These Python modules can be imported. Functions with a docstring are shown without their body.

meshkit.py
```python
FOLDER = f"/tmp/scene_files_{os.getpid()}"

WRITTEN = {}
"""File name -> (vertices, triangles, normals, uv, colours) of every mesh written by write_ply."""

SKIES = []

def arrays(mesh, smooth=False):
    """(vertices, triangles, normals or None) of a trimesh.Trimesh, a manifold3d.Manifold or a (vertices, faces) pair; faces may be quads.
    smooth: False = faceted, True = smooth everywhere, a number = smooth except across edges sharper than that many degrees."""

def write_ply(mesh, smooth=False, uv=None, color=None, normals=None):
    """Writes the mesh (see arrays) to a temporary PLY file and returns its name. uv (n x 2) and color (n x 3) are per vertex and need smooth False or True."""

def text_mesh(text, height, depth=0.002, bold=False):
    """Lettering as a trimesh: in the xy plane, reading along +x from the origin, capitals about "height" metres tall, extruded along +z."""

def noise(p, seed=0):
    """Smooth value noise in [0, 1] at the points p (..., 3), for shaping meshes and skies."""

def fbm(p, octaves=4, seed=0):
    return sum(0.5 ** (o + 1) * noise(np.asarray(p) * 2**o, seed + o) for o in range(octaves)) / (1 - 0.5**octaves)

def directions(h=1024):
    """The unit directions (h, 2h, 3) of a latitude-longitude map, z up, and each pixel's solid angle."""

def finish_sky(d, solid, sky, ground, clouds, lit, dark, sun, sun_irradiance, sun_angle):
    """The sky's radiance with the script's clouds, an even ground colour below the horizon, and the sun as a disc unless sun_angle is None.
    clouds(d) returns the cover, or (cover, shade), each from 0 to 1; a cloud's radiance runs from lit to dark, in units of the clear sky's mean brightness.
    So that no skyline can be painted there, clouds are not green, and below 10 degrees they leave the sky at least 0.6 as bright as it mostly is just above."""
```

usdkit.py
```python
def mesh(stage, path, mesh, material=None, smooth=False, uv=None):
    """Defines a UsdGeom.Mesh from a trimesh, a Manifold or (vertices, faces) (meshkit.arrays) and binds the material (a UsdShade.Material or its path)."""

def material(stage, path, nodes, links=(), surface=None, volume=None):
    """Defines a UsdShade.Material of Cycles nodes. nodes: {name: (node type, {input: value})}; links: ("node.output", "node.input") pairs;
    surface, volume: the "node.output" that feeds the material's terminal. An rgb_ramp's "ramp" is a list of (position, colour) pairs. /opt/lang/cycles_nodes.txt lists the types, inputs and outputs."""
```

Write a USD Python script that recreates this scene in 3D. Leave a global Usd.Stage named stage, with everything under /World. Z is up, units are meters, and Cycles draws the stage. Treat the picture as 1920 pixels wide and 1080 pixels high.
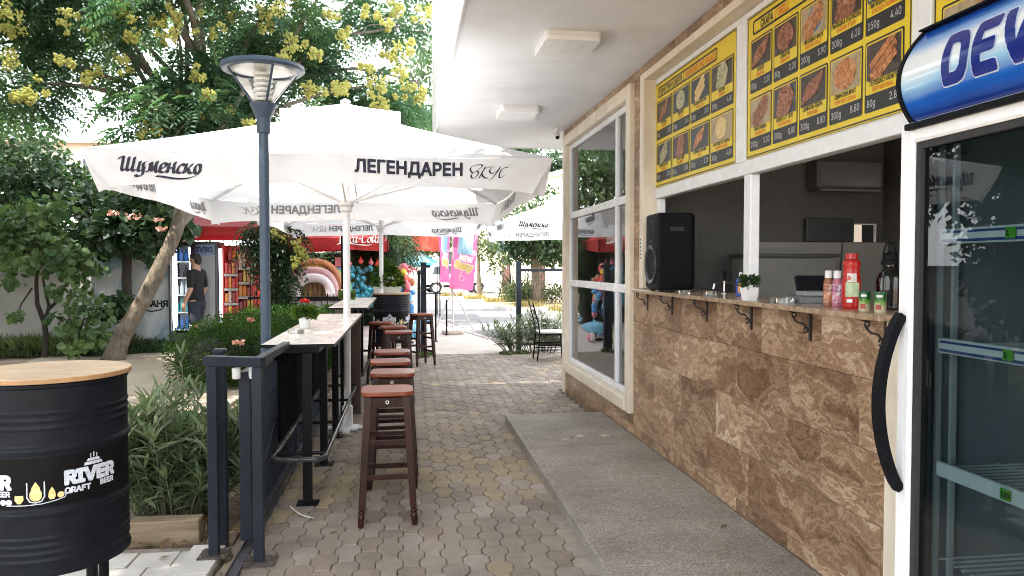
import math, glob
import numpy as np, trimesh, manifold3d, usdkit, meshkit
from shapely import affinity, box as sbox, union_all
from shapely.geometry import Polygon, Point, LineString, MultiPoint
from pxr import Usd, UsdGeom, UsdLux, UsdShade, Gf, Sdf, Vt

stage = Usd.Stage.CreateInMemory()
UsdGeom.SetStageUpAxis(stage, UsdGeom.Tokens.z)
UsdGeom.SetStageMetersPerUnit(stage, 1.0)
WORLD = UsdGeom.Xform.Define(stage, '/World')
stage.SetDefaultPrim(WORLD.GetPrim())
UsdGeom.Scope.Define(stage, '/World/Looks')
PI = math.pi

# ------------------------------------------------------------------ camera, sky, sun, exposure
cam = UsdGeom.Camera.Define(stage, '/World/camera')
cam.CreateHorizontalApertureAttr(36.0); cam.CreateVerticalApertureAttr(20.25)
cam.CreateFocalLengthAttr(1400.0 / 1920.0 * 36.0)
cam.CreateClippingRangeAttr(Gf.Vec2f(0.05, 500))
YAW, PITCH = math.radians(8.046), math.radians(1.759)
Fv = np.array([math.sin(YAW) * math.cos(PITCH), math.cos(YAW) * math.cos(PITCH), -math.sin(PITCH)])
Rv = np.array([math.cos(YAW), -math.sin(YAW), 0.0]); Uv = np.cross(Rv, Fv)
m4 = Gf.Matrix4d(*[float(x) for x in (*Rv, 0, *Uv, 0, *(-Fv), 0, 0, 0, 1.55, 1)])
UsdGeom.Xformable(cam).AddTransformOp().Set(m4)
cam.CreateExposureAttr(2.02)

SUN = np.array([-0.62, -0.42, 1.18]); SUN /= np.linalg.norm(SUN)
SUN_EL, SUN_ROT = math.asin(SUN[2]), math.atan2(SUN[0], SUN[1])
sky_mat = usdkit.material(stage, '/World/Looks/sky_look', {
    'sky': ('sky_texture', {'sky_type': 'single_scattering', 'sun_disc': False, 'sun_elevation': SUN_EL, 'sun_rotation': SUN_ROT, 'aerosol_density': 2.5, 'air_density': 1.0}),
    'tc': ('texture_coordinate', {}),
    'n': ('noise_texture', {'scale': 1.6, 'detail': 6.0, 'roughness': 0.6}),
    'r': ('rgb_ramp', {'ramp': [(0.30, (0.35, 0.35, 0.35)), (0.62, (0.9, 0.9, 0.9))]}),
    'w': ('color', {'value': (9.5, 9.8, 10.2)}),
    'mx': ('mix', {}),
    'bg': ('background_shader', {'strength': 0.15})},
    [('tc.generated', 'n.vector'), ('n.fac', 'r.fac'), ('r.color', 'mx.fac'), ('sky.color', 'mx.color1'), ('w.color', 'mx.color2'), ('mx.color', 'bg.color')], surface='bg.background')
dome = UsdLux.DomeLight.Define(stage, '/World/sky')
UsdShade.MaterialBindingAPI.Apply(dome.GetPrim()).Bind(sky_mat)
sun = UsdLux.DistantLight.Define(stage, '/World/sun')
sun.CreateIntensityAttr(0.95); sun.CreateAngleAttr(0.6); sun.CreateNormalizeAttr(True)
sun.CreateColorAttr(Gf.Vec3f(1.0, 0.95, 0.87))
zz = SUN; xx = np.cross([0, 0, 1.0], zz); xx /= np.linalg.norm(xx); yy = np.cross(zz, xx)
UsdGeom.Xformable(sun).AddTransformOp().Set(Gf.Matrix4d(*[float(x) for x in (*xx, 0, *yy, 0, *zz, 0, 0, 0, 20, 1)]))

# ------------------------------------------------------------------ scene helpers
used = {}
def numbered(parent, name):
    k = used.get((parent, name), 0); used[(parent, name)] = k + 1
    return f'{parent}/{name}' + (f'_{k:03d}' if k else '')
def path_of(p):
    return '/World' if p is None else (p if isinstance(p, str) else str(p.GetPath()))
def setd(prim, **kw):
    for k, v in kw.items():
        if v is not None:
            prim.SetCustomDataByKey({'cat': 'category'}.get(k, k), v)
def obj(name, mesh, mat, parent=None, smooth=False, **kw):
    if isinstance(mesh, (list, tuple)) and len(mesh) and isinstance(mesh[0], trimesh.Trimesh):
        mesh = cat(mesh)
    p = usdkit.mesh(stage, numbered(path_of(parent), name), mesh, mat, smooth=smooth).GetPrim()
    setd(p, **kw)
    return p
def thing(name, label=None, cat=None, loc=(0, 0, 0), rotz=0.0, group=None, kind=None):
    x = UsdGeom.Xform.Define(stage, numbered('/World', name))
    x.AddTranslateOp().Set(Gf.Vec3d(*map(float, loc)))
    if rotz: x.AddRotateZOp().Set(math.degrees(rotz))
    setd(x.GetPrim(), label=label, cat=cat, group=group, kind=kind)
    return x.GetPrim()
def dup(src, label, loc, rotz=0.0, group=None, cat=None, tilt=None, scale=None):
    base = src.GetName()
    x = UsdGeom.Xform.Define(stage, numbered('/World', base))
    p = x.GetPrim()
    p.GetReferences().AddInternalReference(src.GetPath())
    x.ClearXformOpOrder()
    x.AddTranslateOp(opSuffix='at').Set(Gf.Vec3d(*map(float, loc)))
    if rotz: x.AddRotateZOp(opSuffix='turn').Set(math.degrees(rotz))
    if tilt: x.AddRotateXYZOp(opSuffix='tilt').Set(Gf.Vec3f(*tilt))
    if scale: x.AddScaleOp(opSuffix='size').Set(Gf.Vec3f(*scale))
    p.SetInstanceable(True)
    setd(p, label=label, cat=cat, group=group)
    return p

# ------------------------------------------------------------------ mesh helpers
def cat(ms):
    ms = [m for m in ms if m is not None]
    return ms[0] if len(ms) == 1 else trimesh.util.concatenate(ms)
def hullm(pts):
    return trimesh.convex.convex_hull(np.asarray(pts, float))
def box(x0, x1, y0, y1, z0, z1, c=0.0):
    if c <= 0:
        m = trimesh.creation.box((x1 - x0, y1 - y0, z1 - z0))
        m.apply_translation(((x0 + x1) / 2, (y0 + y1) / 2, (z0 + z1) / 2)); return m
    c = min(c, 0.45 * min(x1 - x0, y1 - y0, z1 - z0)); P = []
    for x, sx in ((x0, 1), (x1, -1)):
        for y, sy in ((y0, 1), (y1, -1)):
            for z, sz in ((z0, 1), (z1, -1)):
                P += [(x, y + sy * c, z + sz * c), (x + sx * c, y, z + sz * c), (x + sx * c, y + sy * c, z)]
    return hullm(P)
def tube(path, r, n=8, closed=False, caps=True):
    P = np.asarray(path, float); k = len(P); r = np.broadcast_to(np.asarray(r, float), (k,))
    T = np.roll(P, -1, 0) - np.roll(P, 1, 0) if closed else np.gradient(P, axis=0)
    T /= np.maximum(np.linalg.norm(T, axis=1, keepdims=True), 1e-9)
    ref = np.array([0, 0, 1.0]) if abs(T[0][2]) < 0.9 else np.array([1.0, 0, 0])
    u = np.cross(T[0], ref); u /= np.linalg.norm(u); V = []
    a = np.arange(n) / n * 2 * PI
    for i in range(k):
        u = u - T[i] * (u @ T[i]); u /= max(np.linalg.norm(u), 1e-9); w = np.cross(T[i], u)
        V.append(P[i] + r[i] * (np.cos(a)[:, None] * u + np.sin(a)[:, None] * w))
    V = np.vstack(V); F = []
    for i in range(k if closed else k - 1):
        b, c = i * n, ((i + 1) % k) * n
        for j in range(n):
            j2 = (j + 1) % n
            F += [(b + j, b + j2, c + j2), (b + j, c + j2, c + j)]
    if caps and not closed:
        for e, fl in ((0, 1), ((k - 1) * n, 0)):
            for j in range(1, n - 1):
                F.append((e, e + j + 1, e + j) if fl else (e, e + j, e + j + 1))
    return trimesh.Trimesh(V, F, process=False)
def lathe(prof, n=32, at=(0, 0, 0)):
    prof = np.asarray(prof, float); k = len(prof); a = np.arange(n) / n * 2 * PI
    V = np.array([[r * math.cos(t), r * math.sin(t), z] for r, z in prof for t in a]); F = []
    for i in range(k - 1):
        for j in range(n):
            j2 = (j + 1) % n; b, c = i * n, (i + 1) * n
            F += [(b + j, b + j2, c + j2), (b + j, c + j2, c + j)]
    m = trimesh.Trimesh(V + np.array(at), F, process=False); m.merge_vertices(); m.update_faces(m.nondegenerate_faces()); return m
def prism(poly, h, z=0.0):
    gs = [g for g in getattr(poly, 'geoms', [poly]) if g.area > 1e-9]
    m = cat([trimesh.creation.extrude_polygon(g, h, engine='earcut') for g in gs]); m.apply_translation((0, 0, z)); return m
def flat(poly, z=0.0):
    out = []
    for g in getattr(poly, 'geoms', [poly]):
        if g.geom_type != 'Polygon' or g.area < 1e-10: continue
        v, f = trimesh.creation.triangulate_polygon(g, engine='earcut')
        v = np.column_stack([v, np.full(len(v), z)]); f = np.asarray(f)
        e1, e2 = v[f[:, 1]] - v[f[:, 0]], v[f[:, 2]] - v[f[:, 0]]
        bad = (e1[:, 0] * e2[:, 1] - e1[:, 1] * e2[:, 0]) < 0; f[bad] = f[bad][:, ::-1]
        out.append(trimesh.Trimesh(v, f, process=False))
    return cat(out)
def put(m, O, ux, uy):
    ux, uy = np.asarray(ux, float), np.asarray(uy, float); n = np.cross(ux, uy); v = np.asarray(m.vertices)
    return trimesh.Trimesh(np.asarray(O, float) + v[:, :1] * ux + v[:, 1:2] * uy + v[:, 2:] * n, m.faces, process=False)
def warp(m, fn):
    return trimesh.Trimesh(fn(np.asarray(m.vertices)), m.faces, process=False)
def mv(m, t=(0, 0, 0), rz=0.0, rx=0.0, ry=0.0, s=1.0):
    m = m.copy()
    if s != 1.0: m.apply_scale(s)
    for a, ax in ((rx, (1, 0, 0)), (ry, (0, 1, 0)), (rz, (0, 0, 1))):
        if a: m.apply_transform(trimesh.transformations.rotation_matrix(a, ax))
    m.apply_translation(t); return m
def beam(p, q, w, h=None, c=0.0, up=(0, 0, 1)):
    """a rectangular bar from p to q, w wide and h deep"""
    p, q = np.asarray(p, float), np.asarray(q, float); h = h or w; d = q - p; L = np.linalg.norm(d); d /= L
    up = np.asarray(up, float)
    if abs(d @ up) > 0.95: up = np.array([0, 1.0, 0])
    x = np.cross(d, up); x /= np.linalg.norm(x); z = np.cross(x, d)
    m = box(-w / 2, w / 2, 0, L, -h / 2, h / 2, c); v = m.vertices
    return trimesh.Trimesh(p + v[:, :1] * x + v[:, 1:2] * d + v[:, 2:] * z, m.faces, process=False)
def grid(fn, nu, nv, closed=False):
    U, W = np.meshgrid(np.linspace(0, 1, nu), np.linspace(0, 1, nv), indexing='ij')
    V = fn(U.ravel(), W.ravel()); F = []
    for i in range(nu - 1):
        for j in range(nv - 1):
            a = i * nv + j; F += [(a, a + nv, a + nv + 1), (a, a + nv + 1, a + 1)]
    return trimesh.Trimesh(V, F, process=False)
def rrect(w, h, r, cx=0.0, cy=0.0):
    return sbox(cx - w / 2 + r, cy - h / 2 + r, cx + w / 2 - r, cy + h / 2 - r).buffer(r, 4)

FONT = glob.glob('/opt/blender-*/*/datafiles/fonts/Inter.woff2')[0]
def tshape(text, h, bold=0, shear=0.0, simp=0.7, squeeze=1.0):
    from PIL import Image, ImageDraw, ImageFont
    font = ImageFont.truetype(FONT, 96)
    x0, y0, x1, y1 = font.getbbox(text, anchor='ls', stroke_width=2 * bold)
    im = Image.new('L', (int(x1 - x0 + 8), int(y1 - y0 + 8)))
    ImageDraw.Draw(im).text((4 - x0, 4 - y0), text, 255, font, anchor='ls', stroke_width=2 * bold)
    on = np.pad(np.asarray(im) > 127, ((0, 0), (1, 1))).astype(np.int8)
    rows, st = np.nonzero(np.diff(on, axis=1) == 1); en = np.nonzero(np.diff(on, axis=1) == -1)[1]
    sh = union_all(sbox(st, -rows - 1, en, -rows)).buffer(0.6).buffer(-0.6).simplify(simp)
    s = h / 70.0
    return affinity.affine_transform(sh, [s * squeeze, s * shear, 0, s, (-4 * s) * squeeze + s * shear * (4 - y0), (4 - y0) * s])
def pen(strokes, w=0.16, t=0.035, ang=40, step=0.06):
    """calligraphic lettering: a broad nib swept along smooth centre lines"""
    a = np.radians(ang); th = np.linspace(0, 2 * PI, 10, endpoint=False)
    nib = np.column_stack([w / 2 * np.cos(th), t / 2 * np.sin(th)]) @ np.array([[math.cos(a), math.sin(a)], [-math.sin(a), math.cos(a)]])
    out = []
    for s in strokes:
        P = np.asarray(s, float)
        if len(P) > 2:
            from scipy.interpolate import CubicSpline
            d = np.concatenate([[0], np.cumsum(np.linalg.norm(np.diff(P, axis=0), axis=1))])
            P = CubicSpline(d, P)(np.linspace(0, d[-1], max(3, int(d[-1] / step))))
        for p, q in zip(P[:-1], P[1:]):
            out.append(MultiPoint(np.vstack([nib + p, nib + q])).convex_hull)
    return union_all(out).simplify(0.006)

# ------------------------------------------------------------------ materials
MATS = {}
def pm(name, col, rough=0.5, var=0.12, vs=6.0, col2=None, bump=0.0, bs=60.0, metal=0.0, spec=0.5, coat=0.0, rnd=0.0, obj_space=False, rv=0.08, stretch=None, isl=0.0, sheen=0.0, detail=5.0, trans=0.0, emit=0.0, bd=0.01, stain=0.0, ss=0.7):
    """a procedural look: base colour mottled by noise, uneven gloss, optional fine relief, optional tone per object or per loose piece"""
    if name in MATS: return MATS[name]
    col = np.array(col, float); a, b = col * (1 - var), (np.array(col2, float) if col2 is not None else np.minimum(col * (1 + var), 0.95))
    N = {'tc': ('texture_coordinate', {}), 'geo': ('geometry', {}), 'map': ('mapping', {'scale': stretch or (1, 1, 1)}),
         'n': ('noise_texture', {'scale': vs, 'detail': detail, 'roughness': 0.62}), 'r': ('rgb_ramp', {'ramp': [(0.3, tuple(a)), (0.7, tuple(b))]}),
         'nr': ('noise_texture', {'scale': vs * 2.3, 'detail': 3.0}), 'mr': ('map_range', {'from_min': 0.3, 'from_max': 0.7, 'to_min': max(rough - rv, 0.02), 'to_max': min(rough + rv, 1.0)}),
         'p': ('principled_bsdf', {'metallic': metal, 'specular_ior_level': spec, 'coat_weight': coat, 'sheen_weight': sheen})}
    L = [('tc.object' if obj_space else 'geo.position', 'map.vector'), ('map.vector', 'n.vector'), ('map.vector', 'nr.vector'), ('n.fac', 'r.fac'), ('nr.fac', 'mr.value'), ('mr.result', 'p.roughness')]
    src = 'r.color'
    if rnd or isl:
        N['oi'] = ('object_info', {}); k = rnd or isl
        N['mv'] = ('map_range', {'from_min': 0.0, 'from_max': 1.0, 'to_min': 1 - k, 'to_max': 1 + k}); N['hv'] = ('hsv', {})
        L += [('oi.random' if rnd else 'geo.random_per_island', 'mv.value'), ('mv.result', 'hv.value'), (src, 'hv.color')]; src = 'hv.color'
    if stain:                                             # worn and dirty patches with outlines of their own
        N['ns'] = ('noise_texture', {'scale': ss, 'detail': 7.0, 'roughness': 0.62, 'distortion': 0.6}); N['rs'] = ('rgb_ramp', {'ramp': [(0.36, (1 - stain,) * 3), (0.52, (1.0, 1.0, 1.0)), (0.72, (1 + stain * .35,) * 3)]}); N['ms'] = ('mix', {'mix_type': 'multiply', 'fac': 1.0})
        L += [('geo.position', 'ns.vector'), ('ns.fac', 'rs.fac'), (src, 'ms.color1'), ('rs.color', 'ms.color2')]; src = 'ms.color'
    L.append((src, 'p.base_color'))
    if bump:
        N['nb'] = ('noise_texture', {'scale': bs, 'detail': 4.0, 'roughness': 0.6}); N['b'] = ('bump', {'strength': bump, 'distance': bd})
        L += [('map.vector', 'nb.vector'), ('nb.fac', 'b.height'), ('b.normal', 'p.normal')]
    if emit:
        N['p'][1]['emission_strength'] = emit; N['p'][1]['emission_color'] = tuple(col)
    surf = 'p.BSDF'
    if trans:
        N['tl'] = ('translucent_bsdf', {}); N['mc'] = ('mix_closure', {'fac': trans})
        L += [(src, 'tl.color'), ('p.BSDF', 'mc.closure1'), ('tl.BSDF', 'mc.closure2')]; surf = 'mc.closure'
    MATS[name] = usdkit.material(stage, f'/World/Looks/{name}', N, L, surface=surf); return MATS[name]
def leafmat(name, dark, light, spec=0.4, rough=0.45, trans=0.32, ns=0.9):
    """leaves: tone per leaf and per clump, a little gloss, light coming through"""
    N = {'geo': ('geometry', {}), 'n': ('noise_texture', {'scale': ns, 'detail': 3.0}), 'ad': ('math', {'math_type': 'multiply_add', 'value2': 0.55, 'value3': 0.0}),
         'a2': ('math', {'math_type': 'add'}), 'r': ('rgb_ramp', {'ramp': [(0.25, dark), (0.8, light)]}), 'sc': ('math', {'math_type': 'multiply', 'value2': 0.75}),
         'p': ('principled_bsdf', {'roughness': rough, 'specular_ior_level': spec}), 'g': ('mix', {'mix_type': 'multiply', 'fac': 1.0, 'color2': (1.25, 1.35, 0.75)}), 'tl': ('translucent_bsdf', {}), 'mc': ('mix_closure', {'fac': trans})}
    L = [('geo.position', 'n.vector'), ('geo.random_per_island', 'ad.value1'), ('n.fac', 'sc.value1'), ('ad.value', 'a2.value1'), ('sc.value', 'a2.value2'), ('a2.value', 'r.fac'),
         ('r.color', 'p.base_color'), ('r.color', 'g.color1'), ('g.color', 'tl.color'), ('p.BSDF', 'mc.closure1'), ('tl.BSDF', 'mc.closure2')]
    MATS[name] = usdkit.material(stage, f'/World/Looks/{name}', N, L, surface='mc.closure'); return MATS[name]
def glassmat(name, ior=1.6, tint=(1, 1, 1), rough=0.0):
    MATS[name] = usdkit.material(stage, f'/World/Looks/{name}', {'f': ('fresnel', {'IOR': ior}), 't': ('transparent_bsdf', {'color': tint}), 'g': ('glossy_bsdf', {'roughness': rough, 'color': (1, 1, 1)}), 'm': ('mix_closure', {})},
        [('f.fac', 'm.fac'), ('t.BSDF', 'm.closure1'), ('g.BSDF', 'm.closure2')], surface='m.closure'); return MATS[name]

rng = np.random.default_rng(7)
anth = pm('anthracite_paint', (0.014, 0.019, 0.028), 0.45, 0.15, 14, bump=0.05, bs=300, spec=0.22, stain=.2, ss=3)
blackm = pm('black_steel', (0.0035, 0.0038, 0.0048), 0.42, 0.2, 20, spec=0.16)
lampgrey = pm('lamp_grey_paint', (0.048, 0.072, 0.105), 0.40, 0.1, 8, spec=0.3)
whitep = pm('white_paint', (0.78, 0.78, 0.77), 0.4, 0.04, 7)
alu = pm('white_aluminium', (0.74, 0.75, 0.76), 0.3, 0.05, 9)
cream = pm('cream_stone_trim', (0.70, 0.60, 0.46), 0.4, 0.14, 5, col2=(0.78, 0.70, 0.57), bump=0.05, bs=120, stretch=(1, 1, 0.4))
plaster = pm('soffit_plaster', (0.79, 0.81, 0.845), 0.85, 0.05, 1.6, bump=0.15, bs=35, detail=8, stain=.10, ss=.9)
fasc = pm('fascia_render', (0.80, 0.80, 0.78), 0.8, 0.04, 1.0, bump=0.1, bs=60, stain=.08)
blackpl = pm('black_plastic', (0.0035, 0.0042, 0.006), 0.58, 0.25, 40, bump=0.12, bs=420, spec=0.15)
rubber = pm('dark_rubber', (0.02, 0.02, 0.02), 0.7, 0.2, 20)
# ------------------------------------------------------------------ ground, paving, road
dirt = pm('dry_earth', (0.27, 0.20, 0.135), 0.95, 0.35, 2.2, col2=(0.40, 0.31, 0.215), bump=0.5, bs=30, detail=9)
sandpath = pm('sandy_concrete', (0.36, 0.295, 0.215), 0.9, 0.18, 1.1, col2=(0.46, 0.385, 0.29), bump=0.3, bs=45, detail=9)
asphalt = pm('asphalt', (0.115, 0.115, 0.118), 0.85, 0.2, 1.3, col2=(0.165, 0.165, 0.165), bump=0.4, bs=160, detail=9)
sidewalkm = pm('pale_concrete', (0.46, 0.41, 0.36), 0.9, 0.15, 1.5, col2=(0.56, 0.50, 0.45), bump=0.2, bs=80, detail=8)
kerbm = pm('kerb_concrete', (0.36, 0.33, 0.30), 0.9, 0.2, 5, bump=0.3, bs=60)
obj('ground', grid(lambda u, w: np.column_stack([u * 400 - 200, w * 400 - 180, np.full(len(u), -0.045)]), 3, 3), dirt, kind='structure')
def sheet(name, pts, z, mat, thick=0.03, **kw):
    return obj(name, prism(Polygon(pts), thick, z - thick), mat, **kw)
sheet('garden_path', [(-5.2, 7.6), (-2.0, 7.6), (-1.95, 9.6), (-2.9, 11.2), (-2.9, 16.2), (-6.5, 16.2), (-6.0, 12.5)], -0.012, sandpath, kind='structure')
sheet('planting_bed', [(-3.2, 4.42), (-0.98, 4.36), (-0.98, 12.9), (-1.9, 12.9), (-1.9, 7.6), (-3.2, 7.6)], -0.02, pm('bed_soil', (0.13, 0.09, 0.06), 0.95, 0.4, 9, col2=(0.25, 0.18, 0.12), bump=0.8, bs=40, detail=8), kind='structure')
sheet('sidewalk', [(-3.0, 13.05), (6.6, 13.05), (6.6, 14.6), (1.75, 15.6), (1.30, 17.8), (0.75, 22.3), (-1.2, 36), (-5, 36), (-3.0, 16.2)], -0.008, sidewalkm, kind='structure')
sheet('road', [(6.6, 12), (14, 12), (14, 17), (7.0, 18.5), (5.2, 21.0), (3.65, 25.2), (0.9, 35.6), (3.2, 39.2), (12, 37), (14, 42), (-14, 47), (-14, 42), (-1.0, 36), (0.75, 22.3), (1.30, 17.8), (1.75, 15.6), (6.6, 14.6)], -0.030, asphalt, kind='structure')
grassv = pm('dry_verge', (0.30, 0.24, 0.13), 0.95, 0.4, 3, col2=(0.42, 0.35, 0.21), bump=0.8, bs=25, detail=9)
sheet('verge', [(14, 17), (7.0, 18.5), (5.2, 21.0), (3.65, 25.2), (0.9, 35.6), (3.2, 39.0), (6, 37.5), (6.4, 31), (9.5, 22), (14, 20)], 0.06, grassv, thick=0.10, kind='structure')
kerb = thing('kerb', 'low concrete kerb of the far side of the street along the dry verge', 'kerb')
kp = np.array([(14, 17), (7.0, 18.5), (5.2, 21.0), (3.65, 25.2), (0.9, 35.6), (3.2, 39.0)])
for a, b in zip(kp[:-1], kp[1:]):
    d = b - a; L = np.linalg.norm(d); n = max(1, int(L / 1.0)); d = d / L
    for i in range(n):
        p, q = a + d * L * i / n + d * 0.006, a + d * L * (i + 1) / n - d * 0.006
        obj('kerb_stone', beam((*p, 0.0), (*q, 0.0), 0.16, 0.19 + 0.01 * rng.random(), 0.015), kerbm, kerb)
k2 = thing('kerb', 'flush concrete kerb of the near pavement beside the flag stand', 'kerb')
kp = np.array([(6.6, 14.6), (1.75, 15.6), (1.30, 17.8), (0.75, 22.3), (-1.2, 36)])
for a, b in zip(kp[:-1], kp[1:]):
    d = b - a; L = np.linalg.norm(d); n = max(1, int(L / 1.0)); d = d / L
    for i in range(n):
        p, q = a + d * L * i / n + d * 0.006, a + d * L * (i + 1) / n - d * 0.006
        obj('kerb_stone', beam((*p, -0.05), (*q, -0.05), 0.14, 0.12 + 0.008 * rng.random(), 0.012), kerbm, k2)

# key-shaped interlocking pavers, each one a stone of its own
pave = UsdGeom.Xform.Define(stage, '/World/pavement').GetPrim(); setd(pave, kind='structure')
region = Polygon([(-0.88, 2.0), (0.94, 2.0), (0.94, 7.205), (1.925, 7.205), (1.925, 9.02), (3.6, 9.02), (3.6, 12.93), (-0.95, 12.93)])
obj('bedding_sand', prism(region.buffer(0.01), 0.03, -0.042), pm('bedding_sand', (0.15, 0.12, 0.09), 0.95, 0.3, 15, bump=0.4, bs=90), pave)
Lp, pit = 0.225, 0.1125
def key_outline():
    R_ = [(0.0425, 0.0), (0.0425, 0.0725), (0.07, 0.1125), (0.07, 0.185), (0.0425, 0.225)]
    return np.array(R_ + [(-x, y) for x, y in R_[::-1]])
def inset(P, d):
    e = np.roll(P, -1, 0) - P; e /= np.linalg.norm(e, axis=1, keepdims=True); n = np.column_stack([-e[:, 1], e[:, 0]])
    n0 = np.roll(n, 1, 0); b = n + n0; b /= np.maximum((b * n).sum(1, keepdims=True), 0.3); return P + b * d
def paver_mesh(seed):
    r = np.random.default_rng(seed); P0 = inset(key_outline(), 0.0013 + 0.0006 * r.random()); k = len(P0)
    P0 = P0 + r.normal(0, 0.0007, P0.shape); P1 = inset(P0, 0.0022); P2 = inset(P0, 0.0055)
    V = np.vstack([np.column_stack([P0, np.full(k, -0.03)]), np.column_stack([P0, np.full(k, -0.0055)]), np.column_stack([P1, np.full(k, -0.0016)]), np.column_stack([P2, np.zeros(k)])])
    F = []
    for l in range(3):
        for j in range(k):
            j2 = (j + 1) % k; a, b = l * k, (l + 1) * k; F += [(a + j, a + j2, b + j2), (a + j, b + j2, b + j)]
    _, f = trimesh.creation.triangulate_polygon(Polygon(P2), engine='earcut'); f = np.asarray(f)
    e1, e2 = P2[f[:, 1]] - P2[f[:, 0]], P2[f[:, 2]] - P2[f[:, 0]]; bad = e1[:, 0] * e2[:, 1] - e1[:, 1] * e2[:, 0] < 0; f[bad] = f[bad][:, ::-1]
    return np.vstack([V]), np.vstack([F, f + 3 * k])
kinds = [paver_mesh(s) for s in range(6)]
pcols = {'grey': ((0.196, 0.158, 0.122), (0.262, 0.216, 0.172)), 'brown': ((0.172, 0.133, 0.100), (0.238, 0.190, 0.147)), 'yellow': ((0.228, 0.180, 0.112), (0.30, 0.242, 0.158)), 'pale': ((0.232, 0.194, 0.156), (0.30, 0.257, 0.212))}
pm_ = {k: pm('paver_' + k, a, 0.82, 0.0, 9, col2=b, bump=0.35, bs=150, rnd=0.09, detail=8, bd=0.006, stain=.24, ss=1.1) for k, (a, b) in pcols.items()}
pl = []
for c in range(int(-0.95 / pit) - 1, int(3.7 / pit) + 1):
    for r in range(int(1.8 / Lp), int(13.2 / Lp) + 1):
        x, y = c * pit + 0.02, r * Lp + (c % 2) * Lp / 2
        if region.contains(Point(x, y + Lp / 2)): pl.append((x, y))
def paver_kind(x, y):
    q, w = rng.random(), meshkit.noise(np.array([x * 1.2, y * 0.8, 3.3]))
    band = math.exp(-((y - 5.35 - 0.25 * x) / 0.65) ** 2)
    if q < 0.03 + 0.50 * band * (0.4 + w): return 'yellow'
    q = rng.random(); return 'grey' if q < 0.56 else ('brown' if q < 0.80 else 'pale')
def seen(x, y):
    d = np.array([x, y, -1.55]); z = d @ Fv
    return z > 0.3 and abs(d @ Rv / z) < 0.69 and abs(d @ Uv / z) < 0.39
order = sorted(pl, key=lambda q: (not seen(*q), q[1]))
rest = {k: [] for k in pcols}
for i, (x, y) in enumerate(order):
    V, F = kinds[rng.integers(6)]; kd = paver_kind(x, y); t = rng.normal(0, 0.011, 2)
    sag = 0.010 * (meshkit.noise(np.array([x * 0.9, y * 0.9, 1.0])) - 0.5)
    W = V.copy(); c0 = np.array([0, Lp / 2]); W[:, 2] += (W[:, :2] - c0) @ t * (W[:, 2] > -0.02) + rng.normal(0, 0.0016) + sag * 1.6
    W[:, 0] += x; W[:, 1] += y
    m = trimesh.Trimesh(W, F, process=False)
    if i < 300: obj('paver', m, pm_[kd], pave)
    else: rest[kd].append(m)
for k, ms in rest.items(): obj('distant_paver', cat(ms), pm_[k], pave, kind='stuff')

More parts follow.
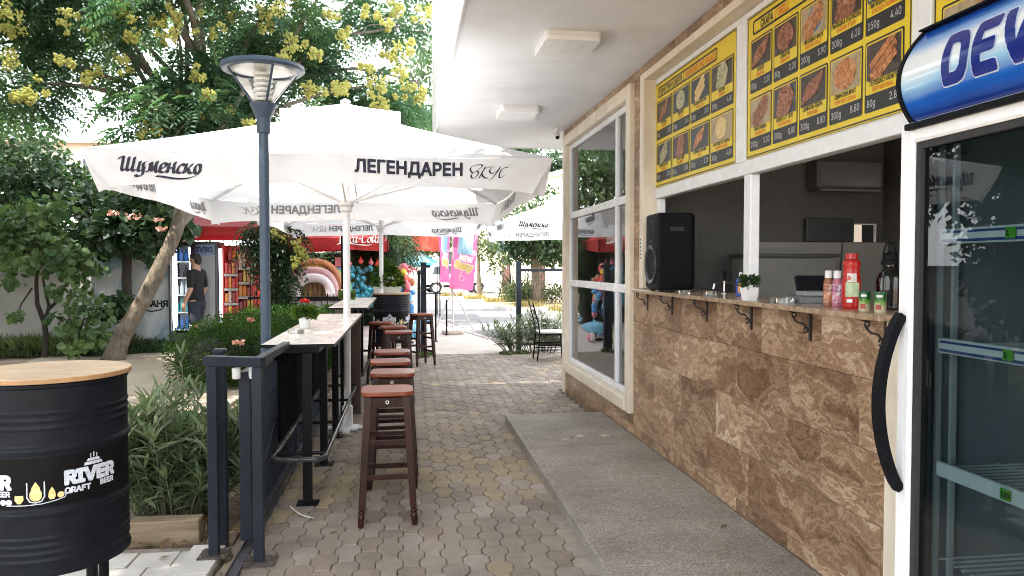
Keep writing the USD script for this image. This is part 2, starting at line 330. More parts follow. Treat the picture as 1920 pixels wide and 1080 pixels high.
# pale tiles in the bottom left corner
tp = UsdGeom.Xform.Define(stage, '/World/tiled_path').GetPrim(); setd(tp, kind='structure')
obj('mortar_bed', prism(Polygon([(-3.4, 1.4), (-0.98, 1.4), (-0.98, 4.28), (-3.4, 4.38)]), 0.03, -0.04), pm('mortar_bed', (0.2, 0.17, 0.14), 0.95, 0.3, 12), tp)
tm = pm('pale_tile', (0.50, 0.47, 0.42), 0.7, 0.12, 6, col2=(0.60, 0.57, 0.52), bump=0.15, bs=120, rnd=0.06)
for j in range(13):
    for i in range(11):
        x0 = -3.36 + i * 0.215 + (0.105 if j % 2 else 0.0); y0 = 4.22 - 0.205 * j
        if x0 + 0.2 < -1.0: obj('tile', mv(box(0, 0.207, 0, 0.197, -0.02, 0.0, 0.003), (x0, y0 - 0.2, rng.normal(0, 0.0012)), rz=rng.normal(0, 0.004)), tm, tp)
for i in range(4):   # slabs beside the gate post
    obj('tile', box(-1.165 + 0.0, -0.99, 4.27 - 0.40 * (i + 1), 4.265 - 0.40 * i, -0.018, 0.012, 0.004), tm, tp)

# granite step along the wall
stepm = usdkit.material(stage, '/World/Looks/flamed_granite', {'g': ('geometry', {}), 'v': ('voronoi_texture', {'scale': 150.0}), 'vr': ('rgb_ramp', {'ramp': [(0.0, (0.110, 0.098, 0.084)), (0.3, (0.228, 0.206, 0.178)), (0.6, (0.280, 0.255, 0.222)), (1.0, (0.44, 0.41, 0.365))]}), 'bw': ('rgb_to_bw', {}),
    'n': ('noise_texture', {'scale': 1.6, 'detail': 8.0, 'roughness': 0.65}), 'nr': ('rgb_ramp', {'ramp': [(0.3, (0.66, 0.64, 0.60)), (0.62, (1.10, 1.08, 1.05))]}), 'mx': ('mix', {'mix_type': 'multiply', 'fac': 1.0}),
    'oi': ('object_info', {}), 'mv': ('map_range', {'to_min': 0.92, 'to_max': 1.08}), 'hv': ('hsv', {}), 'nb': ('noise_texture', {'scale': 240.0, 'detail': 3.0}), 'b': ('bump', {'strength': 0.35, 'distance': 0.004}), 'p': ('principled_bsdf', {'roughness': 0.72, 'specular_ior_level': 0.35})},
    [('g.position', 'v.vector'), ('v.color', 'bw.color'), ('bw.val', 'vr.fac'), ('g.position', 'n.vector'), ('n.fac', 'nr.fac'), ('vr.color', 'mx.color1'), ('nr.color', 'mx.color2'), ('oi.random', 'mv.value'), ('mv.result', 'hv.value'), ('mx.color', 'hv.color'), ('hv.color', 'p.base_color'), ('g.position', 'nb.vector'), ('nb.fac', 'b.height'), ('b.normal', 'p.normal')], surface='p.BSDF')
st = UsdGeom.Xform.Define(stage, '/World/step').GetPrim(); setd(st, kind='structure')
obj('step_core', box(0.96, 1.93, 1.0, 7.18, -0.04, 0.055), kerbm, st)
ys = [7.203, 6.49, 5.885, 5.28, 4.676, 4.07, 3.467, 2.86, 2.25, 1.65, 1.0]
for a, b in zip(ys[:-1], ys[1:]):
    obj('slab', box(0.945, 1.9285, b + 0.0012, a - 0.0012, 0.058, 0.09 + rng.normal(0, 0.0006), 0.004), stepm, st)
    obj('riser', box(0.952, 0.9595, b + 0.001, a - 0.001, -0.03, 0.0575), stepm, st)
obj('riser', box(0.952, 1.9285, 7.1805, 7.196, -0.03, 0.0575), stepm, st)

# ------------------------------------------------------------------ snack bar building
bands = [(0.26, (0.077, 0.037, 0.02)), (0.34, (0.149, 0.08, 0.041)), (0.385, (0.248, 0.146, 0.08)), (0.41, (0.143, 0.077, 0.04)), (0.445, (0.237, 0.14, 0.076)), (0.47, (0.374, 0.252, 0.152)), (0.485, (0.22, 0.129, 0.07)), (0.52, (0.264, 0.161, 0.089)), (0.545, (0.462, 0.333, 0.211)), (0.565, (0.253, 0.152, 0.084)), (0.6, (0.352, 0.232, 0.136)), (0.625, (0.572, 0.445, 0.304)), (0.65, (0.33, 0.216, 0.126)), (0.72, (0.55, 0.421, 0.287))]
trav = usdkit.material(stage, '/World/Looks/travertine', {'g': ('geometry', {}), 'oi': ('object_info', {}), 'k1': ('math', {'math_type': 'multiply', 'value2': 37.0}), 'k2': ('math', {'math_type': 'multiply', 'value2': 91.0}), 'cx': ('combine_xyz', {}), 'ad': ('vector_math', {'math_type': 'add'}),
    'wn': ('noise_texture', {'scale': 2.6, 'detail': 6.0}), 'ws': ('vector_math', {'math_type': 'scale', 'scale': 0.34}), 'wa': ('vector_math', {'math_type': 'add'}),
    'mp': ('mapping', {'rotation': (0.12, 0.0, 0.0), 'scale': (1.0, 0.75, 2.7)}), 'n1': ('noise_texture', {'scale': 1.05, 'detail': 11.0, 'roughness': 0.66}), 'r1': ('rgb_ramp', {'ramp': bands}),
    'n2': ('noise_texture', {'scale': 0.9, 'detail': 3.0}), 'r2': ('rgb_ramp', {'ramp': [(0.35, (0.82, 0.77, 0.75)), (0.5, (1.0, 0.99, 0.98)), (0.65, (1.18, 1.16, 1.12))]}), 'mx': ('mix', {'mix_type': 'multiply', 'fac': 1.0}),
    'n3': ('noise_texture', {'scale': 60.0, 'detail': 4.0}), 'r3': ('rgb_ramp', {'ramp': [(0.34, (0.45, 0.42, 0.40)), (0.43, (1.0, 1.0, 1.0))]}), 'm3': ('mix', {'mix_type': 'multiply', 'fac': 0.75}),
    'mv': ('map_range', {'to_min': 0.92, 'to_max': 1.18}), 'hv': ('hsv', {'saturation': 0.96}), 'b': ('bump', {'strength': 0.12, 'distance': 0.004}), 'nr': ('map_range', {'from_min': 0.35, 'from_max': 0.65, 'to_min': 0.22, 'to_max': 0.42}), 'p': ('principled_bsdf', {'specular_ior_level': 0.45})},
    [('oi.random', 'k1.value1'), ('oi.random', 'k2.value1'), ('k1.value', 'cx.y'), ('k2.value', 'cx.z'), ('g.position', 'ad.vector1'), ('cx.vector', 'ad.vector2'), ('ad.vector', 'wn.vector'), ('wn.color', 'ws.vector1'), ('ad.vector', 'wa.vector1'), ('ws.vector', 'wa.vector2'), ('wa.vector', 'mp.vector'), ('mp.vector', 'n1.vector'), ('ad.vector', 'n2.vector'), ('ad.vector', 'n3.vector'), ('n1.fac', 'r1.fac'), ('n2.fac', 'r2.fac'), ('r1.color', 'mx.color1'), ('r2.color', 'mx.color2'),
     ('n3.fac', 'r3.fac'), ('mx.color', 'm3.color1'), ('r3.color', 'm3.color2'), ('oi.random', 'mv.value'), ('mv.result', 'hv.value'), ('m3.color', 'hv.color'), ('hv.color', 'p.base_color'), ('n3.fac', 'b.height'), ('b.normal', 'p.normal'), ('n2.fac', 'nr.value'), ('nr.result', 'p.roughness')], surface='p.BSDF')
bl = thing('snack_bar_building', 'snack bar building with brown travertine wall, white soffit and open serving window', 'building')
core = pm('wall_core', (0.24, 0.18, 0.13), 0.9, 0.2, 5)
obj('wall', [box(1.943, 2.06, 1.25, 6.23, -0.04, 1.33), box(1.943, 2.06, 5.952, 6.23, 1.33, 3.205), box(1.943, 2.06, 6.23, 8.97, -0.04, 0.29), box(1.943, 2.06, 1.25, 8.97, 3.10, 3.205), box(1.943, 2.06, -2.0, 1.25, -0.04, 3.205)], core, bl)
def tiles(z0, z1, y0, y1, off):
    y = off
    while y > y0: y -= 0.6
    while y < y1:
        a, b = max(y, y0), min(y + 0.6, y1)
        if b - a > 0.02: obj('wall_tile', box(1.929 + rng.normal(0, 0.0004), 1.942, a + 0.001, b - 0.001, z0 + 0.0012, z1 - 0.0012, 0.0016), trav, bl)
        y += 0.6
tiles(0.09, 0.168, 2.766, 7.2, 2.96); tiles(0.168, 0.468, 2.766, 6.19, 2.66 + 0.14)
tiles(0.468, 0.768, 2.766, 6.19, 3.26); tiles(0.768, 1.068, 2.766, 6.19, 2.96); tiles(1.068, 1.326, 2.766, 6.19, 3.26)
tiles(0.168, 0.285, 6.19, 8.95, 6.2); tiles(-0.01, 0.168, 7.2, 8.95, 7.3)
for k in range(6): tiles(1.328 + 0.3 * k, min(1.328 + 0.3 * (k + 1), 3.10), 5.955, 6.19, 5.9)
tiles(3.102, 3.188, 1.3, 8.95, 2.6); tiles(0.09, 3.188, -1.6, 1.0, -1.4)
obj('corner_trim', box(1.90, 1.96, 8.952, 9.035, -0.02, 3.188, 0.006), cream, bl)
obj('end_trim', box(1.915, 1.942, 2.69, 2.764, 0.09, 1.325, 0.003), cream, bl)
obj('soffit', box(0.375, 5.9, -2.5, 10.33, 3.19, 3.21), plaster, bl)
up = obj('upper_storey', box(0.36, 5.95, -2.5, 10.35, 3.2105, 5.9), fasc, bl)
obj('drip_edge', [box(0.36, 0.374, -2.5, 10.35, 3.176, 3.21), box(0.374, 5.9, 10.331, 10.35, 3.176, 3.21)], fasc, bl)
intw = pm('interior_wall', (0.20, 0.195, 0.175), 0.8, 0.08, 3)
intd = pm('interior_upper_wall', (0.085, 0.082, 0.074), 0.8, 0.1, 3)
obj('rear_wall', box(5.85, 5.95, -2.0, 9.0, -0.04, 3.19), intw, bl)
obj('end_wall', box(1.962, 5.85, 8.95, 9.02, -0.04, 3.188), fasc, bl)
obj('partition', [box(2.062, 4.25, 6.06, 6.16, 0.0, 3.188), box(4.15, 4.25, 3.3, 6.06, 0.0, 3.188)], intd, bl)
obj('lower_partition', box(2.9, 4.148, 5.985, 6.058, 0.09, 1.745), pm('counter_back', (0.25, 0.24, 0.212), 0.6, 0.06, 3), bl)
obj('floor', box(2.06, 5.85, -2.0, 8.95, -0.02, 0.10), pm('floor_tile', (0.2, 0.19, 0.18), 0.4, 0.15, 3), bl)
# large display window
wn = obj('window_surround', [box(1.885, 1.975, 6.19, 6.31, 0.27, 3.10, 0.006), box(1.885, 1.975, 8.83, 8.95, 0.27, 3.10, 0.006), box(1.885, 1.975, 6.312, 8.828, 2.985, 3.10, 0.006), box(1.875, 1.975, 6.312, 8.828, 0.275, 0.385, 0.006)], cream, bl)
obj('window_frame', [box(1.945, 1.995, 6.312, 6.37, 0.386, 2.984, 0.006), box(1.945, 1.995, 8.77, 8.828, 0.386, 2.984, 0.006), box(1.945, 1.995, 6.372, 8.768, 2.925, 2.983, 0.006), box(1.945, 1.995, 6.372, 8.768, 0.387, 0.445, 0.006),
    box(1.942, 1.998, 6.765, 6.83, 0.446, 2.924, 0.006), box(1.94, 2.0, 6.832, 8.768, 2.10, 2.175, 0.006), box(1.94, 2.0, 6.372, 6.763, 2.10, 2.175, 0.006), box(1.94, 2.0, 6.832, 8.768, 1.30, 1.375, 0.006), box(1.94, 2.0, 6.372, 6.763, 1.30, 1.375, 0.006)], alu, wn)
wglass = glassmat('window_glass', 1.95, (0.72, 0.75, 0.74))
for y0, y1 in ((6.832, 8.768), (6.372, 6.763)):
    for z0, z1 in ((0.446, 1.299), (1.376, 2.099), (2.176, 2.924)):
        obj('pane', trimesh.Trimesh([(1.97, y0, z0), (1.97, y1, z0), (1.97, y1, z1), (1.97, y0, z1)], [(0, 2, 1), (0, 3, 2)], process=False), wglass, wn)
# serving window: surround, lintel with menu frame, posts
sv = obj('serving_surround', [box(1.90, 2.03, 5.865, 5.954, 1.36, 3.10, 0.005), box(1.90, 2.03, 1.25, 5.863, 3.045, 3.10, 0.005)], cream, bl)
obj('serving_frame', [box(2.022, 2.07, 1.25, 5.863, 2.087, 3.043, 0.004), box(2.0, 2.021, 1.25, 5.863, 2.087, 2.168, 0.004), box(2.0, 2.021, 1.25, 5.863, 3.006, 3.043, 0.004), box(2.012, 2.07, 5.80, 5.863, 1.357, 2.086, 0.005), box(2.0, 2.06, 4.155, 4.245, 1.357, 2.086, 0.006), box(2.012, 2.07, 1.25, 1.31, 1.357, 2.086, 0.005), box(2.012, 2.06, 2.63, 2.69, 1.357, 2.086, 0.005),
    box(2.0, 2.021, 4.236, 4.362, 2.169, 3.005, 0.003), box(2.0, 2.021, 2.648, 2.758, 2.169, 3.005, 0.003)], alu, sv)
# ceiling lights and camera
lampw = pm('lamp_acrylic', (0.86, 0.86, 0.87), 0.35, 0.02, 5)
cl = thing('ceiling_light', 'square white ceiling light nearer the camera on the soffit, larger of two', 'ceiling light', (1.17, 5.42, 3.19))
def rbox(w, d, h, r, z0): return prism(rrect(w, d, r), h, z0)
obj('housing', rbox(0.40, 0.50, 0.032, 0.03, -0.032), whitep, cl); obj('diffuser', rbox(0.396, 0.496, 0.03, 0.034, -0.0625), lampw, cl)
dup(cl, 'square white ceiling light farther back on the soffit near the security camera', (1.165, 7.87, 3.19), cat='ceiling light')
sc_ = thing('security_camera', 'small white dome-nosed security camera under the far end of the soffit', 'security camera', (1.80, 8.88, 3.19))
obj('mount', lathe([(0, 0), (0.035, 0), (0.035, -0.03), (0.02, -0.045), (0.0, -0.045)], 16), whitep, sc_)
body = mv(lathe([(0, -0.07), (0.03, -0.065), (0.036, -0.04), (0.036, 0.03), (0.03, 0.05), (0, 0.05)], 16), (0, 0, 0), rx=-0.9); obj('camera_body', mv(body, (-0.005, -0.02, -0.075)), whitep, sc_, smooth=40)
obj('lens', mv(mv(lathe([(0, -0.074), (0.022, -0.072), (0.024, -0.066)], 14), rx=-0.9), (-0.005, -0.02, -0.075)), blackpl, sc_)
# ------------------------------------------------------------------ barrels
def rslab(poly_fn, z0, z1, c):
    """slab with softened edges; poly_fn(inset) gives outlines with equal vertex counts"""
    rings = [(z0, c), (z0 + c, 0), (z1 - c, 0), (z1 - 0.3 * c, 0.3 * c), (z1, c)]
    R_ = [np.column_stack([np.array(poly_fn(i).exterior.coords)[:-1], np.full(len(poly_fn(i).exterior.coords) - 1, z)]) for z, i in rings]
    k = len(R_[0]); V = np.vstack(R_ + [[R_[0].mean(0)], [R_[-1].mean(0)]]); F = []
    s = np.array(poly_fn(0).exterior.coords); ccw = Polygon(s).exterior.is_ccw
    for l in range(len(R_) - 1):
        for j in range(k):
            j2 = (j + 1) % k; a, b = l * k, (l + 1) * k; F += [(a + j, a + j2, b + j2), (a + j, b + j2, b + j)]
    for j in range(k):
        j2 = (j + 1) % k; F += [(len(V) - 2, j2, j), (len(V) - 1, (len(R_) - 1) * k + j, (len(R_) - 1) * k + j2)]
    F = np.array(F)
    return trimesh.Trimesh(V, F if ccw else F[:, ::-1], process=False)
drumm = pm('drum_paint', (0.0038, 0.005, 0.0085), 0.5, 0.2, 7, col2=(0.0065, 0.0082, 0.012), bump=0.12, bs=25, rv=0.12, spec=0.18, stain=.3, ss=5)
bandm = pm('drum_print_band', (0.0032, 0.0032, 0.0032), 0.5, 0.2, 9, spec=0.12)
inkw = pm('white_print', (0.52, 0.55, 0.60), 0.6, 0.3, 90)
inky = pm('yellow_print', (0.70, 0.52, 0.16), 0.6, 0.15, 60, col2=(0.78, 0.62, 0.30))
topwood = pm('barrel_top_wood', (0.50, 0.34, 0.20), 0.5, 0.10, 4, col2=(0.58, 0.415, 0.26), stretch=(1, 9, 1), bump=0.05, bs=80, coat=0.15, stain=.18, ss=5)
edgew = pm('barrel_top_edge', (0.36, 0.20, 0.085), 0.5, 0.2, 20)
RD = 0.29
def drum_profile():
    P = [(0, 0.318), (RD - 0.012, 0.318), (RD + 0.006, 0.312), (RD + 0.008, 0.325), (RD, 0.335)]
    def ring(z, h, w):
        return [(RD + h * math.cos(t) ** 2, z + w * t / 1.57) for t in np.linspace(-1.57, 1.57, 9)]
    for z in (0.375, 0.405, 0.435, 0.465): P += ring(z, 0.004, 0.012)
    P += ring(0.566, 0.011, 0.022) + ring(0.818, 0.011, 0.022)
    for z in (0.905, 0.935, 0.965): P += ring(z, 0.004, 0.012)
    return P + [(RD, 1.06), (RD + 0.006, 1.066), (RD + 0.007, 1.078), (RD - 0.01, 1.08), (0, 1.08)]
def cyl(phi0, z0, r, scale=1.0):
    def fn(v):
        a = phi0 + v[:, 0] / RD
        return np.column_stack([(r + v[:, 2]) * np.cos(a), (r + v[:, 2]) * np.sin(a), z0 + v[:, 1]])
    return fn
def cwarp(sh, phi0, z0, r=RD + 0.0016):
    w = sh.bounds
    strips = [sh.intersection(sbox(x, w[1] - 1, x + 0.012, w[3] + 1)) for x in np.arange(w[0], w[2], 0.012)]
    return warp(cat([flat(s) for s in strips if s.area > 1e-9]), cyl(phi0, z0, r))
def polyc(pts, s=1.0, dx=0.0, dy=0.0): return affinity.translate(affinity.scale(Polygon(pts), s, s, origin=(0, 0)), dx, dy)
def fit(sh, w):
    b = sh.bounds; k = w / (b[2] - b[0]); return affinity.translate(affinity.scale(sh, k, k, origin=(b[0], b[1])), -b[0], -b[1])
river = fit(tshape('RIVER', 0.06, bold=4, shear=0.0), 0.212)
river = affinity.scale(river, 1, 0.98, origin=(0, 0))
craft, beer = fit(tshape('CRAFT', 0.03, bold=3), 0.098), fit(tshape('BEER', 0.03, bold=3), 0.068)
ship = union_all([Polygon([(-.04, 0), (.04, 0.0), (.033, .012), (-.036, .012)]), Polygon([(-.03, .015), (.028, .015), (.022, .026), (-.022, .026)]), sbox(-.014, .028, -.010, .046), sbox(-.002, .03, .003, .05), sbox(.011, .028, .015, .044)])
hop = union_all([Polygon([(0, .075), (.014, .052), (.016, .04), (.021, .03), (.021, .012), (.012, .001), (0, -.002), (-.012, .001), (-.021, .012), (-.021, .03), (-.016, .04), (-.014, .052)])])
cup = LineString([(-.03, .072), (-.03, .015), (-.02, -.003), (0, -.008), (.02, -.003), (.03, .015), (.03, .072)]).buffer(.0022)
hop2 = Polygon([(0, .05), (.010, .032), (.013, .012), (.007, 0), (-.007, 0), (-.013, .012), (-.010, .032)])
bud = Point(0, 0).buffer(.012, 5)
crate = union_all([Polygon([(-.015, .028), (.015, .028), (.016, .01), (.006, -.004), (-.006, -.004), (-.016, .01)])])
vine = union_all([LineString([(-.105, 0), (-.04, -.001), (.02, .001), (.07, .009), (.098, .016), (.105, .028), (.095, .033)]).buffer(.0016)])
def make_barrel(label):
    b = thing('barrel_table', label, 'barrel table', (-1.51, 3.43, 0), group=None)
    dm = lathe(drum_profile(), 96); dv = dm.vertices; q_ = np.hypot(dv[:, 0], dv[:, 1]) > .2; dv[:, :2] *= 1 + (q_ * (np.abs(dv[:, 2] - .692) > .11) * (meshkit.fbm(dv * np.array([7, 7, 5.0]) + 3, 3) - .5) * .012)[:, None]
    d = obj('drum', dm, drumm, b, smooth=35)
    obj('print_band', lathe([(RD + 0.0008, 0.593), (RD + 0.0008, 0.791)], 72), bandm, d, smooth=True)
    lay = []; lay2 = {'hop_emblem': [], 'crate_emblem': []}; E_ = []
    for k in range(4):
        p0 = math.radians(-58.7 - 77.6 * k)
        lay.append(cwarp(river, p0, 0.668)); lay.append(cwarp(craft, p0 + 0.005, 0.634)); lay.append(cwarp(beer, p0 + 0.138 / RD, 0.641))
        lay.append(cwarp(ship, p0 + 0.112 / RD, 0.735))
        q0 = math.radians(-77.8 - 77.6 * k)
        E_.append(cwarp(hop, q0, 0.622)); lay.append(cwarp(cup, q0, 0.622)); E_.append(cwarp(hop2, q0 + 0.055 / RD, 0.622)); E_.append(cwarp(bud, q0 + 0.085 / RD, 0.636)); E_.append(cwarp(crate, q0 - 0.058 / RD, 0.618))
        lay.append(cwarp(affinity.scale(bud, .7, .7), q0 + 0.12 / RD, 0.642)); lay.append(cwarp(bud, q0 - 0.095 / RD, 0.620)); lay.append(cwarp(bud, q0 - 0.118 / RD, 0.620)); lay.append(cwarp(vine, q0 + 0.0, 0.607))
    obj('lettering', cat(lay), inkw, d); [obj('print_emblem', e, inky, d) for e in E_]
    t = obj('table_top', rslab(lambda i: Point(0, 0).buffer(0.308 - i, 24), 1.083, 1.105, 0.003), topwood, b, smooth=40)
    obj('edge_band', lathe([(0.3085, 1.0855), (0.3092, 1.0945), (0.3085, 1.1015)], 96), edgew, t, smooth=True)
    for a in (-0.55, 1.02, 2.59, 4.16):
        obj('leg', tube([(0.235 * math.cos(a), 0.235 * math.sin(a), 0.0), (0.235 * math.cos(a), 0.235 * math.sin(a), 0.325)], 0.022, 12), blackm, b)
    return b
bar1 = make_barrel('black steel drum table with round wooden top, nearest one at the left edge')
dup(bar1, 'black steel drum table far off at the end of the bar, carrying flowers', (-0.24, 12.15, 0.0), rotz=0.35, cat='barrel table')

# ------------------------------------------------------------------ sliding gate and posts
gt = thing('gate_guide', 'dark grey steel portal guide with two posts on base plates at the gate', 'gate guide')
obj('post', box(-1.04, -0.99, 4.075, 4.125, 0.012, 1.022, 0.003), anth, gt); obj('post', box(-0.792, -0.742, 3.975, 4.025, 0.008, 1.022, 0.003), anth, gt)
obj('cross_bar', beam((-1.05, 4.105, 1.048), (-0.735, 3.995, 1.048), 0.052, 0.05, 0.003), anth, gt)
obj('top_rail', beam((-0.767, 4.03, 1.048), (-0.752, 4.848, 1.046), 0.045, 0.044, 0.003), anth, gt)
obj('base_plate', box(-1.09, -0.94, 4.03, 4.17, 0.0125, 0.021, 0.002), pm('dusty_plate', (0.05, 0.043, 0.038), 0.8, 0.5, 25, col2=(0.12, 0.095, 0.075), stain=.4, ss=12), gt); obj('base_plate', box(-0.85, -0.68, 3.93, 4.07, 0.001, 0.009, 0.002), MATS['dusty_plate'], gt)
for x, y in ((-1.07, 4.05), (-0.96, 4.05), (-1.07, 4.15), (-0.96, 4.15), (-0.83, 3.95), (-0.70, 3.95), (-0.83, 4.05), (-0.70, 4.05)):
    obj('bolt', mv(lathe([(0.009, 0), (0.009, 0.008), (0, 0.011)], 6), (x, y, 0.021 if x < -0.9 else 0.009)), pm('rusty_bolt', (0.16, 0.13, 0.11), 0.5, 0.3, 60, metal=.6), gt)
for x in (-0.885, -0.80): obj('guide_roller', mv(lathe([(0, -0.03), (0.02, -0.03), (0.022, -0.02), (0.022, 0.025), (0.0, 0.025)], 14), (x, 4.06, 0.985)), pm('nylon_roller', (0.6, 0.6, 0.58), 0.45), gt)
fp = thing('fence_post', 'dark grey square fence post with rounded cap behind the gate guide', 'post')
obj('shaft', box(-1.045, -0.985, 4.24, 4.30, -0.02, 1.065, 0.003), anth, fp); obj('cap', rslab(lambda i: rrect(0.068 - 2 * i, 0.068 - 2 * i, 0.014, -1.015, 4.27), 1.0655, 1.092, 0.008), anth, fp)
lf = thing('sliding_gate', 'dark grey sliding gate leaf of steel mesh, slid back along the bar', 'gate')
X0 = -0.868
obj('end_post', box(X0 - 0.03, X0 + 0.03, 4.17, 4.23, 0.055, 0.975, 0.003), anth, lf)
obj('bottom_rail', box(X0 - 0.03, X0 + 0.03, 4.231, 7.9, 0.055, 0.115, 0.003), anth, lf); obj('upper_rail', box(X0 - 0.025, X0 + 0.025, 4.231, 7.9, 0.93, 0.975, 0.003), anth, lf)
obj('end_post', box(X0 - 0.03, X0 + 0.03, 7.901, 7.96, 0.055, 0.975, 0.003), anth, lf); obj('middle_post', box(X0 - 0.02, X0 + 0.02, 5.95, 5.99, 0.116, 0.929, 0.003), anth, lf)
obj('brace', beam((X0, 4.25, 0.13), (X0, 5.94, 0.91), 0.02), anth, lf)
w = [box(X0 - 0.0025, X0 + 0.0025, y - 0.0025, y + 0.0025, 0.116, 0.929) for y in np.arange(4.25, 7.9, 0.03)]
w += [box(X0 + 0.003, X0 + 0.008, 4.232, 7.9, z - 0.003, z + 0.003) for z in np.arange(0.16, 0.93, 0.19)]
obj('mesh_wires', cat(w), anth, lf, kind='stuff')
tr = thing('gate_track', 'narrow steel track of the sliding gate set in the pavers', 'track')
obj('channel', [box(X0 - 0.03, X0 + 0.03, 2.0, 9.0, -0.01, 0.005), box(X0 - 0.03, X0 - 0.024, 2.0, 9.0, 0.005, 0.018), box(X0 + 0.024, X0 + 0.03, 2.0, 9.0, 0.005, 0.018)], pm('track_steel', (0.06, 0.06, 0.065), 0.6, 0.3, 12), tr)
obj('plastic_strip', grid(lambda u, v: np.column_stack([-0.72 + 0.15 * u, 4.72 - 0.15 * u + 0.06 * u * u + 0.022 * v, 0.05 * (1 - u) ** 2 + 0.008 + 0 * v]), 10, 2), pm('white_strip', (0.7, 0.71, 0.72), 0.4), label='curled white plastic strip lying on the pavers beside the gate', cat='plastic strip')

# ------------------------------------------------------------------ bar table
tabtop = pm('laminate_top', (0.72, 0.66, 0.59), 0.3, 0.04, 3, col2=(0.77, 0.71, 0.64), stretch=(3, 1, 1), coat=0.2, stain=.06, ss=2)
bt = thing('bar_table', 'long narrow bar table with pale top and black steel foot rail, nearer one', 'bar table')
t = obj('table_top', box(-0.908, -0.458, 4.86, 7.83, 1.028, 1.05, 0.002), tabtop, bt); obj('edge_band', [box(-0.912, -0.9085, 4.86, 7.83, 1.0285, 1.0485), box(-0.4575, -0.454, 4.86, 7.83, 1.0285, 1.0485), box(-0.912, -0.454, 4.856, 4.8595, 1.0285, 1.0485)], blackm, t)
obj('under_frame', [box(-0.80, -0.76, 4.95, 7.75, 0.985, 1.0275), box(-0.60, -0.56, 4.95, 7.75, 0.985, 1.0275)] + [box(-0.76, -0.60, y, y + 0.04, 0.985, 1.0275) for y in (4.95, 5.9, 6.85, 7.7)], blackm, bt)
for y in (4.92, 5.88, 6.84, 7.70):
    lg = obj('leg', box(-0.668, -0.612, y, y + 0.056, 0.008, 0.984, 0.004), blackm, bt); obj('foot_plate', box(-0.71, -0.57, y - 0.03, y + 0.086, 0.0005, 0.0075), blackm, lg)
def loop(x0, x1, y0, y1, r, z):
    p = np.array(sbox(x0 + r, y0 + r, x1 - r, y1 - r).buffer(r, 5).exterior.coords)[:-1]; return np.column_stack([p, np.full(len(p), z)])
fr = obj('foot_rail', tube(loop(-0.845, -0.515, 4.79, 7.72, 0.07, 0.33), 0.017, 10, closed=True), pm('chromed_black', (0.03, 0.03, 0.032), 0.16, 0.2, 10), bt, smooth=True)
for y in (4.948, 5.908, 6.868): obj('rail_arm', tube([(-0.83, y, 0.33), (-0.53, y, 0.33)], 0.012, 8), blackm, fr)
obj('end_panel', box(-0.62, -0.47, 7.766, 7.80, 0.02, 1.0), pm('dark_board', (0.055, 0.028, 0.018), 0.5, 0.3, 6, stretch=(1, 1, 0.2)), bt)
obj('front_panel', box(-0.83, -0.815, 4.98, 7.7, 0.40, 0.984), pm('matt_black_board', (0.0035, 0.0032, 0.003), 0.9, 0.3, 6, spec=0.04), bt)
b2 = thing('bar_table', 'second bar table with pale top, farther along the row behind the flower pot', 'bar table')
t = obj('table_top', box(-0.845, -0.43, 8.32, 10.87, 1.063, 1.085, 0.002), tabtop, b2); obj('edge_band', [box(-0.849, -0.4255, 8.315, 8.3195, 1.064, 1.0835), box(-0.4295, -0.426, 8.32, 10.87, 1.064, 1.0835)], blackm, t)
for y in (8.4, 9.6, 10.75): obj('leg', box(-0.66, -0.61, y, y + 0.05, 0.0, 1.062, 0.004), blackm, b2)
obj('foot_rail', tube(loop(-0.80, -0.48, 8.35, 10.8, 0.07, 0.33), 0.017, 8, closed=True), blackm, b2)
obj('under_panel', box(-0.80, -0.785, 8.4, 10.8, 0.4, 1.062), blackm, b2)

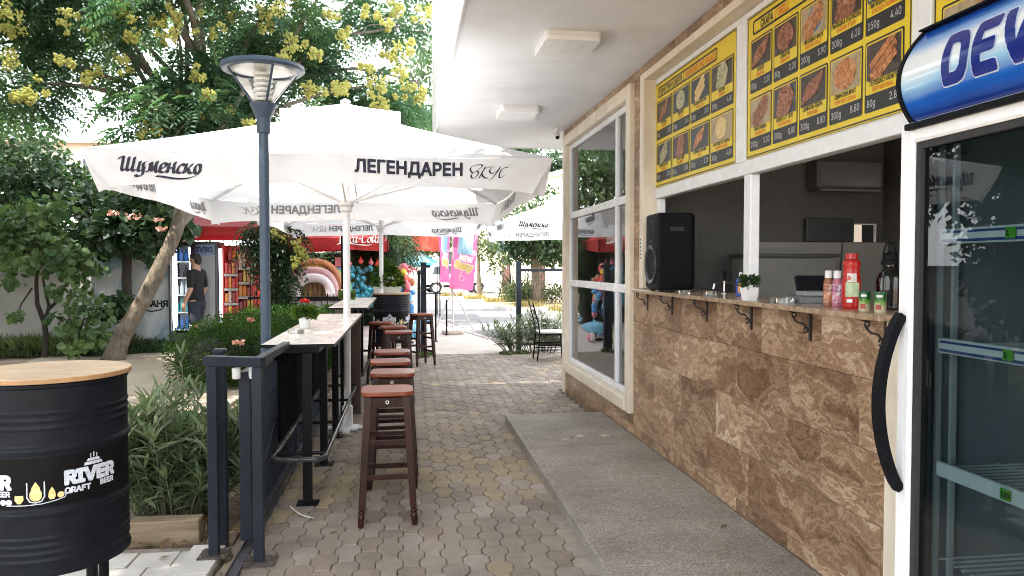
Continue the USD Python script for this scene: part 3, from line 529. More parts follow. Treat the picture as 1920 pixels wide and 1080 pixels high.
# ------------------------------------------------------------------ bar stools
seatm = pm('stool_seat_varnish', (0.185, 0.039, 0.017), 0.34, 0.25, 5, col2=(0.265, 0.064, 0.028), stretch=(1, 10, 1), coat=0.06, rv=0.07, spec=0.25, rnd=.1)
legm = pm('stool_leg_varnish', (0.019, 0.0052, 0.003), 0.34, 0.3, 6, col2=(0.036, 0.0105, 0.006), stretch=(5, 5, 0.7), coat=0.05, rv=0.08, spec=0.25, stain=.3, ss=6, rnd=.12)
def make_stool(label, loc, rz=0.0):
    s = thing('bar_stool', label, 'bar stool', loc, rz, group='wooden bar stools along the bar')
    seat = rslab(lambda i: rrect(0.31 - 2 * i, 0.285 - 2 * i, 0.055), 0.772, 0.802, 0.007)
    v = seat.vertices; v[:, 2] -= np.where(v[:, 2] > 0.79, 0.006 * (1 - np.clip(np.hypot(v[:, 0] / .15, v[:, 1] / .14), 0, 1)), 0)
    obj('seat', seat, seatm, s, smooth=40)
    for sx in (-1, 1):
        for sy in (-1, 1):
            A, B = np.array([sx * 0.112, sy * 0.102, 0.770]), np.array([sx * 0.158, sy * 0.142, 0.0]); at = lambda z: B + (A - B) * z / 0.77
            P = np.array([at(z) for z in (0.771, 0.12, 0.105)]); leg = tube(P, np.array([0.030, 0.0275, 0.019]), 4)
            a = math.atan2(1, 1)
            leg = hullm(np.vstack([at(0.770) + np.array([dx * .0215, dy * .0215, 0]) for dx in (-1, 1) for dy in (-1, 1)] + [at(0.115) + np.array([dx * .019, dy * .019, 0]) for dx in (-1, 1) for dy in (-1, 1)]))
            ft = tube([at(z) for z in (0.115, 0.104, 0.098, 0.088, 0.080, 0.072, 0.055, 0.02, 0.0)], [0.020, 0.014, 0.020, 0.0215, 0.015, 0.020, 0.021, 0.018, 0.016], 10)
            l = obj('leg', leg, legm, s); obj('turned_foot', ft, legm, l, smooth=50)
    def rail(name, z, ax, w, h):
        k = z / 0.77; x, y = 0.158 - 0.046 * k, 0.142 - 0.040 * k
        for sg in (-1, 1):
            p, q = ((-x + .012, sg * y, z), (x - .012, sg * y, z)) if ax == 'x' else ((sg * x, -y + .012, z), (sg * x, y - .012, z))
            obj(name, beam(p, q, w, h, 0.003), legm, s)
    rail('apron', 0.735, 'x', 0.02, 0.062); rail('apron', 0.735, 'y', 0.02, 0.062); rail('stretcher', 0.295, 'x', 0.018, 0.030); rail('stretcher', 0.215, 'y', 0.018, 0.030); rail('upper_stretcher', 0.42, 'y', 0.018, 0.028); rail('upper_stretcher', 0.50, 'x', 0.018, 0.026)
    tor = mv(tube([(0.009 * math.cos(t), 0.009 * math.sin(t), 0) for t in np.linspace(0, 2 * PI, 13)[:-1]], 0.0025, 6, closed=True), rx=PI / 2)
    obj('hook_eye', mv(tor, (0.0, -0.118, 0.738)), alu, s)
    return s
s1 = make_stool('dark mahogany bar stool in front, nearest the camera, shown whole with all legs', (-0.118, 4.575, 0), 0.02)
for (x, y, rz, lb) in ((-0.098, 5.33, -0.03, 'second bar stool of the row, seat just behind and right of the nearest stool'), (-0.128, 5.93, 0.05, 'third bar stool of the row, its red seat peeping over the second'), (-0.128, 6.60, -0.02, 'fourth bar stool of the row, beside the foot of the umbrella pole'),
    (-0.092, 8.56, 0.03, 'fifth bar stool, alone in the gap beside the second bar table'), (-0.16, 9.25, 0.1, 'sixth bar stool, its dark seat just behind the fifth one'), (-0.33, 9.95, -0.15, 'dark bar stool pushed in by the thin second umbrella pole'), (0.225, 11.62, 0.5, 'turned bar stool standing apart to the right of the far barrel')):
    dup(s1, lb, (x, y, 0.0), rz, group='wooden bar stools along the bar', cat='bar stool')

# ------------------------------------------------------------------ street lamp
sl = thing('street_lamp', 'grey-blue park lamp post with conical glass lantern beside the bar', 'street lamp', (-0.955, 5.28, 0))
obj('pole', lathe([(0, 0), (0.06, 0), (0.06, 0.02), (0.033, 0.03), (0.033, 2.46), (0, 2.46)], 24), lampgrey, sl, smooth=40)
obj('collar', lathe([(0.034, 2.44), (0.044, 2.445), (0.046, 2.53), (0.050, 2.55), (0.088, 2.632), (0.088, 2.64), (0.0, 2.64)], 32), lampgrey, sl, smooth=30)
obj('lantern_glass', lathe([(0.068, 2.641), (0.228, 2.862)], 40), glassmat('lantern_glass', 1.22, (0.95, 0.95, 0.93)), sl, smooth=True)
for k in range(4):
    a = 0.45 + k * PI / 2; c, s_ = math.cos(a), math.sin(a)
    obj('lantern_strut', beam((0.071 * c, 0.071 * s_, 2.638), (0.234 * c, 0.234 * s_, 2.866), 0.014, 0.010), lampgrey, sl)
obj('roof', lathe([(0.0, 2.883), (0.21, 2.88), (0.225, 2.855), (0.262, 2.857), (0.275, 2.872), (0.270, 2.895), (0.2, 2.915), (0.0, 2.935)], 48), lampgrey, sl, smooth=35)
obj('reflector', lathe([(0.0, 2.862), (0.215, 2.866), (0.228, 2.869)], 40), whitep, sl)
lou = []
for k in range(6): lou.append(lathe([(0.028, 2.652 + 0.034 * k), (0.062, 2.657 + 0.034 * k), (0.064, 2.672 + 0.034 * k), (0.03, 2.684 + 0.034 * k)], 24))
obj('louvre', cat(lou), pm('lamp_louvre', (0.80, 0.81, 0.82), 0.4, 0.04), sl, smooth=40)
obj('bulb', lathe([(0, 2.65), (0.024, 2.66), (0.027, 2.83), (0, 2.85)], 16), pm('bulb_glass', (0.85, 0.85, 0.82), 0.15), sl, smooth=40)

# ------------------------------------------------------------------ umbrellas
fabric = pm('umbrella_fabric', (0.82, 0.82, 0.835), 0.85, 0.03, 3, bump=0.16, bs=9, trans=0.42, sheen=0.1, stain=.07, ss=2.2, bd=.03)
ink = pm('navy_ink', (0.014, 0.016, 0.035), 0.7, 0.1, 30)
inkback = pm('ink_show_through', (0.20, 0.205, 0.235), 0.8, 0.15, 30)
umet = pm('umbrella_metal', (0.70, 0.70, 0.71), 0.35, 0.05, 8)
def shum():
    G = [('Ш', 1.38, [[(0, 1.42), (.01, 1.0), (0, .5), (.04, .14), (.16, .02), (.32, .16), (.45, .5)], [(.45, 1.42), (.46, 1.0), (.45, .5), (.49, .14), (.61, .02), (.77, .16), (.9, .5)], [(.9, 1.42), (.91, 1.0), (.9, .45), (.93, .12), (1.02, .02), (1.16, .14)], [(-.34, 1.22), (-.26, 1.38), (-.12, 1.45), (.02, 1.40)]]),
         ('у', .72, [[(0, 1), (0, .35), (.1, .03), (.26, .08), (.45, .42)], [(.45, 1), (.45, 0), (.34, -.42), (.08, -.5), (-.12, -.36)]]),
         ('м', 1.02, [[(0, .06), (.1, .06), (.2, .45), (.24, 1.0)], [(.24, 1.0), (.42, .12)], [(.42, .12), (.70, 1)], [(.70, 1), (.70, .2), (.80, .02), (.94, .14)]]),
         ('е', .66, [[(.04, .46), (.4, .62), (.40, .94), (.2, 1.0), (.0, .5), (.1, .06), (.33, .03), (.56, .28)]]),
         ('н', .78, [[(0, 1), (0, 0.03)], [(.0, .5), (.48, .55)], [(.48, 1), (.48, .2), (.58, .02), (.7, .14)]]),
         ('с', .60, [[(.44, .82), (.26, 1.0), (.02, .5), (.1, .06), (.3, .03), (.5, .24)]]),
         ('к', .74, [[(0, 1), (0, 0.03)], [(0, .45), (.22, .58), (.46, 1.0)], [(.2, .56), (.40, .12), (.54, .02), (.66, .14)]]),
         ('о', .60, [[(.24, 1.0), (.02, .5), (.22, .02), (.46, .5), (.24, 1.0), (.14, .92)]])]
    x, S = 0, []
    for _, adv, st_ in G:
        S += [[(px + x, py) for px, py in s] for s in st_]; x += adv
    S.append([(3.0, -.38), (4.2, -.52), (5.4, -.52), (6.1, -.2), (6.42, .35)])
    return affinity.skew(pen(S, 0.31, 0.075, 38, 0.1), 14, origin=(0, 0))
def vkus():
    S = []; x = 0
    for adv, st_ in ((.62, [[(.0, .5), (.25, 1.25), (.45, 1.2), (.2, .65), (.0, .2), (.2, 0), (.42, .35), (.2, .66)]]), (.66, [[(.1, 1.05), (0, 0)], [(.55, 1.05), (.05, .5), (.3, .1), (.6, 0)]]),
                     (.6, [[(0, 1.0), (.05, .45), (.25, .45), (.5, 1.0), (.35, .2), (.1, -.2)]]), (.5, [[(.45, .95), (.2, .9), (.05, .4), (.2, .02), (.45, .2)]])):
        S += [[(px + x, py) for px, py in s] for s in st_]; x += adv
    return affinity.skew(pen(S, 0.105, 0.04, 40, 0.08), 18, origin=(0, 0))
SHUM = affinity.scale(fit(shum(), 0.56), 1, .80, origin=(0, 0)); VKUS = fit(vkus(), 0.29); VKUS = affinity.scale(VKUS, 1, .118 / VKUS.bounds[3], origin=(0, 0)); LEG = fit(tshape('ЛЕГЕНДАРЕН', 0.086, bold=2), 0.775)
LEG = affinity.scale(LEG, 1, 1.04, origin=(0, 0))
def make_umbrella(label, loc, hx=1.635, hy=1.68, tilt=-0.020):
    u = thing('parasol', label, 'parasol', loc)
    zr, zh, th = 2.315, 2.775, 0.30
    def tl(P):                                            # the canopy leans a little
        P = np.array(P, float); P[:, 2] = P[:, 2] + P[:, 1] * tilt * 1.0; return P
    SD = [((1, 0), (0, -1)), ((0, 1), (1, 0)), ((-1, 0), (0, 1)), ((0, -1), (-1, 0))]
    # outward sides: -y, +x, +y, -x; 'right' is the outside viewer's right
    def side(k, s, t):
        (rx_, ry_), (ox, oy) = SD[k]; H_r = hx if abs(rx_) else hy; H_o = hx if abs(ox) else hy
        return np.column_stack([(rx_ * s * H_r + ox * H_o) * t, (ry_ * s * H_r + oy * H_o) * t])
    def ztop(s, t):
        q = np.clip((t - th) / (1 - th), 0, 1); z = zh + (zr - zh) * (q + 0.10 * q * (1 - q))
        return z - 0.055 * np.sin(PI * np.abs(s)) * np.sin(PI * np.clip(q, 0, 1)) * 1.0 - 0.02 * np.sin(PI * np.abs(s)) ** 2 * q
    def top(k):
        def f(a, b):
            s = 2 * a - 1; t = th + (1 - th) * b; P = np.column_stack([side(k, s, t), ztop(s, t)]); P[:, 2] += (meshkit.fbm(P * 2.6 + k, 3) - .5) * .045 * np.sin(PI * np.clip(b, 0, 1)) * np.sin(PI * np.abs(s)); return tl(P)
        return f
    def val(k, s, d):
        """point on the hanging valance: s in -1..1 along the edge, d in 0..1 down it"""
        hgt = 0.205 + 0.075 * np.abs(s) ** 5; n = meshkit.fbm(np.column_stack([s * 5 + k * 7, d * 1.6, np.full(len(s), 2.0 + k)]), 3) - 0.5
        fold = 0.028 * np.sin(s * 17 + d * 3 + k) * np.clip(np.abs(s) - 0.72, 0, 1) / 0.28
        out = -0.035 * d ** 1.5 + (0.045 * n + fold) * d - 0.05 * d * np.abs(s) ** 8
        P = side(k, s, np.ones_like(s)); (ox, oy) = SD[k][1]; P = P * (1 - 0.03 * d * np.abs(s) ** 10)[:, None]
        return tl(np.column_stack([P[:, 0] + ox * out, P[:, 1] + oy * out, ztop(s, np.ones_like(s)) - d * hgt - 0.004]))
    for k in range(4): obj('canopy_panel', grid(top(k), 33, 14), fabric, u, smooth=True)
    for k in range(4):
        vp = obj('valance', grid(lambda a, b: val(k, 2 * a - 1, b), 97, 12), fabric, u, smooth=True)
        H_r = hx if k % 2 == 0 else hy; (ox, oy) = SD[k][1]
        for sh, c0, drop, nm in ((SHUM, -1.41, 0.183, 'lettering'), (LEG, 0.19, 0.145, 'lettering'), (VKUS, 1.015, 0.160, 'lettering')):
            for glyph in getattr(sh, 'geoms', [sh]):
                w_ = glyph.bounds; m = cat([flat(g) for g in [glyph.intersection(sbox(x, w_[1] - 1, x + 0.03, w_[3] + 1)) for x in np.arange(w_[0], w_[2], 0.03)] if g.area > 1e-9])
                v = np.asarray(m.vertices); s = (c0 + v[:, 0]) / H_r; d = (drop - v[:, 1]) / (0.205 + 0.075 * np.abs(s) ** 5)
                for off, mt in ((0.005, ink), (-0.005, inkback)):
                    P = val(k, s, d); P[:, 0] += ox * off; P[:, 1] += oy * off
                    obj('letter', trimesh.Trimesh(P, m.faces, process=False), mt, vp)
    # vented top cap
    def capf(k):
        def f(a, b):
            s = 2 * a - 1; t = 0.312 * b; q = b; z = zh + 0.285 - 0.185 * q ** 0.85 - 0.02 * np.sin(PI * np.abs(s)) * q
            return tl(np.column_stack([side(k, s, t), z]))
        return f
    def capv(k):
        def f(a, b):
            s = 2 * a - 1; (ox, oy) = SD[k][1]; P = side(k, s, np.full_like(s, 0.312)); z = zh + 0.100 - 0.02 * np.sin(PI * np.abs(s)) - 0.095 * b * (0.75 + 0.25 * np.abs(s))
            return tl(np.column_stack([P[:, 0] - ox * 0.01 * b, P[:, 1] - oy * 0.01 * b, z]))
        return f
    obj('vent_cap', cat([grid(capf(k), 17, 8) for k in range(4)]), fabric, u, smooth=True); obj('cap_valance', cat([grid(capv(k), 17, 4) for k in range(4)]), fabric, u, smooth=True)
    obj('finial', lathe([(0, zh + 0.285), (0.05, zh + 0.285), (0.05, zh + 0.30), (0.02, zh + 0.318), (0, zh + 0.318)], 16), umet, u)
    HUB = 2.11
    pts = [(k, s) for k in range(4) for s in (-1, 0)]
    for k, s in pts:
        S = np.array([float(s)] * 2); T = np.array([0.05, 0.985]); P = side(k, S, T); z = [zh + 0.10, ztop(S, T)[1] - 0.02]
        E2 = tl(np.column_stack([P, z])); obj('rib', beam(E2[0], E2[1], 0.016, 0.028), umet, u)
        M_ = E2[0] + (E2[1] - E2[0]) * (0.62 if s == 0 else 0.60); dxy = M_[:2] / np.linalg.norm(M_[:2]) * 0.06
        obj('strut', beam((dxy[0], dxy[1], HUB + 0.03), M_ - np.array([0, 0, 0.02]), 0.014, 0.022), umet, u)
    obj('pole', lathe([(0, 0.03), (0.033, 0.03), (0.033, zh + 0.25), (0, zh + 0.25)], 24), umet, u, smooth=40)
    obj('hub', lathe([(0.034, HUB - 0.06), (0.055, HUB - 0.055), (0.058, HUB - 0.02), (0.075, HUB), (0.075, HUB + 0.04), (0.034, HUB + 0.05)], 20), umet, u)
    obj('crown', lathe([(0.034, zh + 0.05), (0.075, zh + 0.07), (0.075, zh + 0.12), (0.034, zh + 0.13)], 20), umet, u)
    hk = [(0.034, -0.01, HUB - 0.05), (0.07, -0.02, HUB - 0.08), (0.085, -0.02, HUB - 0.16), (0.06, -0.02, HUB - 0.2)]; obj('crank_hook', tube(hk, 0.006, 6), umet, u)
    obj('base_plate', [box(-0.24, 0.24, -0.03, 0.03, 0.004, 0.03, 0.003), box(-0.03, 0.03, -0.24, 0.24, 0.006, 0.032, 0.003), box(-0.10, 0.10, -0.10, 0.10, 0.002, 0.028, 0.003)], umet, u)
    obj('base_sleeve', lathe([(0.034, 0.03), (0.048, 0.03), (0.048, 0.22), (0.034, 0.23)], 20), umet, u)
    return u
um1 = make_umbrella('large white square parasol over the near bar table, dark lettering on its valance', (-0.555, 7.15, 0))
dup(um1, 'second white parasol, mostly hidden behind the large one, thin pole by the far stools', (-0.395, 12.0, 0.02), cat='parasol')
dup(um1, 'white parasol to the right, half hidden behind the corner of the building', (3.44, 15.2, 0.06), cat='parasol')
# ------------------------------------------------------------------ menu boards
yel = pm('menu_yellow', (0.70, 0.53, 0.022), 0.4, 0.05, 4)
mblk = pm('menu_black', (0.014, 0.013, 0.014), 0.4, 0.1, 9)
mora = pm('menu_orange_text', (0.62, 0.17, 0.02), 0.5, 0.05)
mwht = pm('menu_white_text', (0.55, 0.57, 0.60), 0.5, 0.03)
def foodmat(name, ramp, sc):
    return usdkit.material(stage, f'/World/Looks/{name}', {'g': ('geometry', {}), 'oi': ('object_info', {}), 'k': ('math', {'math_type': 'multiply', 'value2': 50.0}), 'cx': ('combine_xyz', {}), 'ad': ('vector_math', {'math_type': 'add'}),
        'n': ('noise_texture', {'scale': sc, 'detail': 5.0, 'roughness': 0.65, 'distortion': 1.5}), 'r': ('rgb_ramp', {'ramp': ramp}), 'p': ('principled_bsdf', {'roughness': 0.4})},
        [('oi.random', 'k.value1'), ('k.value', 'cx.y'), ('k.value', 'cx.z'), ('g.position', 'ad.vector1'), ('cx.vector', 'ad.vector2'), ('ad.vector', 'n.vector'), ('n.fac', 'r.fac'), ('r.color', 'p.base_color')], surface='p.BSDF')
fback = [foodmat('print_board_dark', [(0.3, (0.015, 0.012, 0.012)), (0.6, (0.07, 0.05, 0.04)), (0.75, (0.16, 0.12, 0.08))], 14), foodmat('print_table_pale', [(0.3, (0.22, 0.15, 0.08)), (0.55, (0.42, 0.33, 0.2)), (0.75, (0.1, 0.12, 0.05))], 11), foodmat('print_slate', [(0.3, (0.02, 0.025, 0.03)), (0.6, (0.05, 0.06, 0.07)), (0.75, (0.2, 0.2, 0.2))], 12)]
ffood = [foodmat('print_grilled_meat', [(0.3, (0.05, 0.015, 0.01)), (0.48, (0.22, 0.075, 0.035)), (0.6, (0.38, 0.16, 0.08)), (0.72, (0.6, 0.4, 0.26))], 32), foodmat('print_roast', [(0.3, (0.14, 0.04, 0.015)), (0.5, (0.45, 0.17, 0.05)), (0.65, (0.62, 0.34, 0.15)), (0.75, (0.7, 0.55, 0.35))], 26),
         foodmat('print_salad', [(0.3, (0.05, 0.10, 0.02)), (0.45, (0.2, 0.28, 0.08)), (0.55, (0.55, 0.5, 0.38)), (0.7, (0.6, 0.12, 0.05))], 34), foodmat('print_fries', [(0.3, (0.4, 0.24, 0.05)), (0.5, (0.68, 0.5, 0.2)), (0.7, (0.75, 0.68, 0.5))], 36)]
blue = pm('print_blue_plate', (0.05, 0.2, 0.4), 0.4, 0.2, 20)
def board(label, yl, w, h, z0, cols, title, rows, tw, skip=()):
    b = thing('menu_board', label, 'menu board')
    obj('panel', box(2.0085, 2.0215, yl - w, yl, z0, z0 + h, 0.001), yel, b)
    def P(sh, lay): return put(flat(sh) if sh.geom_type else None, (2.0085 - 0.0012 * lay, yl, z0), (0, -1, 0), (0, 0, 1))
    obj('border', P(sbox(0.004, 0.004, w - 0.004, h - 0.004).difference(sbox(0.011, 0.011, w - 0.011, h - 0.011)), 1), mblk, b)
    th = 0.085
    tf = obj('title_frame', P(rrect(tw, th, 0.014, 0.07 + tw / 2, h - 0.075).difference(rrect(tw - 0.024, th - 0.026, 0.008, 0.07 + tw / 2, h - 0.075)), 1), mblk, b)
    x = 0.09
    for txt, mt in title:
        s = tshape(txt, 0.044, bold=2, squeeze=0.72, simp=1.2); s = affinity.translate(s, x, h - 0.097)
        obj('title_text', P(s, 1), mt, tf); x = s.bounds[2] + 0.02
    cw, ch, y0s = (w - 0.07) / cols, 0.308, (0.372, 0.036)
    for r in range(2):
        for c in range(cols):
            nm, en, g, pr, fd, bk = rows[r][c]
            cx0, cy0, W_ = 0.035 + c * cw + 0.008, y0s[r], cw - 0.016
            cd = obj('dish_card', P(rrect(W_, ch, 0.012, cx0 + W_ / 2, cy0 + ch / 2), 1), mblk, b)
            inner = rrect(W_ - 0.018, ch - 0.086, 0.008, cx0 + W_ / 2, cy0 + 0.077 + (ch - 0.086) / 2)
            obj('card_field', P(inner, 2), yel, cd)
            px0, py0, px1, py1 = cx0 + 0.016, cy0 + 0.136, cx0 + W_ - 0.016, cy0 + ch - 0.016
            pic = sbox(px0, py0, px1, py1)
            obj('dish_picture', P(pic, 3), fback[bk], cd)
            r2 = np.random.default_rng(hash((c, r, len(nm))) % 1000 if False else c * 7 + r * 31 + len(nm))
            mx_, my_ = (px0 + px1) / 2, (py0 + py1) / 2; A = []
            shape = (c + 2 * r) % 4
            if shape == 0:
                A = [affinity.rotate(affinity.scale(Point(mx_ + d, my_ + d * .3).buffer(0.018), 0.8, 2.6), -38) for d in (-0.045, -0.018, 0.01, 0.038)]
            elif shape == 1:
                A = [affinity.scale(Point(mx_, my_).buffer(0.052), min(1.25, (px1 - px0) / .115), 0.95)]
            elif shape == 2:
                A = [affinity.rotate(sbox(mx_ - .075, my_ - .012 + d, mx_ + .075, my_ + .010 + d), 32) for d in (-.034, -.006, .024)]
            else:
                A = [Polygon([(mx_ - .05, my_ - .04), (mx_ + .03, my_ - .05), (mx_ + .062, my_ + .01), (mx_ + .03, my_ + .05), (mx_ - .03, my_ + .035)]).buffer(.012)]
            if fd == 1 and bk == 1: obj('plate_picture', P(affinity.scale(Point(mx_ + .01, my_).buffer(.062), 1.0, 1.0).intersection(pic), 4), blue, cd)
            obj('food_picture', P(affinity.scale(union_all(A), 1.35, 1.4).intersection(pic), 5), ffood[fd], cd)
            def line(txt, hgt, yy, mt, nm2, al='c', mw=None):
                s = tshape(txt, hgt, bold=0 if mt is mwht else 2, squeeze=0.75, simp=1.3); bw = s.bounds[2] - s.bounds[0]; mw = mw or (W_ - 0.03)
                if bw > mw: s = affinity.scale(s, mw / bw, 1, origin=(0, 0)); bw = mw
                xx = {'c': cx0 + W_ / 2 - bw / 2, 'l': cx0 + 0.02, 'r': cx0 + W_ - 0.02 - bw}[al]
                obj(nm2, P(affinity.translate(s, xx - s.bounds[0], yy), 3), mt, cd)
            line(nm, 0.021, cy0 + 0.112, mblk, 'dish_name'); line(en, 0.018, cy0 + 0.086, mora, 'english_name')
            if g: line(g, 0.032, cy0 + 0.022, mwht, 'weight', 'l', W_ * 0.34)
            if pr: line(pr, 0.032, cy0 + 0.026, mwht, 'price', 'r', W_ * 0.38)
    return b
board('yellow menu board of garnishes and salads, leftmost over the serving window', 5.885, 1.515, 0.822, 2.180, 4, (('ГАРНИТУРИ И САЛАТИ', mblk), ('/', mblk), ('GARNISHES AND SALADS', mora)),
      [[('ЛЮТЕНИЦА', 'LYUTENITSA', '80g', '2.20', 0, 0), ('КАРТОФИ', 'POTATOES', '200g', '2.40', 2, 2), ('ПЪРЖЕНИ КАРТОФИ', 'FRENCH FRIES', '200g', '3.20', 3, 2), ('ШОПСКА', 'SHOPSKA', '300g', '4.80', 2, 0)],
       [('МЛЕЧНА САЛАТА', 'MILK SALAD', '200g', '3.50', 2, 2), ('ЛЮТИ ЧУШКИ', 'HOT PEPPERS', '200g', '3.80', 0, 0), ('ПЪРЖЕНИ КАРТОФИ', 'CHIPS', '250g', '3.20', 1, 2), ('КАРТОФИ СЪС СИРЕНЕ', 'FRIES WITH CHEESE', '300g', '4.60', 3, 1)]], 1.15)
board('large yellow menu board of grilled meats with prices, middle over the serving window', 4.228, 1.462, 0.822, 2.180, 5, (('', mblk),) if False else (('      СКАРА', mblk), ('/ GRILL', mora)),
      [[('КЮФТЕ', 'MEATBALL', '80g', '2.20', 0, 0), ('КЕБАПЧЕ', 'KEBAPCHE', '80g', '2.20', 0, 0), ('ПИЛЕШКО ФИЛЕ', 'CHICKEN FILLET', '200g', '5.90', 1, 1), ('ПИЛЕШКА ПЪРЖОЛА', 'CHICKEN STEAK', '200g', '6.20', 0, 0), ('ПИЛЕШКО ШИШЧЕ', 'CHICKEN SKEWER', '150g', '4.40', 2, 2)],
       [('ПЛЕСКАВИЦА', 'PLESKAVITSA', '200g', '5.50', 0, 1), ('КЮФТЕ ОТ ТЕЛЕ', 'VEAL MEATBALL', '300g', '8.80', 0, 2), ('СВИНСКИ РЕБРА', 'PORK RIBS', '300g', '8.80', 0, 0), ('СВИНСКИ ВРАТ', 'PORK NECK STEAK', '300g', '8.80', 1, 1), ('ТЕЛЕШКО КЮФТЕ', 'BEEF MEATBALL', '80g', '2.80', 1, 0)]], 1.30)
board('yellow menu board partly hidden above the blue fridge sign, rightmost of the row', 2.64, 1.30, 0.822, 2.180, 3, (('С КЕБАПЧЕ', mblk), ('WITH KEBAPCHE', mora)),
      [[('С КЕБАПЧЕ', 'WITH KEBAPCHE', '250g', '4.20', 0, 1), ('С КЮФТЕ', 'WITH MEATBALL', '250g', '4.20', 0, 0), ('С ФИЛЕ', 'WITH FILLET', '250g', '4.80', 1, 1)]] * 2, 1.0)

# ------------------------------------------------------------------ counter shelf with brackets and things on it
shelfm = pm('granite_shelf', (0.26, 0.165, 0.095), 0.22, 0.35, 30, col2=(0.50, 0.36, 0.23), bump=0.02, bs=200, detail=8)
ct = thing('counter_shelf', 'polished brown stone counter shelf under the serving window on iron brackets', 'counter shelf')
ZS = 1.355
obj('shelf', box(1.81, 2.28, 2.66, 5.862, 1.331, ZS, 0.004), shelfm, ct)
iron = pm('wrought_iron', (0.014, 0.012, 0.012), 0.5, 0.2, 30)
for y in (5.80, 5.24, 4.60, 3.97, 3.35, 2.775):
    t = np.linspace(0, 1, 14); sc1 = [(1.92 - 0.008 - 0.085 * a, y, 1.232 + 0.082 * a + 0.012 * math.sin(a * 2 * PI)) for a in t]
    sp = [(1.898 + (0.016 - 0.009 * a) * math.cos(4.2 + 5.5 * a), y, 1.240 + (0.016 - 0.009 * a) * math.sin(4.2 + 5.5 * a)) for a in t]; sp2 = [(1.838 + 0.011 * math.cos(2.5 - 5 * a), y, 1.312 + 0.011 * math.sin(2.5 - 5 * a)) for a in t]
    br = obj('bracket', [box(1.919, 1.9285, y - 0.008, y + 0.008, 1.185, 1.330), box(1.815, 1.919, y - 0.008, y + 0.008, 1.3235, 1.3305)], iron, ct); obj('scroll', [tube(sc1, 0.0045, 6), tube(sp, 0.004, 6), tube(sp2, 0.004, 6)], iron, br)
st_ = thing('sticker', 'narrow white sticker with black marks on the cream jamb beside the loudspeaker', 'sticker')
obj('label_paper', box(1.8975, 1.8995, 5.895, 5.925, 1.585, 1.785), whitep, st_)
for k in range(6): obj('printed_mark', box(1.8962, 1.8972, 5.899, 5.921, 1.60 + 0.03 * k, 1.617 + 0.03 * k), mblk, st_)
sp = thing('loudspeaker', 'black box loudspeaker standing at the left end of the counter', 'loudspeaker', (1.935, 5.31, ZS), rotz=-0.06)
pr = Polygon([(-0.145, -0.165), (0.11, -0.15), (0.145, -0.12), (0.145, 0.12), (0.11, 0.15), (-0.145, 0.165)])
bodyp = lambda i: pr.buffer(-0.03).buffer(0.03 - i, 6, join_style=1)
def ring_fn(i): return affinity.scale(pr.buffer(-0.02).buffer(0.02, 6), 1 - i / 0.15, 1 - i / 0.19, origin=(0, 0))
obj('cabinet', rslab(ring_fn, 0.012, 0.572, 0.022), blackpl, sp, smooth=35)
def disc(r0, r1, h, yy, zc): return mv(lathe([(r0, 0), (r1, 0.0), (r1, h), (r0, h * 0.5)], 40), (-0.145, yy, zc), ry=-PI / 2)
obj('woofer_rim', disc(0.118, 0.142, 0.014, 0, 0.20), pm('speaker_rim', (0.05, 0.05, 0.055), 0.35), sp, smooth=30); obj('woofer_cone', mv(lathe([(0, -0.03), (0.03, -0.035), (0.118, 0.002)], 40), (-0.146, 0, 0.20), ry=-PI / 2), rubber, sp, smooth=True)
obj('horn', mv(lathe([(0.0, -0.03), (0.03, -0.02), (0.085, 0.006), (0.09, 0.0)], 32), (-0.146, 0, 0.44), ry=-PI / 2), rubber, sp, smooth=True)
obj('handle_recess', box(-0.05, 0.05, -0.163, -0.155, 0.44, 0.47), rubber, sp)
for x in (-0.1, 0.1):
    for y in (-0.12, 0.12): obj('rubber_foot', box(x - 0.015, x + 0.015, y - 0.015, y + 0.015, 0, 0.0125), rubber, sp)
cabl = [(2.07, 5.16, ZS + 0.44), (2.10, 5.15, ZS + 0.40), (2.115, 5.14, ZS + 0.2), (2.13, 5.08, ZS + 0.05), (2.16, 4.98, ZS + 0.01)]
obj('cable', tube(cabl, 0.004, 6), rubber, label='thin black cable hanging down behind the loudspeaker', cat='cable')
clear = glassmat('clear_glass', 1.5, (0.93, 0.95, 0.95))
def ashtray(x, y, w, label):
    a = thing('glass_ashtray', label, 'ashtray', (x, y, ZS))
    obj('bowl', prism(rrect(w, w, 0.012).difference(Point(0, 0).buffer(w * 0.40)), 0.024, 0.001), clear, a); obj('bottom', prism(Point(0, 0).buffer(w * 0.40), 0.006, 0.001), clear, a); return a
ashtray(1.86, 4.86, 0.085, 'square clear glass ashtray at the foot of the loudspeaker'); ashtray(1.95, 4.62, 0.08, 'square clear glass ashtray beside the small beer tap'); ashtray(1.92, 3.62, 0.10, 'clear glass ashtray beside the white flower pot on the counter')
def tap(label, loc):
    t = thing('beer_tap', label, 'beer tap', loc)
    obj('column', lathe([(0, 0), (0.028, 0), (0.028, 0.006), (0.010, 0.012), (0.009, 0.085), (0, 0.09)], 16), pm('chrome', (0.35, 0.35, 0.36), 0.15, metal=1.0), t)
    obj('spout', tube([(0.06, 0.0, 0.075), (-0.05, 0, 0.075), (-0.07, 0, 0.065), (-0.078, 0, 0.03)], 0.008, 8), MATS['chrome'], t); obj('handle', lathe([(0.0, 0.085), (0.006, 0.086), (0.008, 0.10), (0.014, 0.14), (0.011, 0.155), (0, 0.158)], 12), blackpl, t); return t
tap('small beer tap with black handle beside the loudspeaker', (2.16, 4.87, ZS)); 
t2 = thing('beer_tap', 'beer tap with black handle high on the side wall at the right end', 'beer tap', (2.32, 3.10, ZS + 0.12))
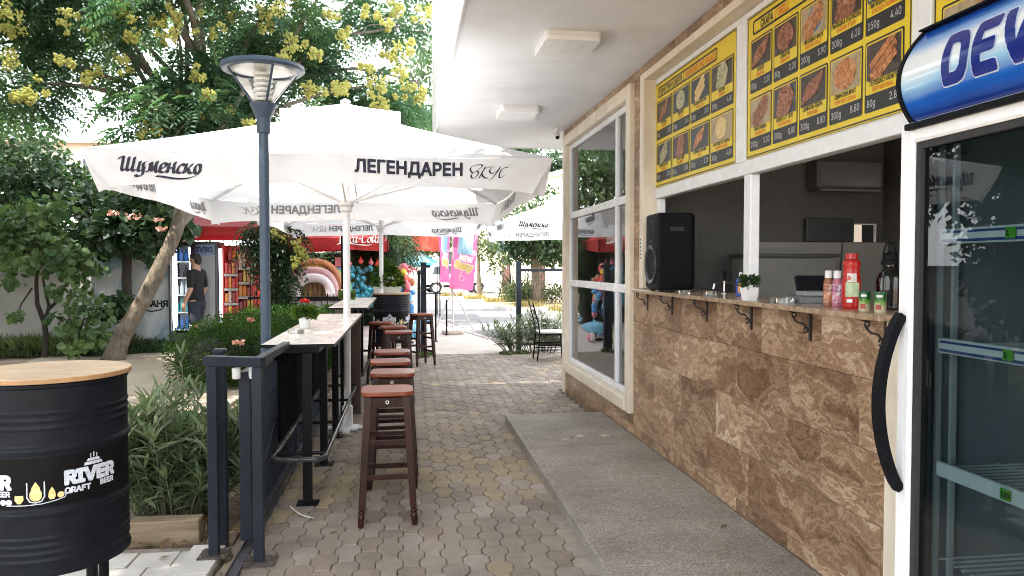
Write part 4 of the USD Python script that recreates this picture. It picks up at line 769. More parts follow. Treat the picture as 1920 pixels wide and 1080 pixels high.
obj('column', tube([(0.10, 0, 0), (0, 0, 0)], 0.010, 8), MATS['chrome'], t2); obj('spout', tube([(0, 0, 0), (-0.03, 0, -0.01), (-0.04, 0, -0.06)], 0.008, 8), MATS['chrome'], t2); obj('handle', lathe([(0, 0.005), (0.006, 0.006), (0.014, 0.06), (0.0, 0.075)], 12), blackpl, t2)
def bottle(name, label, cat_, loc, prof, mat, cap=None, capm=None, smooth=40):
    b = thing(name, label, cat_, loc); obj('body', lathe(prof, 24), mat, b, smooth=smooth)
    if cap: obj('cap', lathe(cap, 20), capm, b, smooth=40)
    return b
def wraplabel(b, name, r, z0, z1, a0, a1, mat):
    obj(name, grid(lambda u, w: np.column_stack([(r) * np.cos(a0 + (a1 - a0) * u), r * np.sin(a0 + (a1 - a0) * u), z0 + (z1 - z0) * w]), 14, 2), mat, b, smooth=True)
bb = bottle('detergent_bottle', 'blue plastic bottle with orange label left of the white window post', 'bottle', (2.06, 4.40, ZS), [(0, 0), (0.03, 0.002), (0.031, 0.09), (0.022, 0.115), (0.012, 0.125), (0, 0.126)], pm('blue_plastic', (0.02, 0.06, 0.28), 0.3, 0.15, 12), [(0, 0.127), (0.012, 0.127), (0.010, 0.15), (0, 0.152)], whitep)
wraplabel(bb, 'label_wrap', 0.0318, 0.025, 0.085, -2.6, -1.0, pm('orange_label', (0.6, 0.25, 0.08), 0.4, 0.3, 40))
fpot = thing('flower_pot', 'white square flower pot with small green plant on the counter', 'flower pot', (1.875, 3.90, ZS))
obj('pot', hullm([(sx * .028, sy * .028, 0) for sx in (-1, 1) for sy in (-1, 1)] + [(sx * .038, sy * .038, .072) for sx in (-1, 1) for sy in (-1, 1)]), whitep, fpot)
def tuft(n, r, h, z0, L, wd, rg, up=0.5, squash=1.0):
    """a bunch of small leaves: folded blades around a centre"""
    V, F = [], []
    for i in range(n):
        a, q, zz = rg.random() * 2 * PI, math.sqrt(rg.random()) * r, rg.random() ** 0.8 * h
        p = np.array([q * math.cos(a), q * math.sin(a), z0 + zz]); d = np.array([math.cos(a), math.sin(a), up + rg.normal(0, .5)]); d /= np.linalg.norm(d)
        s = np.cross(d, rg.normal(0, 1, 3)); s /= np.linalg.norm(s); l = L * rg.uniform(.6, 1.2); k = len(V)
        V += [p, p + d * l * .5 + s * wd * l, p + d * l, p + d * l * .5 - s * wd * l]; F += [(k, k + 1, k + 2), (k, k + 2, k + 3)]
    return trimesh.Trimesh(V, F, process=False)
herb = leafmat('pot_plant_leaf', (0.02, 0.045, 0.012), (0.10, 0.16, 0.035), ns=25)
obj('plant', tuft(260, 0.045, 0.06, 0.07, 0.028, 0.28, rng), herb, fpot, kind='stuff')
obj('blossom', tuft(40, 0.04, 0.03, 0.10, 0.016, 0.45, rng), pm('violet_petal', (0.05, 0.03, 0.14), 0.6), fpot, kind='stuff')
ps = thing('payment_box', 'clear and grey tray with papers on the counter behind the ashtray', 'tray', (2.08, 3.62, ZS))
obj('tray_body', box(-0.10, 0.10, -0.08, 0.08, 0.0, 0.035, 0.004), pm('tray_grey', (0.10, 0.10, 0.11), 0.3), ps); obj('tray_lid', box(-0.06, 0.07, -0.06, 0.05, 0.036, 0.06, 0.004), pm('tray_metal', (0.22, 0.22, 0.23), 0.25), ps)
lp = thing('till_screen', 'black till screen tilted back inside the serving window', 'screen', (2.42, 4.05, ZS - 0.09))
obj('screen', mv(box(-0.16, 0.16, -0.012, 0.012, 0, 0.22, 0.006), (0, 0, 0.012), rx=-0.3), blackpl, lp); obj('stand', box(-0.1, 0.1, 0.0, 0.14, 0, 0.0115, 0.003), blackpl, lp)
wc = thing('back_counter', 'dark work counter inside the kitchen below the serving window', 'counter'); obj('worktop', box(2.29, 2.95, 2.4, 5.75, 1.205, 1.255, 0.004), pm('worktop', (0.05, 0.048, 0.045), 0.35, 0.2, 8), wc); obj('cabinet', box(2.35, 2.90, 2.45, 5.7, 0.105, 1.204), pm('cabinet_grey', (0.12, 0.12, 0.115), 0.5), wc)
cf = thing('kitchen_appliance', 'boxy dark grey appliance on the work counter against the partition', 'appliance', (2.98, 5.74, 1.09)); obj('body', box(-0.28, 0.42, -0.2, 0.2, 0.0, 0.52, 0.008), pm('appliance_grey', (0.16, 0.155, 0.14), 0.4), cf); obj('lid', box(-0.30, 0.44, -0.22, 0.22, 0.521, 0.55, 0.006), pm('appliance_lid', (0.05, 0.05, 0.045), 0.4), cf)
ac = thing('air_conditioner', 'white wall air conditioner high on the dim partition', 'air conditioner', (3.72, 6.06, 2.19)); obj('casing', box(-0.30, 0.30, -0.20, -0.002, 0.0, 0.25, 0.025), pm('ac_plastic', (0.10, 0.10, 0.095), 0.4), ac); obj('air_flap', box(-0.27, 0.27, -0.205, -0.15, -0.016, -0.002, 0.004), intw, ac)
tv = thing('hatch_window', 'dark inner hatch with a lit gap at its right end', 'hatch', (3.72, 6.055, 1.75))
obj('shutter', box(-0.32, 0.12, -0.06, -0.003, 0.0, 0.20, 0.006), pm('shutter_dark', (0.035, 0.037, 0.04), 0.4), tv); obj('hatch_frame', [box(0.122, 0.13, -0.03, -0.003, 0, 0.16), box(0.33, 0.345, -0.03, -0.003, 0, 0.16), box(0.13, 0.33, -0.03, -0.003, 0.15, 0.16)], whitep, tv)
obj('lit_opening', box(0.131, 0.215, -0.02, -0.004, 0.001, 0.149), pm('daylight_gap', (0.75, 0.62, 0.5), 0.8, emit=0.18), tv); obj('hatch_recess', box(0.216, 0.329, -0.012, -0.004, 0.001, 0.149), rubber, tv)
so = thing('wall_socket', 'white double socket on the pale lower partition', 'socket', (3.53, 5.984, 1.50)); obj('plate', box(-0.045, 0.045, -0.012, 0, 0, 0.075, 0.004), pm('socket_plastic', (0.5, 0.5, 0.47), 0.4), so)
for x in (-0.02, 0.02): obj('outlet', mv(lathe([(0, 0.013), (0.014, 0.013), (0.014, 0.008)], 12), (x, 0, 0.038), rx=PI / 2), rubber, so)
obj('wall_cable', tube([(3.72, 5.975, 1.74), (3.70, 5.972, 1.5), (3.62, 5.97, 1.30), (3.55, 5.97, 1.26)], 0.004, 6), rubber, label='thin dark cable down the pale partition from the hatch', cat='cable')
nt = thing('wall_notice', 'small white paper notice on the wall at right of the hatch', 'notice', (4.14, 5.45, 1.72)); obj('paper', box(-0.006, 0, -0.12, 0.12, 0, 0.19), pm('paper', (0.55, 0.55, 0.53), 0.7), nt)
tl_ = thing('tube_light', 'slim lit tube light on the kitchen side wall', 'tube light', (4.10, 5.35, 2.29)); obj('fitting', box(0.0, 0.045, -0.22, 0.22, 0.012, 0.04), whitep, tl_); obj('lit_tube', box(0.005, 0.03, -0.21, 0.21, -0.008, 0.0115), pm('lit_tube', (0.95, 0.95, 0.95), 0.5, emit=2.2), tl_)
whitecap = pm('white_cap', (0.75, 0.75, 0.74), 0.35, 0.03)
sauce = [(0, 0), (0.022, 0.001), (0.0235, 0.01), (0.0235, 0.10), (0.021, 0.118), (0.0155, 0.132), (0, 0.133)]; scap = [(0, 0.1335), (0.017, 0.1335), (0.0165, 0.168), (0, 0.17)]
def spots(name, ramp, sc):
    return usdkit.material(stage, f'/World/Looks/{name}', {'tc': ('texture_coordinate', {}), 'n': ('voronoi_texture', {'scale': sc}), 'bw': ('rgb_to_bw', {}), 'r': ('rgb_ramp', {'ramp': ramp, 'interpolate': False}), 'p': ('principled_bsdf', {'roughness': 0.3})}, [('tc.object', 'n.vector'), ('n.color', 'bw.color'), ('bw.val', 'r.fac'), ('r.color', 'p.base_color')], surface='p.BSDF')
b = bottle('sauce_bottle', 'caramel brown topping bottle with white cap on the counter', 'sauce bottle', (1.985, 3.30, ZS), sauce, pm('caramel_sauce', (0.28, 0.10, 0.04), 0.3, 0.2, 20), scap, whitecap)
wraplabel(b, 'label_wrap', 0.0242, 0.02, 0.105, -3.1, -0.4, spots('caramel_label', [(0, (0.45, 0.18, 0.08)), (0.35, (0.62, 0.45, 0.35)), (0.6, (0.25, 0.08, 0.05)), (0.75, (0.55, 0.2, 0.1))], 70))
b = bottle('sauce_bottle', 'pink topping bottle with white cap between caramel bottle and ketchup', 'sauce bottle', (1.99, 3.235, ZS), sauce, pm('pink_sauce', (0.42, 0.12, 0.18), 0.3, 0.2, 20), scap, whitecap)
wraplabel(b, 'label_wrap', 0.0242, 0.02, 0.105, -3.1, -0.4, spots('pink_label', [(0, (0.55, 0.22, 0.30)), (0.35, (0.65, 0.55, 0.58)), (0.6, (0.22, 0.08, 0.22)), (0.75, (0.6, 0.25, 0.3))], 70))
red = pm('ketchup_red', (0.42, 0.012, 0.008), 0.3, 0.1, 10)
k = bottle('ketchup_bottle', 'large red ketchup bottle with green and white label on the counter', 'ketchup bottle', (1.965, 3.085, ZS), [(0, 0), (0.034, 0.001), (0.039, 0.012), (0.040, 0.06), (0.0385, 0.12), (0.034, 0.17), (0.034, 0.185), (0.0375, 0.20), (0.035, 0.212), (0.026, 0.22), (0, 0.221)], red, [(0, 0.2215), (0.027, 0.2215), (0.0255, 0.247), (0, 0.249)], red)
wraplabel(k, 'label_wrap', 0.0408, 0.055, 0.118, -2.75, -1.25, pm('pale_green_label', (0.42, 0.52, 0.32), 0.4, 0.2, 60)); wraplabel(k, 'brand_patch', 0.0405, 0.120, 0.158, -2.6, -1.6, spots('ketchup_brand', [(0, (0.62, 0.6, 0.55)), (0.5, (0.5, 0.1, 0.08)), (0.62, (0.62, 0.6, 0.55)), (0.85, (0.08, 0.2, 0.06))], 60)); wraplabel(k, 'small_patch', 0.0406, 0.030, 0.044, -2.6, -2.0, whitecap)
canm = usdkit.material(stage, '/World/Looks/green_can', {'tc': ('texture_coordinate', {}), 's': ('separate_xyz', {}), 'n': ('noise_texture', {'scale': 60.0}), 'ad': ('math', {'math_type': 'multiply_add', 'value2': 0.035, 'value3': -0.0175}), 'a2': ('math', {'math_type': 'add'}), 'm': ('map_range', {'from_min': 0.0, 'from_max': 0.085}), 'r': ('rgb_ramp', {'ramp': [(0.1, (0.5, 0.45, 0.3)), (0.35, (0.45, 0.42, 0.25)), (0.5, (0.10, 0.28, 0.03)), (0.7, (0.01, 0.09, 0.02))]}), 'p': ('principled_bsdf', {'roughness': 0.28})},
    [('tc.object', 's.vector'), ('tc.object', 'n.vector'), ('n.fac', 'ad.value1'), ('s.z', 'a2.value1'), ('ad.value', 'a2.value2'), ('a2.value', 'm.value'), ('m.result', 'r.fac'), ('r.color', 'p.base_color')], surface='p.BSDF')
canp = [(0, 0), (0.021, 0.0), (0.023, 0.003), (0.023, 0.082), (0.021, 0.085), (0, 0.084)]
c1 = bottle('spice_can', 'green spice can standing next to the ketchup bottle', 'spice can', (1.915, 2.91, ZS), canp, canm); c2 = bottle('spice_can', 'green spice can at the very right end of the counter', 'spice can', (1.935, 2.835, ZS), canp, canm)
for c_ in (c1, c2):
    wraplabel(c_, 'printed_spot', 0.0234, 0.012, 0.032, -2.9, -2.0, pm('tomato_print', (0.35, 0.05, 0.03), 0.4, 0.3, 60)); wraplabel(c_, 'printed_lettering', 0.0234, 0.062, 0.072, -2.8, -1.8, whitecap)
smoke = glassmat('smoked_glass', 1.5, (0.42, 0.40, 0.38))
j = thing('swing_top_jug', 'smoked glass jug with black swing-top closure behind the green cans', 'jug', (2.09, 3.0, ZS))
obj('jug_body', lathe([(0, 0.002), (0.05, 0.003), (0.054, 0.012), (0.054, 0.135), (0.048, 0.160), (0.032, 0.178), (0.029, 0.195), (0.031, 0.2)], 28), smoke, j, smooth=40); obj('stopper', lathe([(0.034, 0.196), (0.034, 0.215), (0.028, 0.222), (0.028, 0.24), (0.02, 0.25), (0, 0.252)], 20), blackpl, j, smooth=30)
obj('wire_bail', [tube([(-0.032, 0, 0.205), (-0.03, 0, 0.25), (-0.018, 0, 0.285), (0, 0, 0.297), (0.018, 0, 0.285), (0.03, 0, 0.25), (0.032, 0, 0.205)], 0.0035, 6), tube([(-0.034, 0, 0.20), (-0.03, -0.05, 0.14), (-0.03, -0.058, 0.02)], 0.0035, 6)], blackpl, j)

# ------------------------------------------------------------------ drinks fridge
fg = thing('drinks_fridge', 'tall white glass-door drinks fridge with curved blue sign at the right edge', 'fridge')
fx, fy0, fy1, fz0, fz1 = 1.30, 1.18, 1.80, 0.092, 1.925
inner = pm('fridge_liner', (0.32, 0.34, 0.36), 0.4, 0.06, 3)
obj('cabinet', [box(fx + 0.03, 1.90, fy1 - 0.03, fy1, fz0, 2.12, 0.004), box(fx + 0.03, 1.90, fy0, fy0 + 0.03, fz0, 2.12, 0.004), box(1.87, 1.90, fy0 + 0.031, fy1 - 0.031, fz0, 2.12), box(fx + 0.03, 1.869, fy0 + 0.031, fy1 - 0.031, fz0, fz0 + 0.15), box(fx + 0.03, 1.869, fy0 + 0.031, fy1 - 0.031, 1.92, 2.12)], whitep, fg)
obj('liner', [box(1.34, 1.86, fy1 - 0.036, fy1 - 0.0305, fz0 + 0.155, 1.915), box(1.34, 1.86, fy0 + 0.0305, fy0 + 0.036, fz0 + 0.155, 1.915), box(1.86, 1.869, fy0 + 0.037, fy1 - 0.037, fz0 + 0.155, 1.915)], inner, fg)
dr = obj('door', [box(fx - 0.022, fx + 0.024, fy1 - 0.05, fy1, 0.15, 1.915, 0.006), box(fx - 0.022, fx + 0.024, fy0, fy0 + 0.05, 0.15, 1.915, 0.006), box(fx - 0.022, fx + 0.024, fy0 + 0.051, fy1 - 0.051, 1.862, 1.915, 0.006), box(fx - 0.022, fx + 0.024, fy0 + 0.051, fy1 - 0.051, 0.15, 0.21, 0.006)], alu, fg)
obj('door_seal', [box(fx - 0.012, fx + 0.02, fy1 - 0.068, fy1 - 0.0505, 0.21, 1.861), box(fx - 0.012, fx + 0.02, fy0 + 0.0505, fy0 + 0.068, 0.21, 1.861), box(fx - 0.012, fx + 0.02, fy0 + 0.069, fy1 - 0.069, 1.844, 1.861)], rubber, dr)
obj('door_pane', trimesh.Trimesh([(fx, fy0 + 0.06, 0.2), (fx, fy1 - 0.06, 0.2), (fx, fy1 - 0.06, 1.855), (fx, fy0 + 0.06, 1.855)], [(0, 2, 1), (0, 3, 2)], process=False), glassmat('fridge_glass', 1.55, (0.56, 0.68, 0.70)), dr)
t = np.linspace(0, 1, 25); hp = np.column_stack([fx - 0.025 - 0.062 * np.sin(PI * t) ** 0.75, np.full(25, fy1 - 0.022), 0.965 + 0.455 * t])
def hb():
    V = []; F = []
    for i, (p, q) in enumerate(zip(hp, np.gradient(hp, axis=0))):
        q = q / np.linalg.norm(q); nx = np.array([q[2], 0, -q[0]]); wv = 0.013
        for a, b in ((-1, -1), (1, -1), (1, 1), (-1, 1)): V.append(p + nx * a * 0.0115 + np.array([0, b * wv, 0]))
        if i: F += [f for j in range(4) for f in ((4 * i - 4 + j, 4 * i - 4 + (j + 1) % 4, 4 * i + (j + 1) % 4), (4 * i - 4 + j, 4 * i + (j + 1) % 4, 4 * i + j))]
    F += [(0, 2, 1), (0, 3, 2), (96, 97, 98), (96, 98, 99)]
    m = trimesh.Trimesh(V, F, process=False); m.fix_normals(); return m
obj('door_handle', hb(), blackpl, dr, smooth=40)
signm = usdkit.material(stage, '/World/Looks/blue_sign_print', {'g': ('geometry', {}), 's': ('separate_xyz', {}), 'n': ('noise_texture', {'scale': 3.0, 'detail': 3.0}), 'ma': ('math', {'math_type': 'multiply_add', 'value2': 0.05, 'value3': -0.025}), 'ad': ('math', {'math_type': 'add'}), 'm': ('map_range', {'from_min': 1.90, 'from_max': 2.14}), 'r': ('rgb_ramp', {'ramp': [(0.08, (0.006, 0.016, 0.10)), (0.25, (0.014, 0.10, 0.42)), (0.40, (0.26, 0.46, 0.62)), (0.52, (0.62, 0.66, 0.66)), (0.70, (0.62, 0.66, 0.68)), (0.82, (0.15, 0.32, 0.60)), (0.95, (0.012, 0.07, 0.34))]}), 'p': ('principled_bsdf', {'roughness': 0.12, 'coat_weight': 0.5})},
    [('g.position', 's.vector'), ('g.position', 'n.vector'), ('n.fac', 'ma.value1'), ('s.z', 'ad.value1'), ('ma.value', 'ad.value2'), ('ad.value', 'm.value'), ('m.result', 'r.fac'), ('r.color', 'p.base_color')], surface='p.BSDF')
th = np.linspace(0, 1, 25)
prof = np.column_stack([1.328 - 0.105 * np.sin(PI * (0.10 + 0.72 * th)) ** 0.9 + 0.03, 2.145 - 0.235 * th])     # x, z from top to bottom
def sgn(y0, y1, off=0.0):
    return lambda u, w: np.column_stack([np.interp(w, th, prof[:, 0]) - off, y0 + (y1 - y0) * u, np.interp(w, th, prof[:, 1])])
sg = obj('sign_face', grid(sgn(0.98, 1.765), 2, 49), signm, fg, smooth=True)
pg = Polygon(list(map(tuple, prof)) + [(1.40, 1.91), (1.40, 2.145)])
for y in (1.766, 0.965):
    cap = prism(pg.buffer(0.005), 0.012); v = cap.vertices; obj('sign_end_cap', trimesh.Trimesh(np.column_stack([v[:, 0], y + v[:, 2], v[:, 1]]), cap.faces[:, ::-1], process=False), blackpl, fg)
obj('sign_base', [box(1.262, 1.40, 0.98, 1.765, 1.893, 1.909, 0.003), box(1.285, 1.40, 0.98, 1.765, 1.88, 1.8925), box(1.30, 1.40, 0.98, 1.765, 2.1455, 2.15)], blackpl, fg)
darkb = pm('sign_blue_letter', (0.010, 0.020, 0.16), 0.2, 0.1); pale = pm('sign_pale_outline', (0.42, 0.52, 0.66), 0.25, 0.1)
arc = np.concatenate([[0], np.cumsum(np.hypot(*np.diff(prof, axis=0).T))])[::-1]     # length from the bottom
xs = 1.618
for ch in 'DEVIN':
    s = affinity.translate(tshape(ch, 0.112, bold=2, squeeze=0.80), 0, 0).buffer(0.0025).buffer(-0.0005); wd = s.bounds[2] - s.bounds[0]
    for off, sh_, mt, nm in ((0.0012, s.buffer(0.0035), pale, 'letter_outline'), (0.0024, s, darkb, 'sign_letter')):
        bnd = sh_.bounds; m = cat([flat(g_) for g_ in [sh_.intersection(sbox(-1, y, 1, y + 0.01)) for y in np.arange(bnd[1], bnd[3], 0.01)] if g_.area > 1e-9]); v = np.asarray(m.vertices)
        w = np.interp((v[:, 1] + 0.085), arc[::-1], th[::-1]); obj(nm, trimesh.Trimesh(np.column_stack([np.interp(w, th, prof[:, 0]) - off, xs - (v[:, 0] - s.bounds[0]), np.interp(w, th, prof[:, 1])]), m.faces, process=False), mt, sg)
    xs -= wd + 0.010
railm = pm('price_rail_white', (0.66, 0.68, 0.68), 0.35, 0.04); railb = pm('price_rail_blue', (0.03, 0.06, 0.22), 0.35, 0.1); tagm = pm('green_price_tag', (0.07, 0.34, 0.015), 0.5, 0.1)
for z, bluey in ((1.625, True), (1.350, True), (1.035, False)):
    sh = obj('shelf', [box(1.352, 1.84, fy0 + 0.045 + 0.0 + k * 0.026, fy0 + 0.049 + k * 0.026, z - 0.004, z) for k in range(20)] + [box(1.38 + 0.15 * k, 1.386 + 0.15 * k, fy0 + 0.045, fy1 - 0.05, z - 0.008, z - 0.0045) for k in range(4)], whitep, fg)
    obj('price_rail', box(1.338, 1.350, fy0 + 0.04, fy1 - 0.075, z - 0.022, z + 0.016, 0.003), railm, sh)
    if bluey: obj('rail_stripe', [box(1.336, 1.3375, fy0 + 0.04, fy1 - 0.085, z + 0.004, z + 0.010), box(1.336, 1.3375, fy0 + 0.04, fy1 - 0.085, z - 0.018, z - 0.011)], railb, sh)
    tg = obj('price_tag', box(1.333, 1.3355, 1.482, 1.510, z - 0.015, z + 0.010), tagm, sh); obj('price_digits', put(flat(tshape('2.' if z > 1.1 else '2.50', 0.011, bold=3, squeeze=.7)), (1.3318, 1.507, z - 0.008), (0, -1, 0), (0, 0, 1)), mblk, tg)
for x, y in ((1.355, fy1 - 0.052), (1.40, fy1 - 0.05), (1.80, fy1 - 0.05), (1.80, fy0 + 0.044)): obj('upright_rail', box(x, x + 0.014, y, y + 0.010, 0.25, 1.91), railm if x < 1.5 else alu, fg)
water = pm('water_bottle_plastic', (0.10, 0.20, 0.34), 0.15, 0.2, 20, spec=0.7); capb = pm('blue_cap', (0.03, 0.08, 0.35), 0.4)
wb = bottle('water_bottle', 'blue-tinted water bottle on the middle fridge shelf, frontmost of its row', 'water bottle', (1.43, 1.36, 1.351), [(0, 0), (0.034, 0.001), (0.036, 0.01), (0.034, 0.06), (0.036, 0.07), (0.036, 0.13), (0.03, 0.16), (0.014, 0.19), (0.013, 0.2), (0, 0.2)], water, [(0, 0.2005), (0.015, 0.2005), (0.015, 0.215), (0, 0.216)], capb)
for k, (x, y) in enumerate(((1.43, 1.28), (1.52, 1.36), (1.52, 1.28), (1.61, 1.36), (1.61, 1.28))): dup(wb, ('blue-tinted water bottle at the right edge of the middle fridge shelf', 'blue-tinted water bottle second from the glass on the middle fridge shelf', 'blue-tinted water bottle second in the right-hand row of the middle fridge shelf', 'blue-tinted water bottle deep inside the middle fridge shelf', 'blue-tinted water bottle deepest in the right-hand row of the middle shelf')[k], (x, y, 1.351), cat='water bottle', group='bottles in the fridge')
setd(wb, group='bottles in the fridge')
tb = bottle('turquoise_bottle', 'turquoise drink bottle at the bottom right of the fridge', 'drink bottle', (1.42, 1.30, 0.80), [(0, 0), (0.04, 0.001), (0.042, 0.01), (0.042, 0.15), (0.03, 0.19), (0.014, 0.22), (0, 0.221)], pm('turquoise_drink', (0.02, 0.25, 0.32), 0.2), [(0, 0.2215), (0.015, 0.2215), (0.015, 0.235), (0, 0.236)], capb)
obj('shelf', [box(1.352, 1.84, fy0 + 0.045 + k * 0.026, fy0 + 0.049 + k * 0.026, 0.794, 0.799) for k in range(20)], whitep, fg)

# things on the bar table
an = thing('ashtray_tin', 'round metal ashtray on the near end of the bar table', 'ashtray', (-0.80, 5.62, 1.051)); obj('tin', lathe([(0, 0.002), (0.055, 0.0), (0.058, 0.004), (0.058, 0.03), (0.054, 0.033), (0.05, 0.03), (0.048, 0.008), (0, 0.007)], 32), pm('brushed_tin', (0.42, 0.42, 0.40), 0.3, metal=0.9), an, smooth=30)
def potplant(label, loc, s, fl, flm):
    p = thing('flower_pot', label, 'flower pot', loc); r_ = np.random.default_rng(int(loc[1] * 100))
    obj('pot', lathe([(0, 0), (0.035 * s, 0), (0.05 * s, 0.085 * s), (0.052 * s, 0.09 * s), (0.045 * s, 0.09 * s), (0.04 * s, 0.075 * s), (0, 0.07 * s)], 24), whitep, p, smooth=30)
    obj('plant', tuft(420, 0.075 * s, 0.08 * s, 0.075 * s, 0.05 * s, 0.36, r_), leafmat('geranium_leaf', (0.03, 0.07, 0.012), (0.16, 0.25, 0.04), ns=20) if 'geranium_leaf' not in MATS else MATS['geranium_leaf'], p, kind='stuff')
    for (x, y, z) in fl: obj('blossom', mv(tuft(50, 0.022 * s, 0.018 * s, 0, 0.02 * s, 0.5, r_), (x * s, y * s, z * s)), flm, p)
potplant('white pot of bright green geranium with red blossom on the bar table', (-0.80, 6.08, 1.051), 1.0, [(-0.005, 0.0, 0.205), (0.01, 0.02, 0.2)], pm('red_petal', (0.62, 0.035, 0.02), 0.6, 0.2, 30))
potplant('small white pot with white blossoms at the start of the second bar table', (-0.68, 8.75, 1.086), 0.95, [(-0.03, 0, 0.17), (0.03, 0.02, 0.15), (0.0, 0.0, 0.19)], pm('white_petal', (0.75, 0.75, 0.72), 0.6))
# ------------------------------------------------------------------ vegetation
def nrm(v): return v / np.maximum(np.linalg.norm(v, axis=-1, keepdims=True), 1e-9)
def mesh_of(V, F): return trimesh.Trimesh(V, F, process=False)
def quads(base, d, s, n, L, W, fold=0.12, heart=False):
    """one folded leaf blade per row: base point, direction, side, normal, length and width"""
    k = len(base); L, W = np.broadcast_to(L, (k,))[:, None], np.broadcast_to(W, (k,))[:, None]
    if heart:
        P = [base, base + s * W * .36 - d * L * .10 + n * W * fold, base + s * W * .58 + d * L * .22 + n * W * fold, base + s * W * .40 + d * L * .68 + n * W * fold * .5, base + d * L - n * L * .12, base - s * W * .40 + d * L * .68 + n * W * fold * .5, base - s * W * .58 + d * L * .22 + n * W * fold, base - s * W * .36 - d * L * .10 + n * W * fold]
        V = np.stack(P, 1).reshape(-1, 3); F = np.array([(0, 1, 2), (0, 2, 3), (0, 3, 4), (0, 4, 5), (0, 5, 6), (0, 6, 7)])
        return V, (F[None] + 8 * np.arange(k)[:, None, None]).reshape(-1, 3)
    P = [base, base + s * W * .5 + d * L * .45 + n * W * fold, base + d * L, base - s * W * .5 + d * L * .45 + n * W * fold]
    V = np.stack(P, 1).reshape(-1, 3); F = np.array([(0, 1, 2), (0, 2, 3)])
    return V, (F[None] + 4 * np.arange(k)[:, None, None]).reshape(-1, 3)
def blob_pts(blobs, n, rg, shell=0.55, gap=0.0, gs=0.9):
    """points through a set of ellipsoids, more of them towards the outside, with holes from noise"""
    C = np.array([b[:3] for b in blobs], float); R_ = np.array([b[3:6] if len(b) > 4 else (b[3],) * 3 for b in blobs], float)
    wgt = R_.prod(1) ** (2 / 3); idx = rg.choice(len(C), size=n, p=wgt / wgt.sum())
    u = nrm(rg.normal(0, 1, (n, 3))); r = rg.random(n) ** shell; P = C[idx] + u * R_[idx] * r[:, None]
    if gap > 0: k = meshkit.fbm(P * gs + 11, 3) > gap; P, u = P[k], u[k]
    return P, u
def pinnate_tree(P, u, rg, L=(0.26, 0.42), m=6, droop=0.45):
    n = len(P); d = nrm(u * np.array([1, 1, .35]) + rg.normal(0, .55, (n, 3)) + np.array([0, 0, -.12])); l = rg.uniform(*L, n)
    s = nrm(np.cross(d, nrm(rg.normal(0, .35, (n, 3)) + np.array([0, 0, 1.0])))); nn = np.cross(s, d)
    B, D, S, N_, LL, WW = [], [], [], [], [], []
    for j in range(m):
        t = (j + .6) / m; pos = P + d * (l * t)[:, None] + np.array([0, 0, -1.0]) * (l * droop * t * t)[:, None]
        dd = nrm(d - np.array([0, 0, 1.0]) * (2 * droop * t)); ll = l * .36 * (1 - .5 * abs(t - .4))
        for sg in (-1, 1):
            ld = nrm(s * sg * .85 + dd * .5 - nn * .15 + rg.normal(0, .1, (n, 3))); B.append(pos); D.append(ld); S.append(nrm(np.cross(ld, nn))); N_.append(nn); LL.append(ll); WW.append(ll * .36)
    B.append(P + d * (l * .98)[:, None] + np.array([0, 0, -1.0]) * (l * droop)[:, None]); D.append(nrm(d - np.array([0, 0, 2 * droop]))); S.append(s); N_.append(nn); LL.append(l * .28); WW.append(l * .1)
    V, F = quads(*[np.concatenate(x) for x in (B, D, S, N_)], np.concatenate(LL), np.concatenate(WW), .1); return mesh_of(V, F)
def broad_tree(P, u, rg, L=(0.10, 0.18), asp=0.8, heart=False, fold=.15, droop=.35):
    n = len(P); d = nrm(u * .6 + rg.normal(0, .7, (n, 3)) - np.array([0, 0, droop])); nn0 = nrm(rg.normal(0, .5, (n, 3)) + u * .4 + np.array([0, 0, .7])); s = nrm(np.cross(d, nn0)); nn = np.cross(s, d); l = rg.uniform(*L, n)
    V, F = quads(P, d, s, nn, l, l * asp, fold, heart); return mesh_of(V, F)
def limb(p, q, r0, r1, rg, k=7, wob=.08, n=8):
    p, q = np.asarray(p, float), np.asarray(q, float); t = np.linspace(0, 1, k)[:, None]; L = np.linalg.norm(q - p)
    w = rg.normal(0, wob * L / 3, (k, 3)); w[0] = w[-1] = 0; w = (w + np.roll(w, 1, 0)) / 2; w[0] = 0
    bow = np.array([0, 0, .10 * L]) * np.sin(PI * t); return tube(p + (q - p) * t + w + bow, np.linspace(r0, r1, k), n)
def at(px, py, Y):
    d = Fv + Rv * (px - 960) / 1400 + Uv * (540 - py) / 1400; return np.array([0, 0, 1.55]) + d * (Y / d[1])
bark = pm('grey_brown_bark', (0.10, 0.078, 0.054), 0.9, 0.35, 16, col2=(0.215, 0.175, 0.128), bump=1.0, bs=38, stretch=(1, 1, .35), detail=9, bd=.03)
barkd = pm('dark_bark', (0.035, 0.028, 0.022), 0.9, 0.35, 9, bump=.6, bs=40)
barkp = pm('pale_twig_bark', (0.20, 0.17, 0.135), 0.85, 0.25, 9, bump=.3, bs=50)
kl = leafmat('golden_rain_leaf', (0.05, 0.118, 0.070), (0.20, 0.30, 0.165), trans=.52, ns=.8)
kd = leafmat('dark_pinnate_leaf', (0.012, 0.032, 0.014), (0.05, 0.095, 0.03), trans=.3, ns=1.2)
podm = leafmat('yellow_seed_pod', (0.45, 0.435, 0.12), (0.68, 0.63, 0.23), trans=.4, ns=4)
bro = leafmat('broad_dark_leaf', (0.019, 0.048, 0.023), (0.115, 0.18, 0.075), trans=.3, ns=.9)
redb = leafmat('round_leaf_green', (0.045, 0.10, 0.038), (0.23, 0.31, 0.115), trans=.32, ns=1.6)
boxl = leafmat('hedge_leaf', (0.012, 0.044, 0.007), (0.105, 0.185, 0.028), trans=.25, ns=2.0, spec=.15, rough=.6)
